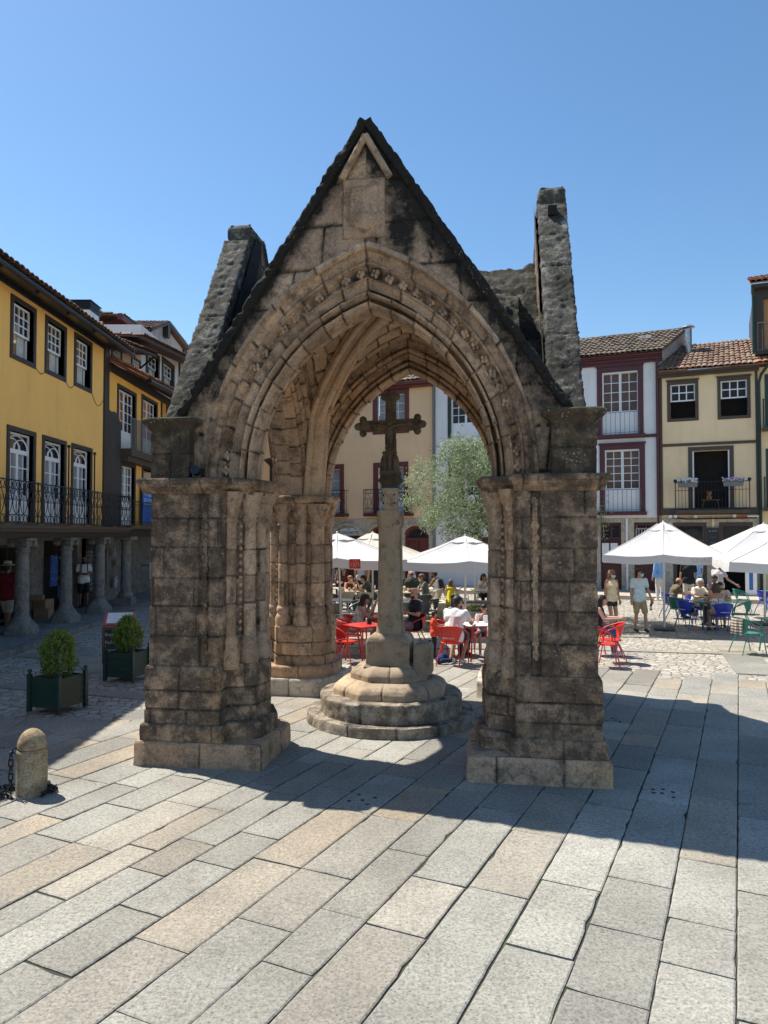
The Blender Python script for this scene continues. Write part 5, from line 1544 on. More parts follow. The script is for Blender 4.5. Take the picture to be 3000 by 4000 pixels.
B8 = far("cream_house", "cream house with brown timber framing and flower boxes on its balcony")
w8 = [(2.26, 3.52, 7.48, 9.24), (4.26, 5.53, 7.46, 9.24)]; d8 = (3.08, 4.86, 3.68, 6.34)
mb = MB(); wall(mb, 1.96, 5.78, 3.35, 9.5, [(a + .13, b - .13, c + .13, d - .13) for a, b, c, d in w8] + [(d8[0] + .18, d8[1] - .18, d8[2], d8[3] - .18)]); shell(mb, 1.96, 5.78, 0, 9.5, 8); mb.build("wall", CREAM, B8)
for r in w8: window(B8, r, 'sash6', trim=BROWNT, tw=.13, cols=3, rows=2, cap=.06)
window(B8, d8, 'open', trim=BROWNT, tw=.17)
mb = MB()
mb.box2((1.93, -.045, 3.4), (2.05, .0, 9.5)); mb.box2((5.70, -.045, 3.4), (5.80, .0, 9.5)); mb.box2((2.05, -.04, 6.40), (5.70, 0, 6.52)); mb.box2((2.05, -.04, 3.42), (5.70, 0, 3.72)); mb.build("timber_frame", BROWNT, B8)
mb = MB(); mb.box2((1.9, -.2, 9.42), (5.85, .02, 9.52)); mb.box2((1.9, -.34, 9.52), (5.85, .02, 9.62)); mb.build("cornice", BROWNT, B8)
tile_roof(B8, (1.9, -.42, 9.68), (5.86, -.42, 9.64), (5.72, 2.6, 11.35), (2.3, 2.6, 11.35), TILE_MIX, sp=.215, cr=.32, seed=12)
mb = MB(); mb.tube([(3.1, 1.5, 10.6), (3.1, 1.5, 11.85)], .15, 10); mb.lathe([(.2, 0), (.3, .02), (.24, .08), (.05, .16)], 12, (3.1, 1.5, 11.9)); mb.build("flue", GALV, B8, smooth=50)
mb = MB(); mb.box2((2.56, -.62, 3.46), (5.44, .0, 3.62)); b_ = mb.build("balcony", BROWNT, B8)
mb = MB(); rail_bars(mb, 2.58, 5.42, 3.62, 4.8, -.58, sp=.125, r=.009)
mb.tube([(2.58, -.58, 4.45), (5.42, -.58, 4.45)], .01, 4)
for x in (2.58, 5.42): mb.box((x, -.58, 4.2), (.04, .04, 1.2)); mb.box((x, -.58, 4.86), (.13, .13, .13)); mb.tube([(x, -.58, 4.8), (x, 0, 4.8)], .014, 5); mb.tube([(x, -.58, 3.7), (x, 0, 3.7)], .012, 5)
mb.build("railing", IRON, b_)
g8 = MB(); wall(g8, 1.97, 5.8, 0, 3.42, [(2.43, 3.77, .12, 3.1), (4.26, 5.54, .12, 3.1)], y=.02, depth=.35); gf = g8.build("ground_floor", STW, B8)
for (a, b) in ((2.43, 3.77), (4.26, 5.54)):
    m = MB(); trim_box(m, a, b, .12, 3.1, .16, proud=.0, sill=False, back=.12); m.box2((a + .16, .0, 2.2), (b - .16, .1, 2.38)); dr = m.build("shopfront", BROWNT, gf)
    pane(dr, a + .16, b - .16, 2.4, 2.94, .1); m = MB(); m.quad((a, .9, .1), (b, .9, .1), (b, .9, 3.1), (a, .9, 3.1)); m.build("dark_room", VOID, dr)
m = MB(); m.box2((3.98, -.03, 2.6), (4.08, .0, 3.4)); m.build("plaster_strip", CREAM, gf)
for x, sg in ((2.35, .2), (2.6, 0), (3.4, 0), (4.9, 0), (5.5, 0)):
    pass
m = MB(); m.tube([(2.3, -.07, 3.32), (3.0, -.08, 3.25), (5.7, -.08, 3.28)], .03, 5); m.build("cable", IRON, gf)
m = MB()
for x in (2.35, 2.55, 3.35, 4.85): m.box((x, -.1, 3.36), (.14, .1, .12))
m.box((5.55, -.12, 3.34), (.4, .06, .06)); m.build("spotlight", WHITEP, gf)
m = MB(); m.box((5.15, -.12, 3.34), (.36, .06, .06)); m.build("red_light", RED, gf)
SL = thing("menu_board", "dark slate menu board hung between the brown shopfronts of the cream house", "sign", (FA[0] + FD[0] * 4.02 + FN[0] * .08, FA[1] + FD[1] * 4.02 + FN[1] * .08, 0), FROT)
m = MB(); m.box2((-.25, -.02, 1.75), (.25, .02, 2.85)); m.build("board", SLATE, SL, bevel=.004)
m = MB(); trim_box(m, -.28, .28, 1.72, 2.88, .04, proud=.03, back=.025); m.build("frame", BROWNT, SL)
for k in range(4):
    text_mesh("chalk_line", "= = =" if k == 0 else "- - -", .13, CHALK, SL, (0, -.026, 2.72 - .24 * k), (rad(90), 0, 0), .002)

B9 = far("tall_house", "tall house at the right edge with jettied brown upper floor and green drainpipe")
mb = MB(); wall(mb, 5.80, 12, 0, 9.55, [(6.2, 7.6, 3.6, 6.0), (6.2, 7.6, 7.0, 9.1)]); shell(mb, 5.8, 12, 0, 9.55, 8); mb.build("wall", CREAM, B9)
for r in ((6.06, 7.74, 3.6, 6.14), (6.06, 7.74, 7.0, 9.24)): window(B9, r, 'door', trim=DKGREEN, tw=.14)
for (z0, z1) in ((3.7, 4.9), (7.0, 8.1)):
    m = MB(); m.box2((5.95, -.5, z0 - .15), (9, 0, z0)); b_ = m.build("balcony", BROWNT, B9); m = MB(); rail_bars(m, 5.98, 9, z0, z1, -.46, sp=.14); m.box((5.98, -.46, (z0 + z1) / 2), (.06, .06, z1 - z0 + .1)); m.build("railing", DKGREEN, b_)
mb = MB(); wall(mb, 5.72, 12, 10.05, 12.75, [(6.05, 7.3, 10.25, 12.35)], y=-.25, depth=.2); shell(mb, 5.72, 12, 10.05, 12.9, 6, -.25); mb.quad((5.72, -.25, 10.05), (12, -.25, 10.05), (12, 6, 10.05), (5.72, 6, 10.05)); mb.build("upper_storey", DKWOOD, B9)
mb = MB(); mb.quad((6.0, -.1, 10.2), (8, -.1, 10.2), (8, -.1, 12.4), (6.0, -.1, 12.4)); mb.build("upper_panel", mat("tan_panel", (.42, .23, .10), .8), B9)
mb = MB(); rail_bars(mb, 5.82, 9, 10.15, 11.35, -.3, sp=.16); mb.build("railing", IRONG, B9)
mb = MB(); mb.box2((5.6, -.6, 12.75), (12, .2, 12.9)); mb.build("eaves", DKWOOD, B9)
tile_roof(B9, (5.55, -.7, 12.95), (12, -.7, 12.95), (12, 2.2, 14.0), (5.55, 2.2, 14.0), TILE_RED, sp=.215, cr=.32, seed=14)
tile_roof(B9, (5.75, -.55, 9.62), (12, -.55, 9.62), (12, .1, 10.0), (5.75, .1, 10.0), TILE_RED, sp=.215, cr=.3, seed=15, name="pent_roof")
mb = MB(); mb.tube([(5.62, -.72, 12.85), (5.66, -.4, 12.4), (5.66, -.33, 10.1)], .055, 6); mb.tube([(6.2, -.6, 9.55), (5.92, -.3, 9.2), (5.84, -.12, 8.9), (5.84, -.12, .2)], .06, 6); mb.build("drainpipe", DKGREEN, B9)

B10 = far("cafe_house", "peach house with red brown framed windows over granite arches, behind the cross")
w10 = [(-11.92, -9.9, 7.7, 9.95)]; d10 = [(-11.89, -9.95, 3.68, 6.25), (-15.6, -13.58, 3.68, 6.26)]; w10b = [(-15.6, -13.6, 7.7, 9.95)]
mb = MB(); wall(mb, -22, -8.6, 3.4, 10.05, [(a + .22, b - .22, c + .22, d - .22) for a, b, c, d in w10 + w10b] + [(a + .24, b - .24, c, d - .24) for a, b, c, d in d10]); shell(mb, -22, -8.6, 0, 10.05, 8); mb.build("wall", PEACH, B10)
for r in w10 + w10b: window(B10, r, 'plain', trim=MAROON2, tw=.24, cols=4, rows=4, behind=CURTAIN)
for r in d10:
    o = window(B10, r, 'door', trim=MAROON2, tw=.24, cols=1, rows=3, solid=.22, behind=CURTAIN)
    m = MB(); m.prism([(r[0] - .36, -.5), (r[1] + .3, -.5), (r[1] + .3, 0), (r[0] - .36, 0)], 3.5, 3.67); m.build("balcony", MAROON, o, bevel=.03)
    m = MB(); scrolls(m, r[0] - .33, r[1] + .27, 3.68, 4.86, -.46, mod=.45)
    for x in (r[0] - .33, r[1] + .27): m.tube([(x, -.46, 4.86), (x, 0, 4.86)], .014, 5); m.tube([(x, -.23, 3.68), (x, -.23, 4.86)], .01, 4)
    m.build("railing", IRON, o)
mb = MB(); mb.box2((-22, -.5, 10.06), (-8.5, .02, 10.2)); mb.box2((-22, -.3, 9.95), (-8.55, -.002, 10.06)); mb.build("eaves", MAROON2, B10)
tile_roof(B10, (-22, -.55, 10.22), (-8.5, -.55, 10.22), (-8.5, 3, 12), (-22, 3, 12), TILE_OLD, sp=.26, cr=.4, seed=16)
mb = MB(); mb.tube([(-8.55, -.12, 10.0), (-8.55, -.12, .2)], .06, 6); mb.build("drainpipe", IRONG, B10)
ARC = [(-15.9, -14.5), (-14.05, -12.65), (-12.1, -10.6), (-10.15, -8.85)]
gs = MB(); wall(gs, -22, -8.62, 0, 3.4, [(a, b, .12, 3.0) for a, b in ARC], y=-.03, depth=.3)
gf = gs.build("ground_floor", STONE_LITE, B10)
for i, (a, b) in enumerate(ARC):
    cx = (a + b) / 2; w = (b - a) / 2
    m = MB()
    k = 12
    for j in range(k):
        a0, a1 = PI * j / k, PI * (j + 1) / k
        for (r0, r1, y0) in ((1.0, 1.28, -.10),):
            pts = [(cx + w * r_ * math.cos(q), 2.55 + .5 * r_ * math.sin(q)) for (r_, q) in ((r0, a0 + .01), (r1, a0 + .01), (r1, a1 - .01), (r0, a1 - .01))]
            m.add([(x, y0, z) for x, z in pts] + [(x, .02, z) for x, z in pts], [(0, 3, 2, 1), (4, 5, 6, 7)] + [(q + 4, (q + 1) % 4 + 4, (q + 1) % 4, q)[::-1] for q in range(4)])
    m.build("stone_arch", STONE_LITE, gf)
    m = MB(); tri = [(cx + w * math.cos(PI * j / 14), 2.55 + .46 * math.sin(PI * j / 14)) for j in range(15)]
    poly = [(cx - w, .12), (cx + w, .12)] + tri
    m.add([(x, .16, z) for x, z in poly], [tuple(range(len(poly)))])
    m.tube([(x * .97 + cx * .03, .10, z - .03) for x, z in tri], .06, 5); m.box2((cx - w, .06, 2.28), (cx + w, .14, 2.4)); m.box2((cx - w, .06, .12), (cx - w + .12, .14, 2.28)); m.box2((cx + w - .12, .06, .12), (cx + w, .14, 2.28)); m.box2((cx - .05, .06, .12), (cx + .05, .14, 2.28))
    m.build("door", MAROON2, gf)
    if i != 1:
        m = MB(); tri2 = [(cx + (w - .16) * math.cos(PI * j / 14), 2.45 + .40 * math.sin(PI * j / 14)) for j in range(15)]
        m.add([(x, .148, z) for x, z in tri2], [tuple(range(15))]); m.build("fanlight_glass", GUTTER, gf)
SG = thing("cafe_sign", "pale arched cafe sign with dark capital letters in a granite arch", "sign", (FA[0], FA[1], 0), FROT)
cx = -13.3
m = MB(); pl = [(cx - .60, 2.52), (cx + .60, 2.52), (cx + .60, 2.72)] + [(cx + .60 * math.cos(PI * j / 12), 2.74 + .25 * math.sin(PI * j / 12)) for j in range(13)] + [(cx - .60, 2.72)]
m.add([(x, .00, z) for x, z in pl] + [(x, .06, z) for x, z in pl], [tuple(range(len(pl)))] + [(i + len(pl), (i + 1) % len(pl) + len(pl), (i + 1) % len(pl), i) for i in range(len(pl))])
m.build("board", mat("sign_pale", (.60, .64, .64), .5), SG)
m = MB(); m.tube([(x * .93 + cx * .07, -.01, 2.52 + (z - 2.52) * .86 + .03) for x, z in pl], .012, 4, closed=True); m.build("border", cloth("sign_green", (.16, .24, .23)), SG)
text_mesh("lettering", "COCONUTS", .205, INK, SG, (cx, -.014, 2.665), (rad(90), 0, 0), .006, sx=.95)
text_mesh("lettering", "Cafe", .11, cloth("sign_green", (.16, .24, .23)), SG, (cx, -.014, 2.86), (rad(90), 0, 0), .004)
B11 = far("shuttered_house", "white house with dark green window behind the olive tree")
mb = MB(); wall(mb, -8.5, -4.65, 0, 10.3, [(-7.7, -6.2, 7.3, 9.6), (-7.7, -6.2, 3.7, 6.2)]); shell(mb, -8.5, -4.65, 0, 10.3, 8); mb.build("wall", WHITEW, B11)
for r in ((-7.85, -6.05, 7.3, 9.75), (-7.85, -6.05, 3.7, 6.35)): window(B11, r, 'door', trim=DKGREEN, tw=.15, behind=VOID)
tile_roof(B11, (-8.5, -.45, 10.35), (-4.65, -.45, 10.35), (-4.65, 3, 12), (-8.5, 3, 12), TILE_OLD, sp=.26, cr=.4, seed=17)
for i, x in enumerate((2.88, 4.62)):
    FB = thing("flower_box", ("grey flower box of white blossoms on left end of the brown balcony rail", "grey flower box of lilac blossoms on right end of the brown balcony rail")[i], "planter", (FA[0] + FD[0] * (x + .2) + FN[0] * .68, FA[1] + FD[1] * (x + .2) + FN[1] * .68, 4.58), FROT, "flower boxes on the balcony")
    m = MB(); pl = [(-.36, 0), (.36, 0), (.40, .2), (-.40, .2)]
    m.add([(x_, -.1, z) for x_, z in pl] + [(x_, .1, z) for x_, z in pl], [(0, 1, 2, 3), (7, 6, 5, 4)] + [(q + 4, (q + 1) % 4 + 4, (q + 1) % 4, q) for q in range(4)]); m.build("box", IRONG, FB)
    m = MB(); rg = np.random.default_rng(i)
    for k in range(60): m.ball((rg.uniform(-.42, .42), rg.uniform(-.14, .12), .2 + rg.uniform(0, .16)), rg.uniform(.03, .06), 5)
    m.build("blossom", (PETALW, PETALP)[i], FB)
    m = MB()
    for k in range(40): c = (rg.uniform(-.42, .42), rg.uniform(-.14, .1), .2 + rg.uniform(-.04, .1)); m.ball(c, .03, 5)
    m.build("foliage", WEED, FB)
ST = thing("balcony_stool", "small wooden stool standing on the brown balcony behind the railing", "stool", (FA[0] + FD[0] * 3.95 + FN[0] * .32, FA[1] + FD[1] * 3.95 + FN[1] * .32, 3.62), FROT)
m = MB(); m.box((0, 0, .42), (.75, .26, .04)); m.build("seat", BROWNT, ST)
for sx in (-1, 1):
    for sy in (-1, 1):
        m = MB(); m.tube([(sx * .25, sy * .08, .42), (sx * .34, sy * .12, 0)], .022, 5); m.build("leg", BROWNT, ST)
TB_ = thing("teddy_bear", "small tan teddy bear sitting on the balcony stool", "toy", (FA[0] + FD[0] * 3.9 + FN[0] * .34, FA[1] + FD[1] * 3.9 + FN[1] * .34, 4.06), FROT)
m = MB(); m.ball((0, 0, .10), .09, 10); m.ball((0, -.02, .25), .085, 10)
for sx in (-1, 1): m.ball((sx * .07, 0, .32), .035, 8); m.ball((sx * .08, -.06, .12), .04, 8); m.ball((sx * .06, -.1, .04), .045, 8)
m.ball((0, -.1, .23), .035, 8); m.build("body", mat("teddy_fur", (.30, .15, .06), .95, .2, 30, .4, 60), TB_, smooth=180)

# ------------------------------------------------------------------ foliage
def leaves(mb, P, N, L, W, tint, rg):
    n = len(P)
    N = N / np.maximum(np.linalg.norm(N, axis=1), 1e-6)[:, None]
    A = np.cross(N, rg.normal(size=(n, 3))); A /= np.maximum(np.linalg.norm(A, axis=1), 1e-6)[:, None]
    B = np.cross(N, A)
    L = np.broadcast_to(L, n)[:, None]; W = np.broadcast_to(W, n)[:, None]
    V = np.stack([P - A * L / 2, P + B * W / 2, P + A * L / 2, P - B * W / 2], 1).reshape(-1, 3)
    F = (np.arange(n)[:, None] * 4 + np.arange(4)[None]).tolist()
    mb.add(V, [tuple(f) for f in F], 0, {"tint": np.repeat(tint, 4)})

rg = np.random.default_rng(3)
OT = thing("olive_tree", "silvery green olive tree with dense crown behind the canopy and the white parasol", "tree", (3.55, 23.4, 0))
tr = MB()
tr.tube([(0, 0, -0.05), (0.03, 0, .5), (-.06, .05, 1.2), (-.22, 0, 1.9), (-.35, .05, 2.5)], [.30, .23, .20, .17, .14], 12)
BR = []
for k in range(15):
    a = k * 2.4; e = rg.uniform(.55, 1.2); L = rg.uniform(1.5, 2.6)
    s0 = np.array([-.2 + .02 * k, 0, 1.7 + .07 * k - (.3 if k < 4 else 0)])
    d = np.array([math.cos(a) * math.cos(e), math.sin(a) * math.cos(e), math.sin(e)])
    p = [s0 + d * L * t + np.array([0, 0, -.25 * t * t]) + rg.normal(0, .06, 3) * t for t in np.linspace(0, 1, 6)]
    tr.tube(p, np.linspace(.085, .015, 6), 6); BR += p[2:]
    for j in range(3):
        q0 = p[2 + j]; d2 = d + rg.normal(0, .55, 3); d2 /= np.linalg.norm(d2)
        q = [q0 + d2 * t for t in np.linspace(0, rg.uniform(.6, 1.1), 4)]
        tr.tube(q, np.linspace(.03, .008, 4), 5); BR += q
tr.build("trunk", BARK, OT, smooth=60)
cl = []
while len(cl) < 560:
    p = rg.uniform(-1, 1, 3)
    if np.linalg.norm(p) > 1: continue
    p = np.array([p[0] * 2.95, p[1] * 2.5, 4.0 + p[2] * 1.75])
    if fbm(p[None], .75, 2, 4)[0] < -.22: continue
    cl.append(p)
cl = np.array(cl)
Pn = []; Nn = []; Tn = []
for c in cl:
    k = rg.integers(70, 120); r = rg.uniform(.2, .42)
    o = rg.normal(0, 1, (k, 3)); o /= np.linalg.norm(o, axis=1)[:, None]
    o *= (r * rg.uniform(.35, 1, k) ** .6)[:, None]; o[:, 2] *= .8
    Pn.append(c + o); Nn.append(o + rg.normal(0, .25, (k, 3)) + np.array([0, 0, .3])); Tn.append(np.clip(rg.normal(0.05, .3, k) + rg.normal(0, .12), -.5, .5))
    if rg.uniform() < .35:  # drooping shoots
        m_ = 16; d = rg.normal(0, .4, 3); d[2] = rg.choice([.8, -.6]); t_ = rg.uniform(.2, .75, m_)
        Pn.append(c + d * t_[:, None] + rg.normal(0, .03, (m_, 3))); Nn.append(rg.normal(0, 1, (m_, 3))); Tn.append(rg.normal(.1, .25, m_))
cr = MB(); Pn = np.concatenate(Pn)
leaves(cr, Pn, np.concatenate(Nn), rg.uniform(.07, .12, len(Pn)), rg.uniform(.022, .036, len(Pn)), np.concatenate(Tn), rg)
cr.build("crown", OLIVE, OT)
SP = thing("wall_sprig", "small pale leafy plant sprouting from the white house wall", "plant", (FA[0] + FD[0] * -.55 + FN[0] * .25, FA[1] + FD[1] * -.55 + FN[1] * .25, 3.2), FROT)
m = MB(); k = 260; Pp = rg.normal(0, 1, (k, 3)) * np.array([.22, .15, .42]); leaves(m, Pp, rg.normal(0, 1, (k, 3)), .12, .05, rg.normal(.3, .2, k), rg); m.build("foliage", OLIVE, SP)
m = MB(); m.tube([(0, .2, -.4), (0, .05, 0), (.05, 0, .4)], .02, 5); m.build("stem", BARK, SP)

# stone tree bed with weeds
BED = thing("tree_bed", "low pale stone tree bed with weeds behind the seated family", "planter", (0, 0, 0))
mb = MB()
for a, b in (((1.66, 21.25), (1.95, 24.9)), ((1.66, 21.25), (6.0, 20.9)), ((6.0, 20.9), (6.2, 24.5)), ((1.95, 24.9), (6.2, 24.5))):
    a = np.array(a); b = np.array(b); L = np.linalg.norm(b - a); d = (b - a) / L; nn = np.array([-d[1], d[0]]); k = int(L / 1.0)
    for i in range(k):
        p, q = a + d * (L * i / k + .006), a + d * (L * (i + 1) / k - .006)
        mb.prism([tuple(p - nn * .16), tuple(q - nn * .16), tuple(q + nn * .16), tuple(p + nn * .16)], -.03, .40 + random.uniform(-.01, .01))
mb.build("kerb_wall", STONE_LITE, BED, bevel=.02)
mb = MB(); mb.prism([(1.7, 21.3), (5.95, 21.0), (6.1, 24.5), (1.95, 24.9)], -.02, .33); mb.build("soil", SOIL, BED)
mb = MB(); k = 1500; Pp = np.stack([rg.uniform(1.9, 5.8, k), rg.uniform(21.4, 22.6, k), .33 + np.abs(rg.normal(0, .09, k))], 1); leaves(mb, Pp, rg.normal(0, 1, (k, 3)) + np.array([0, -.3, .5]), .13, .035, rg.normal(0.1, .3, k), rg); tag(mb.build("weeds", WEED, BED), kind='stuff')

# ------------------------------------------------------------------ planters with conifers
def planter(label, loc, rz, seed, h=1.12, w=.27, label2=""):
    t = thing("planter_box", label, "planter", loc, rz, "dark planter boxes by the kerb")
    for sx in (-1, 1):
        for sy in (-1, 1):
            m = MB(); m.box((sx * .27, sy * .27, .275), (.06, .06, .55)); m.ball((sx * .27, sy * .27, .59), .034, 8); m.lathe([(.02, .55), (.015, .57)], 8, (sx * .27, sy * .27, 0)); m.build("post", DKGREEN, t, bevel=.004)
    for k in range(4):
        m = MB(); R = Matrix.Rotation(k * PI / 2, 4, 'Z')
        for j in range(4):
            z0 = .07 + j * .108
            V = np.array([(-.245, -.275, z0), (.245, -.275, z0), (.245, -.255, z0 + .103), (-.245, -.255, z0 + .103), (-.245, -.24, z0), (.245, -.24, z0), (.245, -.24, z0 + .103), (-.245, -.24, z0 + .103)]) @ np.array(R.to_3x3()).T
            m.add(V, [(0, 1, 2, 3), (4, 7, 6, 5), (0, 4, 5, 1), (3, 2, 6, 7), (0, 3, 7, 4), (1, 5, 6, 2)])
        m.build("side_panel", DKGREEN, t)
    m = MB(); m.box((0, 0, .28), (.46, .46, .40)); m.build("soil", SOIL, t)
    s = thing("conifer_shrub", label2, "shrub", (loc[0], loc[1], .47), rz, "conifers in the planter boxes")
    rg = np.random.default_rng(seed)
    m = MB(); Pn = []; Nn = []; Tn = []
    H = h - .47
    st = MB(); st.tube([(0, 0, -.02), (0, 0, H * .8)], [.02, .006], 6)
    n = 520
    for i in range(n):
        f = rg.uniform(0.0, 1) ** .8
        z = f * H * .93
        R0 = w * math.sin(PI * min(1, (.20 + .80 * f))) ** .65 * (1.05 if f < .6 else 1)
        lump = 1 + .55 * float(vnoise(np.array([[math.cos(i * 2.4) * 1.5, math.sin(i * 2.4) * 1.5, z * 5]]), 1.3, seed)[0])
        a = i * 2.399; r = R0 * lump * rg.uniform(.45, 1.0) ** .5
        base = np.array([math.cos(a) * r * .72, math.sin(a) * r * .72, z])
        d = np.array([math.cos(a) * .55, math.sin(a) * .55, 1.0]) + rg.normal(0, .22, 3); d /= np.linalg.norm(d)
        k = 15; t_ = rg.uniform(0, .105, k)
        Pn.append(base + d * t_[:, None] + rg.normal(0, .011, (k, 3))); Nn.append(rg.normal(0, 1, (k, 3)) + np.array([math.cos(a), math.sin(a), 0]) * .8)
        Tn.append(np.clip(rg.normal(-.12, .18, k) + t_ * 5.5 + (f - .5) * .15, -.5, .5))
        if i % 14 == 0: st.tube([(0, 0, max(0, z - .12)), tuple(base)], [.006, .003], 4)
    Pn = np.concatenate(Pn)
    leaves(m, Pn, np.concatenate(Nn), rg.uniform(.026, .05, len(Pn)), rg.uniform(.010, .019, len(Pn)), np.concatenate(Tn), rg)
    m.build("foliage", CONIFER, s); st.build("stem", BARK, s)
planter("dark green slatted planter box nearer the bollard", (-4.86, 11.18, 0), rad(-20), 5, 1.13, .30, "bright green bushy conifer in the planter nearer the bollard")
planter("dark green slatted planter box beside the left pier and menu stand", (-4.62, 13.5, 0), rad(-14), 8, 1.10, .30, "darker rounded conifer in the planter beside the left pier")

# ------------------------------------------------------------------ bollard and chain
BO = thing("bollard", "short round granite bollard with domed top and chain on the left", "bollard", (-3.53, 7.54, 0))
mb = MB()
cp = ngon(.142, 30)
loft(mb, cp, [-.04, .455], seed=401, blk=(9, 10), amp=.004, big=.004, sm=0, ds=.03, prof=[(-.04, .004), (.40, 0), (.44, .0), (.455, -.012)], caps=False)
loft(mb, cp, [.455, .655], seed=402, blk=(9, 10), amp=.003, big=.003, sm=0, ds=.03, dz=.012, prof=[(.455, -.012), (.465, .002)] + [(.49 + .165 * math.sin(q), -.142 + .144 * math.cos(q)) for q in np.linspace(0, 1.54, 12)])
mb.build("body", BOLL, BO, smooth=60)
m = MB(); m.tube([(-.132 + .025 * math.cos(a), -.07, .45 + .03 * math.sin(a)) for a in np.arange(10) * 2 * PI / 10], .006, 6, closed=True); m.tube([(-.10, -.06, .46), (-.135, -.07, .475)], .01, 6); m.build("ring", IRON, BO)
CH = thing("chain", "heavy iron chain hanging from the bollard and heaped round its foot", "chain", (-3.53, 7.54, 0))
def link(mb, c, d, flip, L=.085, W=.040, r=.008):
    d = Vector(d).normalized(); q = Vector((0, 0, 1)).rotation_difference(d).to_matrix().to_4x4() @ Matrix.Rotation(PI / 2 * flip, 4, 'Z')
    pts = []
    for k in range(14):
        a = k * 2 * PI / 14
        z = (L / 2 - W / 2) * (1 if math.sin(a) > 0 else -1) + W / 2 * math.sin(a)
        p = q @ Vector((W / 2 * math.cos(a), 0, z)); pts.append((c[0] + p.x, c[1] + p.y, c[2] + p.z))
    mb.tube(pts, r, 6, closed=True)
m = MB()
pth = [(-.16, -.10, .44 - .068 * k) for k in range(6)] + [(-.17, -.13, .04)]
for k in range(38):
    a = (4.05 - k * .115 if k < 34 else .25 - (k - 34) * .3); r = .195 + .045 * math.sin(k * 1.7) + (.06 * (k % 2) if k < 14 else 0)
    pth.append((r * math.cos(a) - (.10 * abs(math.sin(k * 2.1)) if k < 14 else 0), r * math.sin(a) * .95 - .01, .018 + .022 * (k % 3)))
for i in range(len(pth) - 1):
    a, b = np.array(pth[i]), np.array(pth[i + 1]); link(m, (a + b) / 2, b - a, i % 2)
m.build("links", IRON, CH, smooth=60)

# ------------------------------------------------------------------ parasols
def parasol(label, loc, rz, w, z_e, z_a, val=.20, cloth_m=CANVAS, pole_m=POLEW, lean=0.0, name="parasol", sag=0.03):
    t = thing(name, label, "parasol", loc, rz, "white cafe parasols")
    h = w / 2
    m = MB(); n = 10
    ring = []
    for k in range(4):
        c0 = np.array([(-h, -h), (h, -h), (h, h), (-h, h)][k], float); c1 = np.array([(h, -h), (h, h), (-h, h), (-h, -h)][k], float)
        for i in range(n):
            f = i / n; p = c0 + (c1 - c0) * f
            dip = .035 * math.sin(2 * PI * f) ** 2 if True else 0
            ring.append((p[0], p[1], z_e - dip + (.03 if i == n // 2 else 0)))
    ring = np.array(ring); N = len(ring); lv = np.linspace(0, 1, 9)
    P = np.zeros((9, N, 3))
    for j, f in enumerate(lv):
        s = 1 - f * .90
        P[j, :, :2] = ring[:, :2] * s
        P[j, :, 2] = ring[:, 2] + (z_a - z_e) * f - sag * math.sin(PI * f) * (1 - .0)
    P[..., 2] += .012 * fbm(P + loc[0], 2.2, 2, 5)
    m.grid(P, wrap=True)
    can = m.build("canopy", cloth_m, t, smooth=35)
    m = MB()
    for c_ in range(0, N, 5): m.tube(P[:, c_] + np.array([0, 0, .004]), .007, 4)
    m.build("seam", CANVAS2, can)
    Pv = np.zeros((4, N, 3)); Pv[:, :, :2] = ring[:, :2][None] * np.array([1.0, 1.002, 1.004, 1.003])[:, None, None]
    Pv[:, :, 2] = ring[:, 2][None] - np.array([0, .33, .66, 1.0])[:, None] * val
    wob = .012 * fbm(np.c_[ring[:, :2], ring[:, 2]] * 1.0 + loc[1], 3, 2, 7)
    Pv[2:, :, 0] += wob[None]; Pv[2:, :, 1] += wob[None] * .6; Pv[3, :, 2] += .01 * fbm(ring + 5, 2, 2, 3)
    m = MB(); m.grid(Pv, wrap=True, rev=True); m.build("valance", cloth_m, can, smooth=35)
    m = MB(); s = .26
    Pc = np.zeros((3, N, 3))
    for j, (q, dz) in enumerate(((.26, -.26 * (z_a - z_e) + .05), (.12, -.08 * (z_a - z_e) + .05), (.015, .07))):
        Pc[j, :, :2] = ring[:, :2] * q; Pc[j, :, 2] = z_a + dz + .01 * np.sin(np.arange(N) * 2.1) * (j == 0)
    m.grid(Pc, wrap=True); m.build("vent_cap", cloth_m, can, smooth=40)
    m = MB(); m.tube([(lean, 0, 0), (0, 0, z_a + .03)], .03, 8); m.ball((0, 0, z_a + .08), .03, 8); m.build("pole", pole_m, t, smooth=60)
    m = MB(); m.box((lean, 0, .03), (.55, .55, .06)); m.build("base", DKALU, t, bevel=.01)
    for k in range(8):
        a = k * PI / 4; r_ = h * .97 * (math.sqrt(2) if k % 2 else 1)
        m = MB(); m.tube([(.03 * math.cos(a), .03 * math.sin(a), z_a - .05), (r_ * math.cos(a), r_ * math.sin(a), z_e - .02)], .012, 5); m.tube([(.03 * math.cos(a), .03 * math.sin(a), z_e - .15), (r_ * .5 * math.cos(a), r_ * .5 * math.sin(a), (z_a + z_e) / 2 - .03)], .010, 5)
        m.build("rib", pole_m, t)
    return t
RZS = rad(-12)
P1 = parasol("large white parasol with printed valance over the blue chairs, right of the canopy", (7.66, 20.45, 0), rad(-20.5), 2.97, 2.05, 2.86)
text_mesh("lettering", "SAGRES", .14, mat("pale_grey_print", (.52, .48, .42), .9), P1, (1.10, -1.502, 1.94), (rad(90), 0, 0), .001)
text_mesh("lettering", "O", .19, mat("pale_grey_print2", (.52, .48, .42), .9), P1, (.74, -1.502, 1.94), (rad(90), 0, 0), .001)
P2 = parasol("nearest white parasol cut by the right edge, over the green chair", (9.06, 16.25, 0), rad(-18), 3.2, 2.03, 2.80, sag=.05)
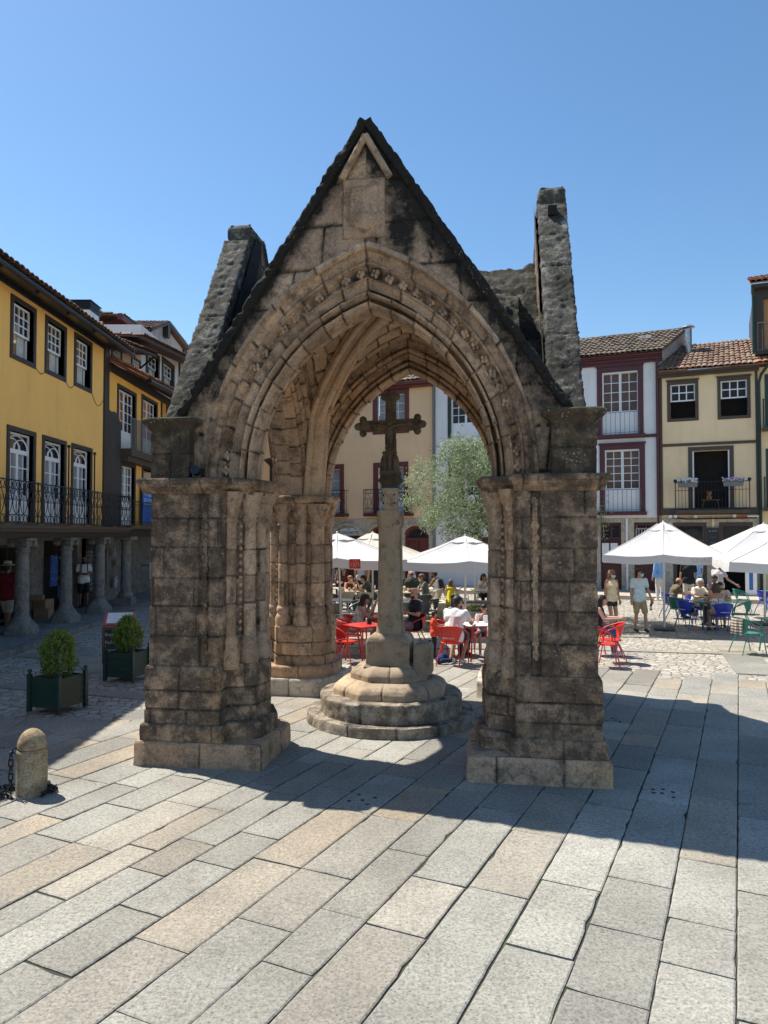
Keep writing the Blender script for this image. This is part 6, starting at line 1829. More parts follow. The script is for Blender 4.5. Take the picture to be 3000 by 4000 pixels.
P3 = parasol("white parasol behind the one cut by the right edge", (11.0, 21.6, 0), rad(-9), 3.15, 2.03, 2.83)
P4 = parasol("white parasol with a red square badge on its valance, left of the cross", (-1.12, 17.9, 0), rad(3), 3.1, 2.04, 2.55, pole_m=ALU, lean=.12)
m = MB(); m.box((.40, -1.566, 1.95), (.24, .006, .21)); bd = m.build("badge", mat("badge_red", (.50, .045, .04), .8), P4)
m = MB()
for sx in (-1, 1):
    m.tube([(.40 + sx * .03, -1.572, 1.885), (.40 + sx * .035, -1.572, 1.975), (.40 + sx * .055, -1.572, 2.0), (.40 + sx * .08, -1.572, 1.96), (.40 + sx * .085, -1.572, 1.89)], .006, 4)
    m.ball((.40 + sx * .02, -1.572, 2.02), .012, 5)
m.tube([(.4, -1.572, 1.88), (.4, -1.572, 1.99)], .007, 4)
m.build("emblem", mat("badge_gold", (.70, .42, .26), .7), bd)
P5 = parasol("broad white parasol right of the cross, in front of the olive tree", (2.2, 20.25, 0), rad(-2), 3.35, 1.90, 2.48, val=.22)
P6 = parasol("cream parasol farther back, directly behind the cross shaft", (-.35, 22.9, 0), rad(-8), 3.1, 1.92, 2.58, cloth_m=CANVAS2)
P7 = parasol("cream parasol at the back, under the olive tree branches", (3.2, 26.3, 0), rad(-14), 3.1, 1.88, 2.5, cloth_m=CANVAS2)
P8 = parasol("cream parasol at the back, half hidden by the rear left pier", (-2.3, 23.6, 0), rad(-8), 3.1, 1.92, 2.5, cloth_m=CANVAS2)

# ------------------------------------------------------------------ cafe chairs and tables
def make_chair(name, m_, cat="chair", txt=None, seat_m=None):
    t = thing(name, "prototype", cat, (0, 0, 0))
    seat_m = seat_m or m_
    m = MB(); pl = [(.20 * math.cos(a) * (1 + .12 * abs(math.sin(2 * a))), .20 * math.sin(a) * (1 + .12 * abs(math.sin(2 * a)))) for a in np.arange(20) * 2 * PI / 20]
    m.prism([(x, y) for x, y in pl], .440, .455); m.tube([(x * 1.03, y * 1.03, .445) for x, y in pl], .011, 6, closed=True); m.build("seat", seat_m, t, smooth=40)
    hoop = [(-.27, -.17, .44), (-.285, -.15, .58), (-.285, -.08, .665), (-.275, .06, .715), (-.235, .19, .76), (-.13, .275, .785), (0, .30, .79)]
    hoop = hoop + [(-x, y, z) for x, y, z in reversed(hoop[:-1])]
    H = np.array(hoop); q = np.linspace(0, len(H) - 1, 40); Hs = np.stack([np.interp(q, np.arange(len(H)), H[:, k]) for k in range(3)], 1)
    for _ in range(2): Hs[1:-1] = .25 * Hs[:-2] + .5 * Hs[1:-1] + .25 * Hs[2:]
    m = MB(); m.tube(Hs, .013, 7); m.build("arm_rail", m_, t, smooth=60)
    m = MB(); top = [p for p in Hs if p[1] > .10]; P = np.zeros((6, len(top), 3))
    for j, f in enumerate(np.linspace(0, 1, 6)):
        for i, p in enumerate(top):
            tt = (i / (len(top) - 1) - .5) * 2
            b = np.array([.165 * tt, .185 - .03 * tt * tt, .47])
            P[j, i] = p * (1 - f) + b * f + np.array([0, .02 * math.sin(PI * f), 0])
    m.grid(P); P2 = P.copy(); P2[..., 1] -= .006; m.grid(P2, rev=True); bk = m.build("backrest", seat_m, t, smooth=60)
    if txt: text_mesh("lettering", txt, .042, WHITEP, bk, (0, .262, .555), (rad(78), 0, PI), .001)
    for sx in (-1, 1):
        m = MB(); m.tube([(sx * .27, -.17, .44), (sx * .27, -.21, .2), (sx * .265, -.25, 0)], .012, 6); m.build("leg", m_, t)
        m = MB(); m.tube([(sx * .17, .12, .445), (sx * .215, .24, .2), (sx * .24, .31, 0)], .012, 6); m.build("leg", m_, t)
    m = MB(); m.tube([(-.27, -.18, .425), (.27, -.18, .425)], .010, 5); m.build("cross_bar", m_, t)
    return t
def make_table(name, m_, top_m=None, w=.70, cloth=None):
    t = thing(name, "prototype", "table", (0, 0, 0))
    m = MB(); m.prism([(-w / 2, -w / 2), (w / 2, -w / 2), (w / 2, w / 2), (-w / 2, w / 2)], .722, .742); m.build("tabletop", top_m or m_, t, bevel=.006)
    m = MB()
    q = w / 2 - .02
    m.tube([(-q, -q, .71), (q, -q, .71), (q, q, .71), (-q, q, .71)], .014, 5, closed=True); m.build("apron", m_, t)
    for sx in (-1, 1):
        for sy in (-1, 1):
            m = MB(); m.tube([(sx * .24, sy * .24, .72), (sx * .25, sy * .25, .35), (sx * .28, sy * .28, 0)], .016, 6); m.build("leg", m_, t)
    return t
PROTO = {}
def place(kind, label, x, y, rz, group, sc=1.0, z=0.0):
    mk = dict(red_chair=lambda: make_chair("cafe_chair", RED, txt="SUPER BOCK"), blue_chair=lambda: make_chair("cafe_chair", BLUE, txt="SUPER BOCK"), green_chair=lambda: make_chair("cafe_chair", GREEN),
              alu_chair=lambda: make_chair("cafe_chair", DKALU, seat_m=DKALU), alu_chair2=lambda: make_chair("cafe_chair", ALU, seat_m=DKALU), cream_chair=lambda: make_chair("cafe_chair", POLEW, seat_m=CREAMP),
              red_table=lambda: make_table("cafe_table", RED), alu_table=lambda: make_table("cafe_table", DKALU, TOPWHITE, .78), cream_table=lambda: make_table("cafe_table", POLEW, CREAMP, .75), green_table=lambda: make_table("cafe_table", GREEN), blue_table=lambda: make_table("cafe_table", BLUE))
    if kind not in PROTO:
        t = mk[kind](); PROTO[kind] = t
        t.location = (x, y, z); t.rotation_euler = (0, 0, rz); t.scale = (sc,) * 3; t['label'] = label; t['group'] = group
        return t
    return dup(PROTO[kind], label, (x, y, z), rz, group, sc)
GR, GA, GC, GB = "red cafe chairs", "metal cafe chairs", "cream cafe chairs", "blue and green cafe chairs"
# rz = 0: sitter faces the camera (-y); +pi/2 faces right (+x)
place('red_chair', "empty red metal chair at front, left of the cross pedestal", -.74, 15.15, rad(62), GR)
place('red_chair', "empty red chair tucked behind the front red table", -.72, 15.95, rad(95), GR)
place('red_table', "empty glossy red table with napkin holder, left of the cross", -.40, 15.4, rad(40), "red cafe tables")
place('red_chair', "red chair of the dark haired woman in a floral top", -.64, 16.75, rad(80), GR)
place('red_table', "red table between the dark haired woman and the bald man", .05, 16.95, rad(5), "red cafe tables")
place('red_chair', "empty red chair between the two red tables", .15, 16.2, rad(175), GR)
place('red_chair', "red chair of the bald man in black", .66, 16.8, rad(-75), GR)
place('red_chair', "red chair of the man in a white shirt", 1.36, 14.92, rad(158), GR)
place('red_chair', "empty red chair that the small boy holds", 1.32, 16.1, rad(120), GR)
place('red_table', "red table with white paper cloth in front of the family", 1.98, 15.55, rad(12), "red cafe tables")
place('red_chair', "red chair of the curly haired woman behind the white shirted man", 1.62, 16.35, rad(30), GR)
place('red_chair', "red chair of the child in a striped top", 2.2, 16.35, rad(-10), GR)
place('red_chair', "empty red chair right of the front pier, turned right", 4.36, 14.75, rad(80), GR)
place('red_chair', "empty red chair right of the front pier, nearer the shadow", 4.62, 15.3, rad(-100), GR)
place('red_chair', "red chair of the long haired woman half hidden by right pier", 4.62, 16.2, rad(60), GR)
k = .95
for i, (x, y, r, lab) in enumerate([(-1.75, 21.0, 40, "dark metal chair behind the slanted parasol pole, nearest"), (-1.25, 20.3, 150, "dark metal chair left of the white pole, back to the camera"), (-.95, 20.9, -70, "dark metal chair right of the white table on the left"),
                                  (-1.6, 22.9, 20, "dark metal chair behind the white table on the left"), (-2.05, 22.0, 90, "dark metal chair beside the rear left pier"), (-.6, 21.6, -95, "dark metal chair between the two white tables"),
                                  (.55, 20.6, 170, "dark metal chair just right of the cross shaft, back to camera"), (1.3, 21.3, -85, "dark metal chair right of the white table near the stone bed"), (1.2, 22.6, -30, "dark metal chair behind the white table by the cross shaft"), (1.0, 20.3, -140, "dark metal chair behind the bald man")]):
    place('alu_chair' if i % 2 else 'alu_chair2', lab, x, y, rad(r), GA, k)
place('alu_table', "white topped metal table left of the white parasol pole", -1.3, 21.7, rad(5), "white topped metal tables", k)
place('alu_table', "white topped metal table right of the cross shaft", .7, 21.5, rad(5), "white topped metal tables", k)
place('alu_table', "white topped metal table half hidden by the rear left pier", -2.0, 20.1, rad(12), "white topped metal tables", k)
k = .95
place('cream_table', "cream table shared by the blonde woman and the man in grey", -.95, 24.9, rad(4), "cream cafe tables", k)
place('cream_table', "cream table in front of the man in a grey polo shirt", .75, 24.6, rad(4), "cream cafe tables", k)
place('cream_table', "cream table of the woman drinking, right of the yellow dress", 3.35, 25.3, rad(8), "cream cafe tables", k)
place('cream_table', "cream table of the man in olive at far left", -1.85, 26.3, rad(8), "cream cafe tables", k)
for x, y, r, lab in [(-1.15, 23.95, 170, "cream chair with its back to the camera at the blonde woman's table"), (-.62, 23.85, 190, "cream chair behind the white parasol pole"), (-.38, 25.0, -95, "cream chair of the man in the grey tee"), (-1.3, 25.7, 20, "cream chair of the blonde woman"), (-2.35, 26.0, 80, "cream chair of the man in olive"),
                     (1.42, 24.5, -85, "cream chair of the man in the grey polo shirt"), (1.75, 25.6, -110, "cream chair of the man with a backpack"), (.8, 25.7, 0, "cream chair of the broad man in dark green"), (2.65, 25.2, 75, "empty cream chair right of the girl in yellow"), (2.3, 25.9, 30, "empty cream chair behind the girl in yellow"), (3.45, 26.1, 0, "cream chair of the drinking woman")]:
    place('cream_chair', lab, x, y, rad(r), GC, k)
place('blue_chair', "blue chair of the woman with bare shoulders", 8.9, 19.75, rad(178), GB)
place('blue_chair', "blue chair with a dark and white bag on its seat", 8.32, 20.45, rad(120), GB)
place('green_chair', "empty green chair left of the white haired man", 8.5, 21.6, rad(110), GB)
place('green_chair', "green chair right of the bare shouldered woman", 9.62, 20.2, rad(-120), GB)
place('green_table', "green table with a tall glass between the friends", 8.95, 20.75, rad(8), "green cafe tables")
place('blue_chair', "blue chair of the man in a khaki tee", 8.95, 23.3, rad(85), GB)
place('blue_chair', "blue chair of the white haired man", 9.1, 21.75, rad(20), GB)
place('green_chair', "green chair of the man with sunglasses on his head", 9.65, 21.35, rad(-25), GB)
place('blue_table', "blue table in front of the man in a khaki tee", 9.75, 23.5, rad(8), "green cafe tables")
place('green_chair', "green chair of the man in navy behind the white haired man", 10.4, 23.4, rad(-90), GB)
place('green_chair', "green chair in the shade at far right, farther one", 11.8, 24.6, rad(60), GB)
place('blue_chair', "blue chair in the shade at far right", 12.3, 24.0, rad(100), GB)
place('green_table', "green table in the shade at the far right", 12.9, 24.4, rad(8), "green cafe tables")
place('green_chair', "green chair with a jacket in front at the right edge", 7.95, 16.35, rad(100), GB)
place('green_table', "green table at the right edge beside the jacket chair", 8.68, 16.45, rad(8), "green cafe tables")

# ------------------------------------------------------------------ people
def capsule(mb, a, ra, b, rb, n=10):
    a = np.array(a, float); b = np.array(b, float); d = b - a; L = np.linalg.norm(d)
    if L < 1e-5: d = np.array([0, 0, 1.0]); L = 1e-5
    d = d / L
    prof = [(ra * math.sin(q), -ra * math.cos(q)) for q in np.linspace(0.05, PI / 2, 4)] + [(rb * math.sin(q), L - rb * math.cos(q)) for q in np.linspace(PI / 2, PI - 0.05, 4)]
    Rm = Vector((0, 0, 1)).rotation_difference(Vector(d)).to_matrix().to_4x4()
    mb.lathe(prof, n, tuple(a), R=Rm)

def remesh(mb, name, mat_, parent, voxel=.018, smooth_it=2, extra=None):
    me = mb.mesh(name, mat_)
    o = bpy.data.objects.new(name, me); COL.objects.link(o)
    r = o.modifiers.new("r", 'REMESH'); r.mode = 'VOXEL'; r.voxel_size = voxel
    s = o.modifiers.new("s", 'SMOOTH'); s.factor = .5; s.iterations = smooth_it
    me2 = bpy.data.meshes.new_from_object(o.evaluated_get(bpy.context.evaluated_depsgraph_get()))
    o.modifiers.clear()
    if extra is not None:
        V = [np.array([v.co for v in me2.vertices])]; 
        m = MB(); m.add(V[0], [tuple(p.vertices) for p in me2.polygons]); k = m.n
        m.add(np.concatenate(extra.V), extra.F)
        me2 = m.mesh(name, mat_)
    me2.name = name
    me2.materials.clear(); me2.materials.append(mat_)
    me2.polygons.foreach_set("use_smooth", [True] * len(me2.polygons))
    o.data = me2
    o.parent = parent
    return o

def V3(*a): return np.array(a, float)
def person(label, x, y, z, rz, pose='stand', H=1.72, skin=SKIN, top=None, sleeves='short', bottom=None, blen='short', shoes=SHOED, hair=HAIRD, hstyle='short', build=1.0,
           lean=0.0, armL=None, armR=None, head=(0, 0), legs=None, mask=False, glasses=None, hat=None, pack=False, dress=None, fem=False, seat=.46, twist=0.0, sc=1.0, group=None, beard=None, cap=None):
    """front is -y; armL / armR: (elbow, wrist) offsets from the shoulder; head: (turn, nod) in degrees; lean: forward lean in degrees"""
    t = thing("person", label, "person", (x, y, z), rz, group, sc * H / 1.72)
    W = build
    if pose == 'sit':
        pel = V3(0, .06, seat + .10)
    else:
        pel = V3(0, 0, .93)
    la = rad(lean)
    def up(d, f=0.0, s=0.0):   # point at height d above the pelvis along the leaning spine
        return pel + V3(s * math.cos(rad(twist)), -math.sin(la) * d - f * math.cos(la) + s * math.sin(rad(twist)), math.cos(la) * d - f * math.sin(la))
    sw = (.185 if not fem else .158) * W
    shL, shR = up(.475, 0, sw), up(.475, 0, -sw)
    nk = up(.53); hd = up(.665, .025)
    if pose == 'sit':
        J = {}
        for s in (-1, 1):
            kx = .10 if legs is None else legs[0]
            J[s] = [pel + V3(s * .085, -.02, -.02), V3(s * kx * 1.1, pel[1] - .43, seat + .06), V3(s * kx * 1.0, pel[1] - .40 + (0 if legs is None else legs[1]), .09)]
    else:
        st = legs or (0.0, 0.0)     # forward offsets of the two feet
        J = {}
        for s, f in ((1, st[0]), (-1, st[1])):
            J[s] = [pel + V3(s * .085 * W, 0, -.03), V3(s * .10, -f * .55 - (.05 if f else .01), .49), V3(s * .105, -f * 1.0 + (.02 if f > 0 else .0), .085 + (.05 if f < -.1 else 0))]
    A = {}
    for s, a, sh in ((1, armL, shL), (-1, armR, shR)):
        if a is None: a = ((s * .05, .01, -.275), (s * .065, -.06, -.52))
        A[s] = [sh, sh + V3(*a[0]), sh + V3(*a[1])]
    b = MB()
    cw = .105 * W; 
    # torso
    capsule(b, up(.36, 0, -.085 * W), cw * 1.04, up(.36, 0, .085 * W), cw * 1.04); capsule(b, up(.20, .01, -.055 * W), cw * .93, up(.20, .01, .055 * W), cw * .93)
    capsule(b, pel + V3(-.07 * W, 0, 0), .105 * W, pel + V3(.07 * W, 0, 0), .105 * W); [capsule(b, up(.475, 0, s_ * .03), .058, up(.452, 0, s_ * sw * .93), .055) for s_ in (-1, 1)]
    capsule(b, up(.02), .11 * W, up(.42), .115 * W)
    if fem: capsule(b, up(.34, .07, -.075), .062, up(.34, .07, .075), .062)
    elif W > 1.1: capsule(b, up(.16, .06), .11 * W, up(.1, .05), .11 * W)
    capsule(b, nk - V3(0, 0, .05), .056, hd - V3(0, 0, .06), .052)
    # head
    tn, nod = rad(head[0]), rad(head[1])
    HR = Matrix.Rotation(tn, 4, 'Z') @ Matrix.Rotation(nod + la * .25, 4, 'X')
    Hm = np.array(HR.to_3x3())
    def hp(px, py, pz): return hd + Hm @ V3(px, py, pz)
    capsule(b, hp(0, .022, .035), .086, hp(0, -.012, .03), .082, 12); capsule(b, hp(0, -.03, -.025), .066, hp(0, -.045, -.065), .048, 12)
    capsule(b, hp(0, -.092, .005), .012, hp(0, -.108, -.028), .017); capsule(b, hp(-.03, -.078, .028), .016, hp(.03, -.078, .028), .016)
    for s in (-1, 1): capsule(b, hp(s * .083, .01, .012), .014, hp(s * .085, .012, -.025), .011)
    # limbs
    for s in (-1, 1):
        h, k, a = J[s]
        capsule(b, h, .083 * W, k, .056); capsule(b, k, .054, (k * .55 + a * .45), .050); capsule(b, (k * .6 + a * .4), .050, a, .036)
        capsule(b, a + V3(0, .02, -.045), .036, a + V3(0, -.13, -.058), .027)
        p, e, w = A[s]
        capsule(b, p, .052, e, .041); capsule(b, e, .041, w, .028)
    ex = MB()
    for s in (-1, 1):
        p, e, w = A[s]
        d = (w - e) / np.linalg.norm(w - e)
        side = np.cross(d, V3(0, -1, 0.2)); side /= max(np.linalg.norm(side), 1e-6)
        nrm = np.cross(side, d)
        pc = w + d * .075
        capsule(b, w + d * .02, .029, pc, .033)
        for q in range(4):
            o = (q - 1.5) * .019; ln = (.062, .074, .070, .054)[q]
            f0 = pc + side * o + d * .015; f1 = f0 + d * ln * .55 - nrm * .008; f2 = f1 + d * ln * .42 - nrm * .026
            ex.tube([f0, f1, f2], [.0095, .009, .007], 6)
        t0 = w + d * .03 - side * .026 * s; t1 = t0 - side * .024 * s + d * .03; ex.tube([t0, t1, t1 + d * .03 - nrm * .012], [.011, .0105, .008], 6)
    remesh(b, "body", skin, t, .017, 2, ex)
    # eyes, brows and mouth
    m = MB()
    for s in (-1, 1): m.ball(hp(s * .030, -.088, .013), .0105, 6, s=(1.2, .6, .8)); m.tube([hp(s * .015, -.094, .036), hp(s * .048, -.083, .037)], .006, 4)
    m.build("eyes", EYE, t)
    m = MB(); m.tube([hp(-.022, -.088, -.056), hp(0, -.095, -.055), hp(.022, -.088, -.056)], .006, 5); m.build("mouth", LIP, t)
    # hair
    if hair is not None and hstyle != 'bald':
        m = MB()
        capsule(m, hp(0, .034, .052), .092, hp(0, -.015, .062), .082, 12); capsule(m, hp(0, .062, .0), .070, hp(0, .055, -.03), .055, 12)
        for s in (-1, 1): capsule(m, hp(s * .06, .03, .03), .036, hp(s * .068, .02, .0), .024)
        if hstyle == 'long':
            for s in (-1, 0, 1): capsule(m, hp(s * .058, .055, .03), .055, hp(s * .075, .075, -.22), .050); capsule(m, hp(s * .055, .07, -.1), .052, hp(s * .06, .085, -.30), .034)
            for s in (-1, 1): capsule(m, hp(s * .078, .0, .04), .03, hp(s * .088, .01, -.13), .028)
        if hstyle == 'bun': capsule(m, hp(0, .10, .06), .045, hp(0, .12, .06), .04)
        if hstyle == 'bob':
            for s in (-1, 0, 1): capsule(m, hp(s * .06, .05, .03), .055, hp(s * .07, .06, -.10), .045)
        if hstyle == 'curly':
            for q in range(26):
                a1 = q * 2.4; zz = -.12 + .24 * (q / 26)
                c = hp(.085 * math.cos(a1), .045 + .075 * abs(math.sin(a1)), zz); capsule(m, c, .045, c + V3(0, 0, .01), .045, 8)
        remesh(m, "hair", hair, t, .014, 1)
    elif hstyle == 'bald' and hair is not None:
        m = MB()
        for s in (-1, 1): capsule(m, hp(s * .066, .03, .0), .03, hp(s * .045, .075, -.01), .035)
        capsule(m, hp(-.03, .085, -.015), .03, hp(.03, .085, -.015), .03); remesh(m, "hair", hair, t, .014, 1)
    if beard is not None:
        m = MB(); capsule(m, hp(-.035, -.06, -.07), .034, hp(.035, -.06, -.07), .034); capsule(m, hp(0, -.075, -.085), .032, hp(0, -.07, -.09), .03); remesh(m, "beard", beard, t, .012, 1)
    # clothes
    if top is not None:
        m = MB(); g = .016; ch_ = .36 if sleeves != 'tube' else .29
        capsule(m, up(ch_, 0, -.085 * W), cw * 1.04 + g, up(ch_, 0, .085 * W), cw * 1.04 + g); capsule(m, up(.18, .01, -.06 * W), cw * .95 + g, up(.18, .01, .06 * W), cw * .95 + g)
        capsule(m, up(-.03, 0, -.07 * W), .108 * W + g * 2.2, up(.02, 0, .07 * W), .108 * W + g * 2.2) if sleeves != 'tube' else None; capsule(m, up(-.02, 0, .07 * W), .108 * W + g * 2.2, up(.02, 0, -.07 * W), .108 * W + g * 2.2) if sleeves != 'tube' else None; capsule(m, up(.06), .112 * W + g, up(.42 if sleeves != 'tube' else .28), .112 * W + g)
        if fem: capsule(m, up(.34, .072, -.075), .062 + g * .6, up(.34, .072, .075), .062 + g * .6)
        elif W > 1.1: capsule(m, up(.16, .06), .11 * W + g, up(.1, .05), .11 * W + g)
        if sleeves == 'tube': pass
        elif sleeves != 'none':
            [capsule(m, up(.475, 0, s_ * .03), .068, up(.452, 0, s_ * sw * .93), .052 + g) for s_ in (-1, 1)]; capsule(m, nk - V3(0, 0, .06), .066, nk - V3(0, 0, .035), .064)
            for s in (-1, 1):
                p, e, w = A[s]; f = .62 if sleeves == 'short' else 1.0
                q = p + (e - p) * f; capsule(m, p, .066, q, .060)
                if sleeves == 'long': capsule(m, e, .056, w, .042)
        else:
            for s in (-1, 1): capsule(m, up(.40, .03, s * sw * .55), .06 + g, up(.50, .0, s * sw * .55), .035)
        remesh(m, "shirt", top, t, .017, 2)
    if dress is not None:
        m = MB(); capsule(m, up(.36, 0, -.08), .125, up(.36, 0, .08), .125); capsule(m, up(.2), .15, up(-.05), .20); capsule(m, up(-.1), .21, up(-.30), .27)
        remesh(m, "dress", dress, t, .018, 2)
    if bottom is not None:
        m = MB(); g = .018
        capsule(m, pel + V3(-.07 * W, 0, .03), .107 * W + g, pel + V3(.07 * W, 0, .03), .107 * W + g)
        for s in (-1, 1):
            h, k_, a = J[s]
            f = .86 if blen == 'short' else (.42 if blen == 'hot' else 1.0)
            capsule(m, h, .085 * W + g, h + (k_ - h) * f, .062 + g * (1.4 if blen == 'short' else 1))
            if blen == 'long': capsule(m, k_, .058 + g, a + V3(0, 0, .02), .046 + g)
        if blen == 'skirt':
            for s in (-1, 1): capsule(m, J[s][0], .12, J[s][1], .11)
        remesh(m, {"short": "shorts", "hot": "shorts", "long": "trousers", "skirt": "skirt"}[blen], bottom, t, .017, 2)
    for s in (-1, 1):
        a = J[s][2]; m = MB()
        capsule(m, a + V3(0, .03, -.048), .043, a + V3(0, -.06, -.05), .045); capsule(m, a + V3(0, -.06, -.055), .044, a + V3(0, -.145, -.062), .034)
        remesh(m, "shoe", shoes, t, .015, 1)
    if mask:
        m = MB(); capsule(m, hp(-.03, -.075, -.04), .042, hp(.03, -.075, -.04), .042); capsule(m, hp(0, -.085, -.03), .036, hp(0, -.07, -.075), .034); remesh(m, "face_mask", MASKB if mask is True else mask, t, .012, 1)
        m = MB()
        for s in (-1, 1): m.tube([hp(s * .05, -.075, -.03), hp(s * .09, .01, .0)], .004, 4)
        m.build("mask_strap", PAPER, t)
    if glasses:
        up_ = .075 if glasses == 'head' else .012
        f_ = .06 if glasses == 'head' else 0
        m = MB()
        for s in (-1, 1): m.ball(hp(s * .034, -.098 + f_ * .6, up_ + .002), .028, 8, s=(1.1, .45, .72)); m.tube([hp(s * .06, -.085 + f_ * .6, up_), hp(s * .092, .02, up_ - .008)], .005, 4)
        m.tube([hp(-.02, -.104 + f_ * .6, up_ + .008), hp(.02, -.104 + f_ * .6, up_ + .008)], .005, 4); m.build("sunglasses", BLACKP, t)
    if hat:
        m = MB(); R = HR
        m.lathe([(.175, .075), (.17, .088), (.105, .085), (.10, .125), (.095, .165), (.07, .185), (.02, .19)], 20, tuple(hd), R=R); m.build("straw_hat", STRAW, t, smooth=50)
        m = MB(); m.lathe([(.104, .09), (.104, .115)], 20, tuple(hd), R=R); m.build("hat_band", BLACKP, t)
    if cap:
        m = MB(); capsule(m, hp(0, .03, .065), .098, hp(0, -.02, .07), .09, 12); capsule(m, hp(-.04, -.1, .06), .02, hp(.04, -.1, .06), .02); capsule(m, hp(-.03, -.14, .055), .016, hp(.03, -.14, .055), .016); remesh(m, "cap", cap, t, .014, 1)
    if pack:
        m = MB(); capsule(m, up(.16, -.20, -.07), .085, up(.16, -.20, .07), .085); capsule(m, up(.40, -.185, -.06), .075, up(.40, -.185, .06), .075); capsule(m, up(.16, -.2), .1, up(.4, -.19), .09); remesh(m, "backpack", BLACKP, t, .018, 2)
        m = MB()
        for s in (-1, 1): m.tube([up(.50, -.10, s * .10), up(.535, 0, s * .10), up(.46, .125, s * .10), up(.30, .13, s * .11), up(.2, .05, s * .15)], .017, 5)
        m.build("backpack_strap", BLACKP, t)
    return t
# arm helpers (offsets of elbow and wrist from the shoulder; s is +1 for the left arm)
def a_table(s, f=.30): return ((s * .07, -.12, -.22), (s * .0, -.12 - f, -.20))
def a_chin(s): return ((s * .04, -.20, -.19), (s * -.12, -.30, .02))
def a_cross(s): return ((s * .07, -.03, -.25), (s * -.14, -.20, -.22))
def a_lap(s): return ((s * .06, .0, -.27), (s * -.02, -.22, -.32))
C = cloth
white, navy, black_ = C("white", (.74, .74, .76)), C("navy", (.018, .02, .04)), C("black", (.014, .014, .016))
floral = print_cloth("floral", (.66, .66, .66), (.20, .21, .24), 22)
WALK = (.17, -.17)
# --- right of the canopy
person("woman walking in a cream tank top, dark shorts, sunglasses and pale face mask", 6.15, 20.2, 0, rad(12), 'stand', 1.63, SKIN, C("cream_tank", (.78, .66, .42)), 'none', C("dark_green_short", (.02, .035, .035)), 'hot', SHOEW, HAIRF, 'long', .92, fem=True, mask=True, glasses=True, legs=(.03, .16), head=(12, 5))
person("man walking in a pale blue tee, khaki shorts, sunglasses and face mask", 6.86, 20.1, 0, rad(10), 'stand', 1.67, SKIN, C("pale_blue", (.52, .66, .74)), 'short', C("khaki", (.34, .27, .16)), 'short', SHOED, HAIRD, 'short', 1.03, mask=True, glasses=True, legs=(.18, -.04), head=(48, 0), armL=((.10, .04, -.27), (.17, .0, -.52)))
m = MB(); BT = thing("bottle", "dark bottle carried by the man in the pale blue tee", "bottle", (7.15, 20.02, .56), 0); m.lathe([(.03, .0), (.033, .02), (.033, .15), (.014, .2), (.014, .26)], 10, (0, 0, 0)); m.build("body", BLACKP, BT, smooth=50); m = MB(); m.lathe([(.0335, .04), (.0335, .11)], 10, (0, 0, 0)); m.build("paper_label", PAPER, BT)
person("man in a light blue shirt and white trousers standing behind the parasol pole", 10.3, 27.9, .13, rad(200), 'stand', 1.72, SKIN, C("sky_blue", (.22, .42, .72)), 'long', C("off_white", (.66, .64, .58)), 'long', SHOEW, HAIRD, 'short', 1.0)
person("man in a khaki tee seated on a blue chair, facing right", 9.0, 23.3, 0, rad(88), 'sit', 1.74, SKIN, C("olive_khaki", (.16, .12, .065)), 'short', C("jeans", (.03, .05, .09)), 'long', SHOED, HAIRD, 'bald', 1.08, lean=22, armL=a_table(1, .32), armR=a_table(-1, .34), sc=.95)
person("person in dark clothes seated beyond the man in khaki, facing left", 10.2, 23.9, 0, rad(-75), 'sit', 1.70, SKIN, navy, 'short', black_, 'long', SHOED, HAIRD, 'short', 1.0, lean=18, armL=a_table(1), armR=a_table(-1), sc=.95)
person("white haired man in a cream shirt resting his chin on his hand", 9.12, 21.75, 0, rad(28), 'sit', 1.74, SKIN2, C("cream_shirt", (.72, .66, .56)), 'short', C("dark_grey", (.05, .05, .05)), 'long', SHOED, HAIRW, 'short', 1.12, lean=12, armL=a_chin(1), armR=a_table(-1), head=(8, 6), sc=.97)
person("man in a navy tee and lowered mask behind the white haired man", 10.35, 23.3, 0, rad(-60), 'sit', 1.74, SKIN3, navy, 'short', black_, 'long', SHOED, HAIRD, 'short', 1.08, lean=10, armL=a_table(1), armR=a_table(-1), sc=.97)
person("man in a beige tee with sunglasses pushed up on his head", 9.55, 21.25, 0, rad(-22), 'sit', 1.74, SKIN, C("beige_tee", (.58, .52, .44)), 'short', black_, 'short', SHOED, HAIRD, 'short', 1.02, lean=26, armL=a_table(1, .2), armR=((-.10, -.14, -.22), (-.16, -.36, -.24)), head=(-8, -12), glasses='head', beard=HAIRD, sc=.97)
person("woman with bare shoulders and a patterned top seen from behind on a blue chair", 8.9, 19.95, 0, rad(176), 'sit', 1.66, SKIN, print_cloth("white_print", (.68, .67, .64), (.08, .08, .09), 20), 'tube', C("beige_shorts", (.45, .38, .30)), 'hot', SHOED, HAIRB, 'bob', .98, lean=16, fem=True, armL=a_table(1, .2), armR=a_table(-1, .2), sc=1.0)
person("man in a black tee standing in front of the dark shop door", 10.6, 26.0, .05, rad(165), 'stand', 1.76, SKIN, black_, 'short', C("cream_trousers", (.55, .52, .46)), 'long', SHOED, HAIRD, 'short', 1.05)
person("person in a sky blue shirt standing just right of the man in black", 11.45, 27.4, .13, rad(190), 'stand', 1.76, SKIN, C("sky_blue", (.22, .42, .72)), 'short', navy, 'long', SHOED, HAIRD, 'short', 1.0)
person("waitress in a pale blouse and black skirt holding her arm out", 11.0, 24.6, 0, rad(150), 'stand', 1.68, SKIN2, C("pale_blouse", (.66, .58, .55)), 'short', black_, 'skirt', SHOED, HAIRB, 'bun', .98, fem=True, lean=8, armL=((-.02, .05, -.27), (-.05, -.05, -.5)), armR=((-.14, .05, -.25), (-.38, .0, -.42)))
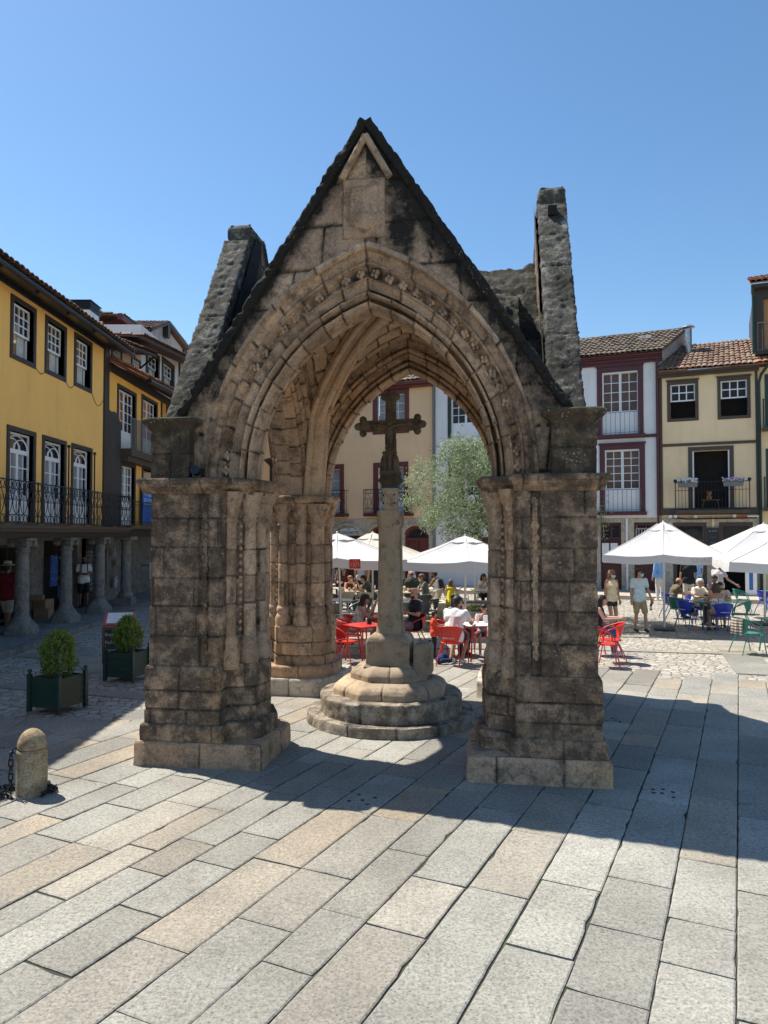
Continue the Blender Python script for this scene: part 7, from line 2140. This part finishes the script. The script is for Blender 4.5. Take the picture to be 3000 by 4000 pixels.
person("long haired woman in a dark top half hidden behind the right front pier", 4.66, 16.25, 0, rad(70), 'sit', 1.64, SKIN2, navy, 'none', C("jeans_blue", (.06, .12, .26)), 'long', SHOEW, HAIRD, 'long', .95, fem=True, lean=10, armL=a_table(1), armR=a_table(-1))
person("person in grey seated at the green table cut by the right edge", 9.35, 16.5, 0, rad(-85), 'sit', 1.70, SKIN, C("grey_tee", (.2, .2, .2)), 'short', navy, 'long', SHOED, HAIRD, 'short', 1.0, lean=10, armL=a_table(1, .34), armR=a_table(-1, .34))
# --- through the arch
person("dark haired woman in a grey floral top seated at the left red table", -.58, 16.75, 0, rad(78), 'sit', 1.64, SKIN, floral, 'none', floral, 'short', SHOED, HAIRD, 'long', .95, fem=True, lean=18, armL=a_chin(1), armR=a_chin(-1), head=(0, 8))
person("bald bearded man in a black tee seated right of the cross shaft", .62, 16.85, 0, rad(-72), 'sit', 1.76, SKIN2, navy, 'short', C("grey_jeans", (.25, .25, .27)), 'long', SHOEW, HAIRG, 'bald', 1.03, lean=-4, armL=a_cross(1), armR=a_cross(-1), head=(8, 2), beard=HAIRB, glasses=None)
person("small boy in a bright red tee standing beside a red chair", 1.05, 15.72, 0, rad(88), 'stand', .98, SKIN, C("orange_red", (.72, .07, .03)), 'short', navy, 'long', SHOED, HAIRD, 'short', 1.12, armL=((.05, -.12, -.2), (.02, -.32, -.12)), armR=((-.05, -.12, -.2), (-.02, -.32, -.16)), head=(10, 8))
person("man in a white shirt seen from behind on a red chair", 1.40, 15.0, 0, rad(150), 'sit', 1.76, SKIN, white, 'short', C("charcoal_short", (.03, .03, .035)), 'short', SHOEW, HAIRD, 'short', 1.12, lean=20, legs=(.12, .22), armL=a_table(1, .2), armR=a_table(-1, .22), head=(-30, 6), glasses=True, beard=HAIRD)
person("curly haired woman leaning in behind the man in white", 1.52, 16.3, 0, rad(35), 'sit', 1.64, SKIN2, C("grey_blue", (.25, .3, .38)), 'short', navy, 'long', SHOED, HAIRD, 'curly', .95, fem=True, lean=14, armL=a_chin(1), armR=a_table(-1))
person("child in a striped red and white top drinking at the family table", 2.18, 16.3, 0, rad(-8), 'sit', 1.38, SKIN, stripe_cloth("striped", (.72, .70, .70), (.30, .08, .07), 60), 'short', navy, 'short', SHOEW, HAIRD, 'short', .95, lean=8, armL=a_table(1, .15), armR=a_chin(-1), head=(-6, 4))
person("girl in a bright yellow dress standing by the white pole", 2.05, 22.95, .12, rad(150), 'stand', 1.08, SKIN2, None, 'none', None, 'short', SHOEW, HAIRF, 'long', 1.0, fem=False, dress=C("yellow_dress", (.86, .72, .02)), armL=((.10, -.06, -.22), (.18, -.2, -.2)), armR=((-.10, -.06, -.22), (-.2, -.24, -.12)))
person("dark haired woman in white and black sipping a drink at the cream table", 3.45, 26.0, 0, rad(8), 'sit', 1.66, SKIN, white, 'short', black_, 'long', SHOED, HAIRD, 'long', .98, fem=True, lean=10, armL=a_chin(1), armR=a_chin(-1), head=(0, 8), sc=.95)
person("man in a grey polo shirt turned left with a lowered mask", 1.35, 24.5, 0, rad(-82), 'sit', 1.76, SKIN, C("grey_polo", (.13, .145, .14)), 'short', C("dark_grey", (.05, .05, .05)), 'short', SHOED, HAIRG, 'short', 1.1, lean=14, armL=a_table(1, .28), armR=a_table(-1, .3), beard=C("white_mask", (.6, .63, .62)), sc=.95)
person("broad man in a dark green tee seen from behind", .95, 25.7, 0, rad(178), 'sit', 1.78, SKIN2, C("dark_green_tee", (.035, .045, .03)), 'short', black_, 'long', SHOED, HAIRB, 'bald', 1.3, lean=10, armL=a_table(1, .2), armR=a_table(-1, .2), sc=.97)
person("bearded man in a white vest with a black backpack", 1.78, 25.8, 0, rad(-110), 'sit', 1.78, SKIN3, white, 'none', navy, 'short', SHOED, HAIRD, 'short', 1.02, lean=8, armL=a_table(1), armR=a_table(-1), pack=True, beard=HAIRD, sc=.97)
person("man in a dark grey tee leaning left over the cream table", -.42, 24.85, 0, rad(-85), 'sit', 1.76, SKIN2, C("slate_tee", (.075, .085, .08)), 'short', C("maroon_short", (.16, .03, .02)), 'short', SHOED, HAIRD, 'short', 1.03, lean=28, armL=a_table(1, .2), armR=a_chin(-1), sc=.95)
person("fair haired woman in a dark vest resting her head on her hand", -1.22, 25.55, 0, rad(25), 'sit', 1.66, SKIN2, C("wine_vest", (.09, .03, .03)), 'none', black_, 'long', SHOED, HAIRF, 'bun', .96, fem=True, lean=22, armL=a_chin(1), armR=a_table(-1), head=(20, -4), sc=.95)
person("man in an olive tee on the far left of the cafe, facing right", -2.25, 26.2, 0, rad(80), 'sit', 1.74, SKIN3, C("olive_tee", (.17, .14, .085)), 'short', navy, 'long', SHOED, HAIRD, 'short', 1.02, lean=14, armL=a_chin(1), armR=a_table(-1), sc=.97)
person("person in a grey cap and dark red top at the back of the cafe", -1.5, 27.6, 0, rad(10), 'sit', 1.74, SKIN, C("dark_red", (.12, .03, .025)), 'short', navy, 'long', SHOED, HAIRB, 'long', .98, fem=True, lean=8, armL=a_table(1), armR=a_table(-1), cap=C("grey_cap", (.10, .10, .09)))
for i, (x, y, col, lab) in enumerate([(-.9, 29.3, (.55, .52, .52), "person in a pale top standing at the back under the parasols"), (-.35, 29.0, (.015, .015, .018), "person in black standing left of the cross shaft at the back"), (.12, 29.6, (.05, .16, .55), "person in a blue top standing just left of the shaft at the back"),
                                      (1.1, 29.5, (.45, .50, .66), "person in a pale blue shirt standing behind the broad man"), (-1.85, 29.8, (.03, .03, .035), "person in black standing at the back on the far left of the cafe")]):
    person(lab, x, y, 0, rad(170 + 25 * i), 'stand', 1.70, SKIN, C("crowd%d" % i, col), 'short', navy, 'long', SHOED, HAIRD, 'short', 1.0)
# --- left
person("man in a straw hat, dark red tee and beige shorts walking behind the column", -9.62, 19.05, .10, rad(165), 'stand', 1.76, SKIN3, C("dark_red_tee", (.20, .012, .02)), 'short', C("beige_shorts2", (.44, .37, .29)), 'short', SHOED, HAIRD, 'short', 1.12, hat=True, legs=(.12, -.12))
person("man in a white tee, black shorts and black mask with a backpack in the arcade", -10.2, 25.35, .12, rad(35), 'stand', 1.72, SKIN3, white, 'short', black_, 'short', SHOED, None, 'bald', 1.02, mask=BLACKP, pack=True, armL=((.05, -.06, -.26), (-.10, -.26, -.26)), armR=((-.05, -.06, -.26), (.10, -.26, -.26)), head=(0, 10), legs=(.1, -.03))
person("white haired person in a bright blue tee seen from behind by the left pier", -4.28, 14.75, 0, rad(170), 'sit', 1.68, SKIN2, C("bright_blue", (.02, .13, .62)), 'short', navy, 'long', SHOED, HAIRW, 'bob', 1.15, lean=6, armL=a_lap(1), armR=a_lap(-1))
place('red_chair', "red chair of the white haired person in blue", -4.28, 14.72, rad(170), GR)

# ------------------------------------------------------------------ small things on and around the tables
def small(name, label, cat, loc, fn, group=None, rz=0.0):
    t = thing(name, label, cat, loc, rz, group); fn(t); return t
def napkin(t):
    m = MB(); m.box((0, 0, .06), (.09, .055, .12)); m.build("holder", BLACKP, t, bevel=.004)
    m = MB(); m.box((-.065, .01, .05), (.03, .06, .13)); m.build("napkins", PAPER, t)
small("napkin_holder", "black napkin holder on the front red table", "napkin holder", (-.30, 15.45, .742), napkin)
small("napkin_holder", "black and white napkin holder on the cream table by the grey polo man", "napkin holder", (.85, 24.5, .71), napkin)
small("napkin_holder", "black napkin holder on the drinking woman's cream table", "napkin holder", (3.62, 25.2, .71), napkin)
def cup(col):
    def f(t):
        m = MB(); m.lathe([(.03, 0), (.042, .13)], 14, (0, 0, 0)); m.build("cup", col, t, smooth=50)
        m = MB(); m.lathe([(.044, .128), (.042, .145)], 14, (0, 0, 0)); m.build("lid", PAPER, t)
    return f
small("paper_cup", "red paper cup with white lid on the red table beside the shaft", "cup", (.02, 16.75, .742), cup(RED))
def glass(t):
    m = MB(); m.lathe([(.028, 0), (.036, .15)], 14, (0, 0, 0)); m.build("glass", DRINK, t, smooth=50)
    m = MB(); m.lathe([(.026, .01), (.031, .09)], 12, (0, 0, 0)); m.build("drink", BEER, t)
for (x, y, z, lab) in [(-.1, 16.8, .742, "glass left of the red paper cup"), (.66, 24.45, .71, "beer glass on the cream table in front of the polo man"), (8.85, 20.6, .742, "tall glass on the green table"), (-.8, 24.7, .71, "glass on the blonde woman's table"), (1.95, 15.6, .75, "glass on the paper covered family table")]:
    small("drinking_glass", lab, "glass", (x, y, z), glass)
def can(t):
    m = MB(); m.lathe([(.028, 0), (.033, .01), (.033, .105), (.027, .12)], 12, (0, 0, 0)); m.build("can", PAPER, t, smooth=50); m = MB(); m.lathe([(.0335, .03), (.0335, .07)], 12, (0, 0, 0)); m.build("print_band", BLACKP, t)
for i, x in enumerate((-1.15, -1.0)): small("drink_can", ("white drink can on the left of the blonde woman's table", "white drink can beside the first on the blonde woman's table")[i], "can", (x, 24.8, .71), can)
def pcloth(t):
    P = np.zeros((14, 14, 3)); q = np.linspace(-.36, .36, 14); P[..., 0], P[..., 1] = np.meshgrid(q, q, indexing='ij'); P[..., 2] = .006 + .012 * np.abs(fbm(P, 9, 2, 3)) - .08 * np.clip(np.maximum(np.abs(P[..., 0]), np.abs(P[..., 1])) - .34, 0, 1) * 20 * .5
    m = MB(); m.grid(P); m.build("sheet", PAPER, t, smooth=30)
small("paper_cloth", "crumpled white paper cloth over the family's red table", "tablecloth", (1.98, 15.55, .742), pcloth, rz=rad(12))
def bottle_sq(t):
    m = MB(); m.box((0, 0, .07), (.08, .05, .14)); m.build("box", PAPER, t); m = MB(); m.box((.09, 0, .06), (.04, .04, .12)); m.build("sauce_bottle", BLACKP, t)
small("condiment_set", "white box and black sauce bottle on the paper cloth", "condiments", (2.12, 15.62, .76), bottle_sq)
def bag(c, c2, s=1.0):
    def f(t):
        m = MB(); capsule(m, (-.1 * s, 0, .09 * s), .09 * s, (.1 * s, 0, .08 * s), .08 * s); capsule(m, (0, .02, .15 * s), .07 * s, (.05, 0, .16 * s), .06 * s); remesh(m, "bag", c, t, .02, 2)
        m = MB(); capsule(m, (-.12 * s, -.09 * s, .08), .045, (.12 * s, -.10 * s, .06), .05); remesh(m, "cloth_fold", c2, t, .016, 2)
    return f
small("handbag", "black and white bag lying on the blue chair seat", "bag", (8.32, 20.45, .455), bag(BLACKP, PAPER), rz=rad(120))
small("backpack", "dark blue backpack on the ground under the white shirted man's chair", "bag", (1.18, 15.05, 0), bag(C("deep_blue", (.012, .03, .11)), C("deep_blue", (.012, .03, .11)), .95), rz=rad(40))
def jacket(t):
    P = np.zeros((22, 10, 3)); q = np.linspace(-.2, .2, 22); v = np.linspace(0, 1, 10)
    P[..., 0] = q[:, None] * (1 - .1 * v[None]); P[..., 2] = .785 - .34 * v[None] + .02 * np.sin(q * 40)[:, None]; P[..., 1] = .335 + .03 * np.sin(q * 60)[:, None] * v[None] - .08 * (np.abs(q) / .2)[:, None] ** 2
    m = MB(); m.grid(P); P2 = P.copy(); P2[..., 1] += .012; m.grid(P2, rev=True); m.build("jacket", stripe_cloth("brown_white", (.62, .56, .50), (.16, .11, .08), 30), t, smooth=60)
small("jacket", "crumpled white and brown jacket hung over the green chair back", "jacket", (7.95, 16.35, 0), jacket, rz=rad(100))
m_ = MB()
GB_ = thing("stone_block", "low granite block standing on the cobbles left of the tree bed", "stone block", (1.02, 20.5, 0), rad(10)); mb = MB(); loft(mb, [(.3, -.16), (.3, .16), (-.3, .16), (-.3, -.16)], [-.03, .22], seed=411, blk=(3, 4), prof=[(-.03, 0), (.2, 0), (.22, -.015)]); mb.build("block", STONE_STEP, GB_, smooth=50)
# menu lectern
ML = thing("menu_stand", "red sloped menu stand with white menu sheet and a chalkboard front", "menu stand", (-5.15, 14.75, 0), rad(12))
m = MB(); m.tube([(0, 0, 0), (0, 0, .88)], .04, 8); m.box((0, 0, .02), (.4, .4, .04)); m.build("post", RED, ML)
R = Matrix.Rotation(rad(32), 4, 'X')
m = MB(); m.box((-.06, 0, .93), (.56, .40, .03), R=R); m.build("desk", RED, ML, bevel=.005)
m = MB(); m.box((-.06, -.008, .952), (.46, .32, .008), R=R); sheet_ = m.build("menu_sheet", PAPER, ML)
for k in range(4): text_mesh("menu_line", "- - - - - - - - -", .045, INK, ML, (-.06, -.12 + .065 * k, .905 + .043 * k), (rad(32), 0, 0), .001)
m = MB(); m.box((-.06, -.24, .45), (.56, .03, .70)); cb = m.build("chalkboard", SLATE, ML, bevel=.004)
m = MB(); trim_box(m, -.34, .22, .10, .80, .022, proud=.262, back=-.222); m.build("board_frame", DKWOOD, cb)
m = MB(); trim_box(m, -.315, .195, .125, .775, .008, proud=.258, back=-.254); m.build("board_line", mat("orange_line", (.5, .14, .04), .8), cb)
for k, tx in enumerate(("Emen", "Pasta m", "Arroz m", "Carpa")): text_mesh("chalk_line", tx, .085, CHALK, cb, (-.29, -.257, 66e-2 - .15 * k), (rad(90), 0, 0), .001, align='LEFT')
# shop goods in the arcade
def garment(name, label, x, y, z, w, h, m_, sleeves=True):
    t = thing(name, label, "clothing", (x, y, z), PI / 2, "clothes hung outside the arcade shop")
    pl = [(-w / 2, -h), (w / 2, -h), (w / 2, -.12 * h)] + ([(w * .78, -.30 * h), (w * .92, -.18 * h), (w * .5, .0)] if sleeves else [(w * .42, 0)]) + [(w * .2, 0), (0, -.07 * h), (-w * .2, 0)] + ([(-w * .5, 0), (-w * .92, -.18 * h), (-w * .78, -.30 * h)] if sleeves else [(-w * .42, 0)]) + [(-w / 2, -.12 * h)]
    mm = MB(); n = len(pl)
    mm.add([(px, -.02 + .02 * math.sin(px * 20), pz) for px, pz in pl] + [(px, .02 + .02 * math.sin(px * 20), pz) for px, pz in pl], [tuple(range(n)), tuple(reversed(range(n, 2 * n)))] + [(i + n, (i + 1) % n + n, (i + 1) % n, i) for i in range(n)])
    mm.build("cloth", m_, t, bevel=.008)
    mm = MB(); mm.tube([(-w * .3, 0, -.02), (0, 0, .05), (0, 0, .1), (.02, 0, .13)], .005, 4); mm.build("hanger", IRON, t)
    return t
garment("hanging_shirt", "small white tee with dark print hanging above the yellow one", -10.05, 23.45, 1.98, .30, .5, print_cloth("white_tee", (.66, .66, .66), (.3, .3, .32), 9))
garment("hanging_shirt", "yellow baby bodysuit with print hanging below the white tee", -10.05, 23.4, 1.34, .28, .42, print_cloth("yellow_suit", (.66, .36, .03), (.5, .45, .4), 8))
garment("hanging_dress", "long blue patterned dress hanging beside the white tee", -10.15, 22.95, 1.95, .42, .95, print_cloth("blue_dress", (.03, .07, .26), (.10, .18, .42), 14), False)
garment("hanging_shirt", "pale patterned romper between the white tee and the yellow suit", -10.08, 23.42, 1.52, .2, .24, print_cloth("pale_suit", (.5, .48, .44), (.15, .13, .1), 12))
garment("hanging_shirt", "white printed cloth hanging lowest, near the ground", -10.08, 23.5, .9, .2, .5, print_cloth("low_white", (.5, .52, .56), (.1, .15, .3), 10), False)
def tote(label, x, y, z, w, h, m_):
    t = thing("tote_bag", label, "bag", (x, y, z), PI / 2, "bags hung outside the arcade shop")
    mm = MB(); mm.box((0, 0, -h / 2), (w, .05, h)); mm.build("body", m_, t, bevel=.01)
    mm = MB(); mm.tube([(-w * .25, 0, 0), (-w * .15, 0, .16), (0, 0, .24), (w * .15, 0, .16), (w * .25, 0, 0)], .008, 4); mm.build("strap", m_, t)
tote("blue and white tote bag hanging under the yellow bodysuit", -10.0, 23.15, 1.02, .36, .40, print_cloth("tote_a", (.06, .20, .45), (.55, .6, .66), 5))
tote("white tote bag with dark print hanging on the shop wall", -10.22, 28.45, .98, .30, .42, print_cloth("tote_b", (.5, .5, .54), (.12, .12, .2), 12))
tote("beige straw bag hanging above the white tote bag", -10.22, 28.6, 1.62, .28, .24, C("raffia", (.30, .23, .15)))
tote("pale bag hung high above the straw bag", -10.22, 28.3, 2.05, .2, .3, print_cloth("tote_c", (.4, .4, .44), (.1, .1, .14), 14))
for i, (x, y, z, sx, sy, sz, rz_) in enumerate([(-10.12, 22.25, .10, .42, .50, .30, .1), (-10.15, 22.3, .40, .38, .46, .26, -.12), (-10.2, 22.0, .66, .34, .3, .14, .2)]):
    t = thing("cardboard_box", ("large cardboard box at the bottom of the stack by the arcade wall", "cardboard box in the middle of the stack by the arcade wall", "small cardboard box on top of the stack by the arcade wall")[i], "box", (x, y, z), rz_, "cardboard boxes in the arcade")
    m = MB(); m.box((0, 0, sz / 2), (sx, sy, sz)); m.build("carton", CARD, t, bevel=.006); m = MB(); m.box((0, 0, sz + .001), (sx * .15, sy * 1.0, .003)); m.box((sx / 2 + .001, 0, sz * .8), (.003, sx * .15, sz * .4)); m.build("tape", mat("brown_tape%d" % i, (.36, .27, .17), .4), t)
PR_ = thing("postcard_rack", "tall wire postcard rack at the shop entrance in the arcade", "rack", (-10.25, 26.15, .1), rad(80))
m = MB(); m.tube([(0, 0, 0), (0, 0, 2.0)], .02, 6); m.box((0, 0, .25), (.36, .36, .5)); m.build("frame", IRONG, PR_)
m = MB(); rg = np.random.default_rng(9)
for k in range(10):
    for a in range(4):
        an = a * PI / 2 + .3; m.box((.17 * math.cos(an), .17 * math.sin(an), .62 + .14 * k), (.02, .12, .10), rz=an)
m.build("postcards", print_cloth("postcards", (.36, .36, .36), (.08, .12, .2), 14), PR_)
LMP = thing("hanging_sign", "small white illuminated style sign panel projecting beside the left pier", "sign", (-8.6, 27.6, 1.25), 0)
m = MB(); m.box((0.12, 0, 0), (.36, .08, .62)); m.build("panel", PAPER, LMP, bevel=.03); m = MB(); m.tube([(-.4, 0, .2), (.2, 0, .2)], .015, 5); m.build("bracket", IRON, LMP)
WP = thing("pavement_banner", "tall white and blue advertising banner by the dark shop door", "sign", (FA[0] + FD[0] * 5.4 + FN[0] * 1.4, FA[1] + FD[1] * 5.4 + FN[1] * 1.4, .12), FROT)
m = MB(); m.box((0, 0, .85), (.42, .03, 1.7)); m.build("panel", PAPER, WP); m = MB(); m.box((0, -.018, 1.45), (.3, .006, .3)); m.box((0, -.018, .6), (.14, .006, .7)); m.build("print_area", C("banner_print", (.05, .15, .4)), WP); m = MB(); m.box((0, 0, .015), (.5, .3, .03)); m.build("foot", DKALU, WP)
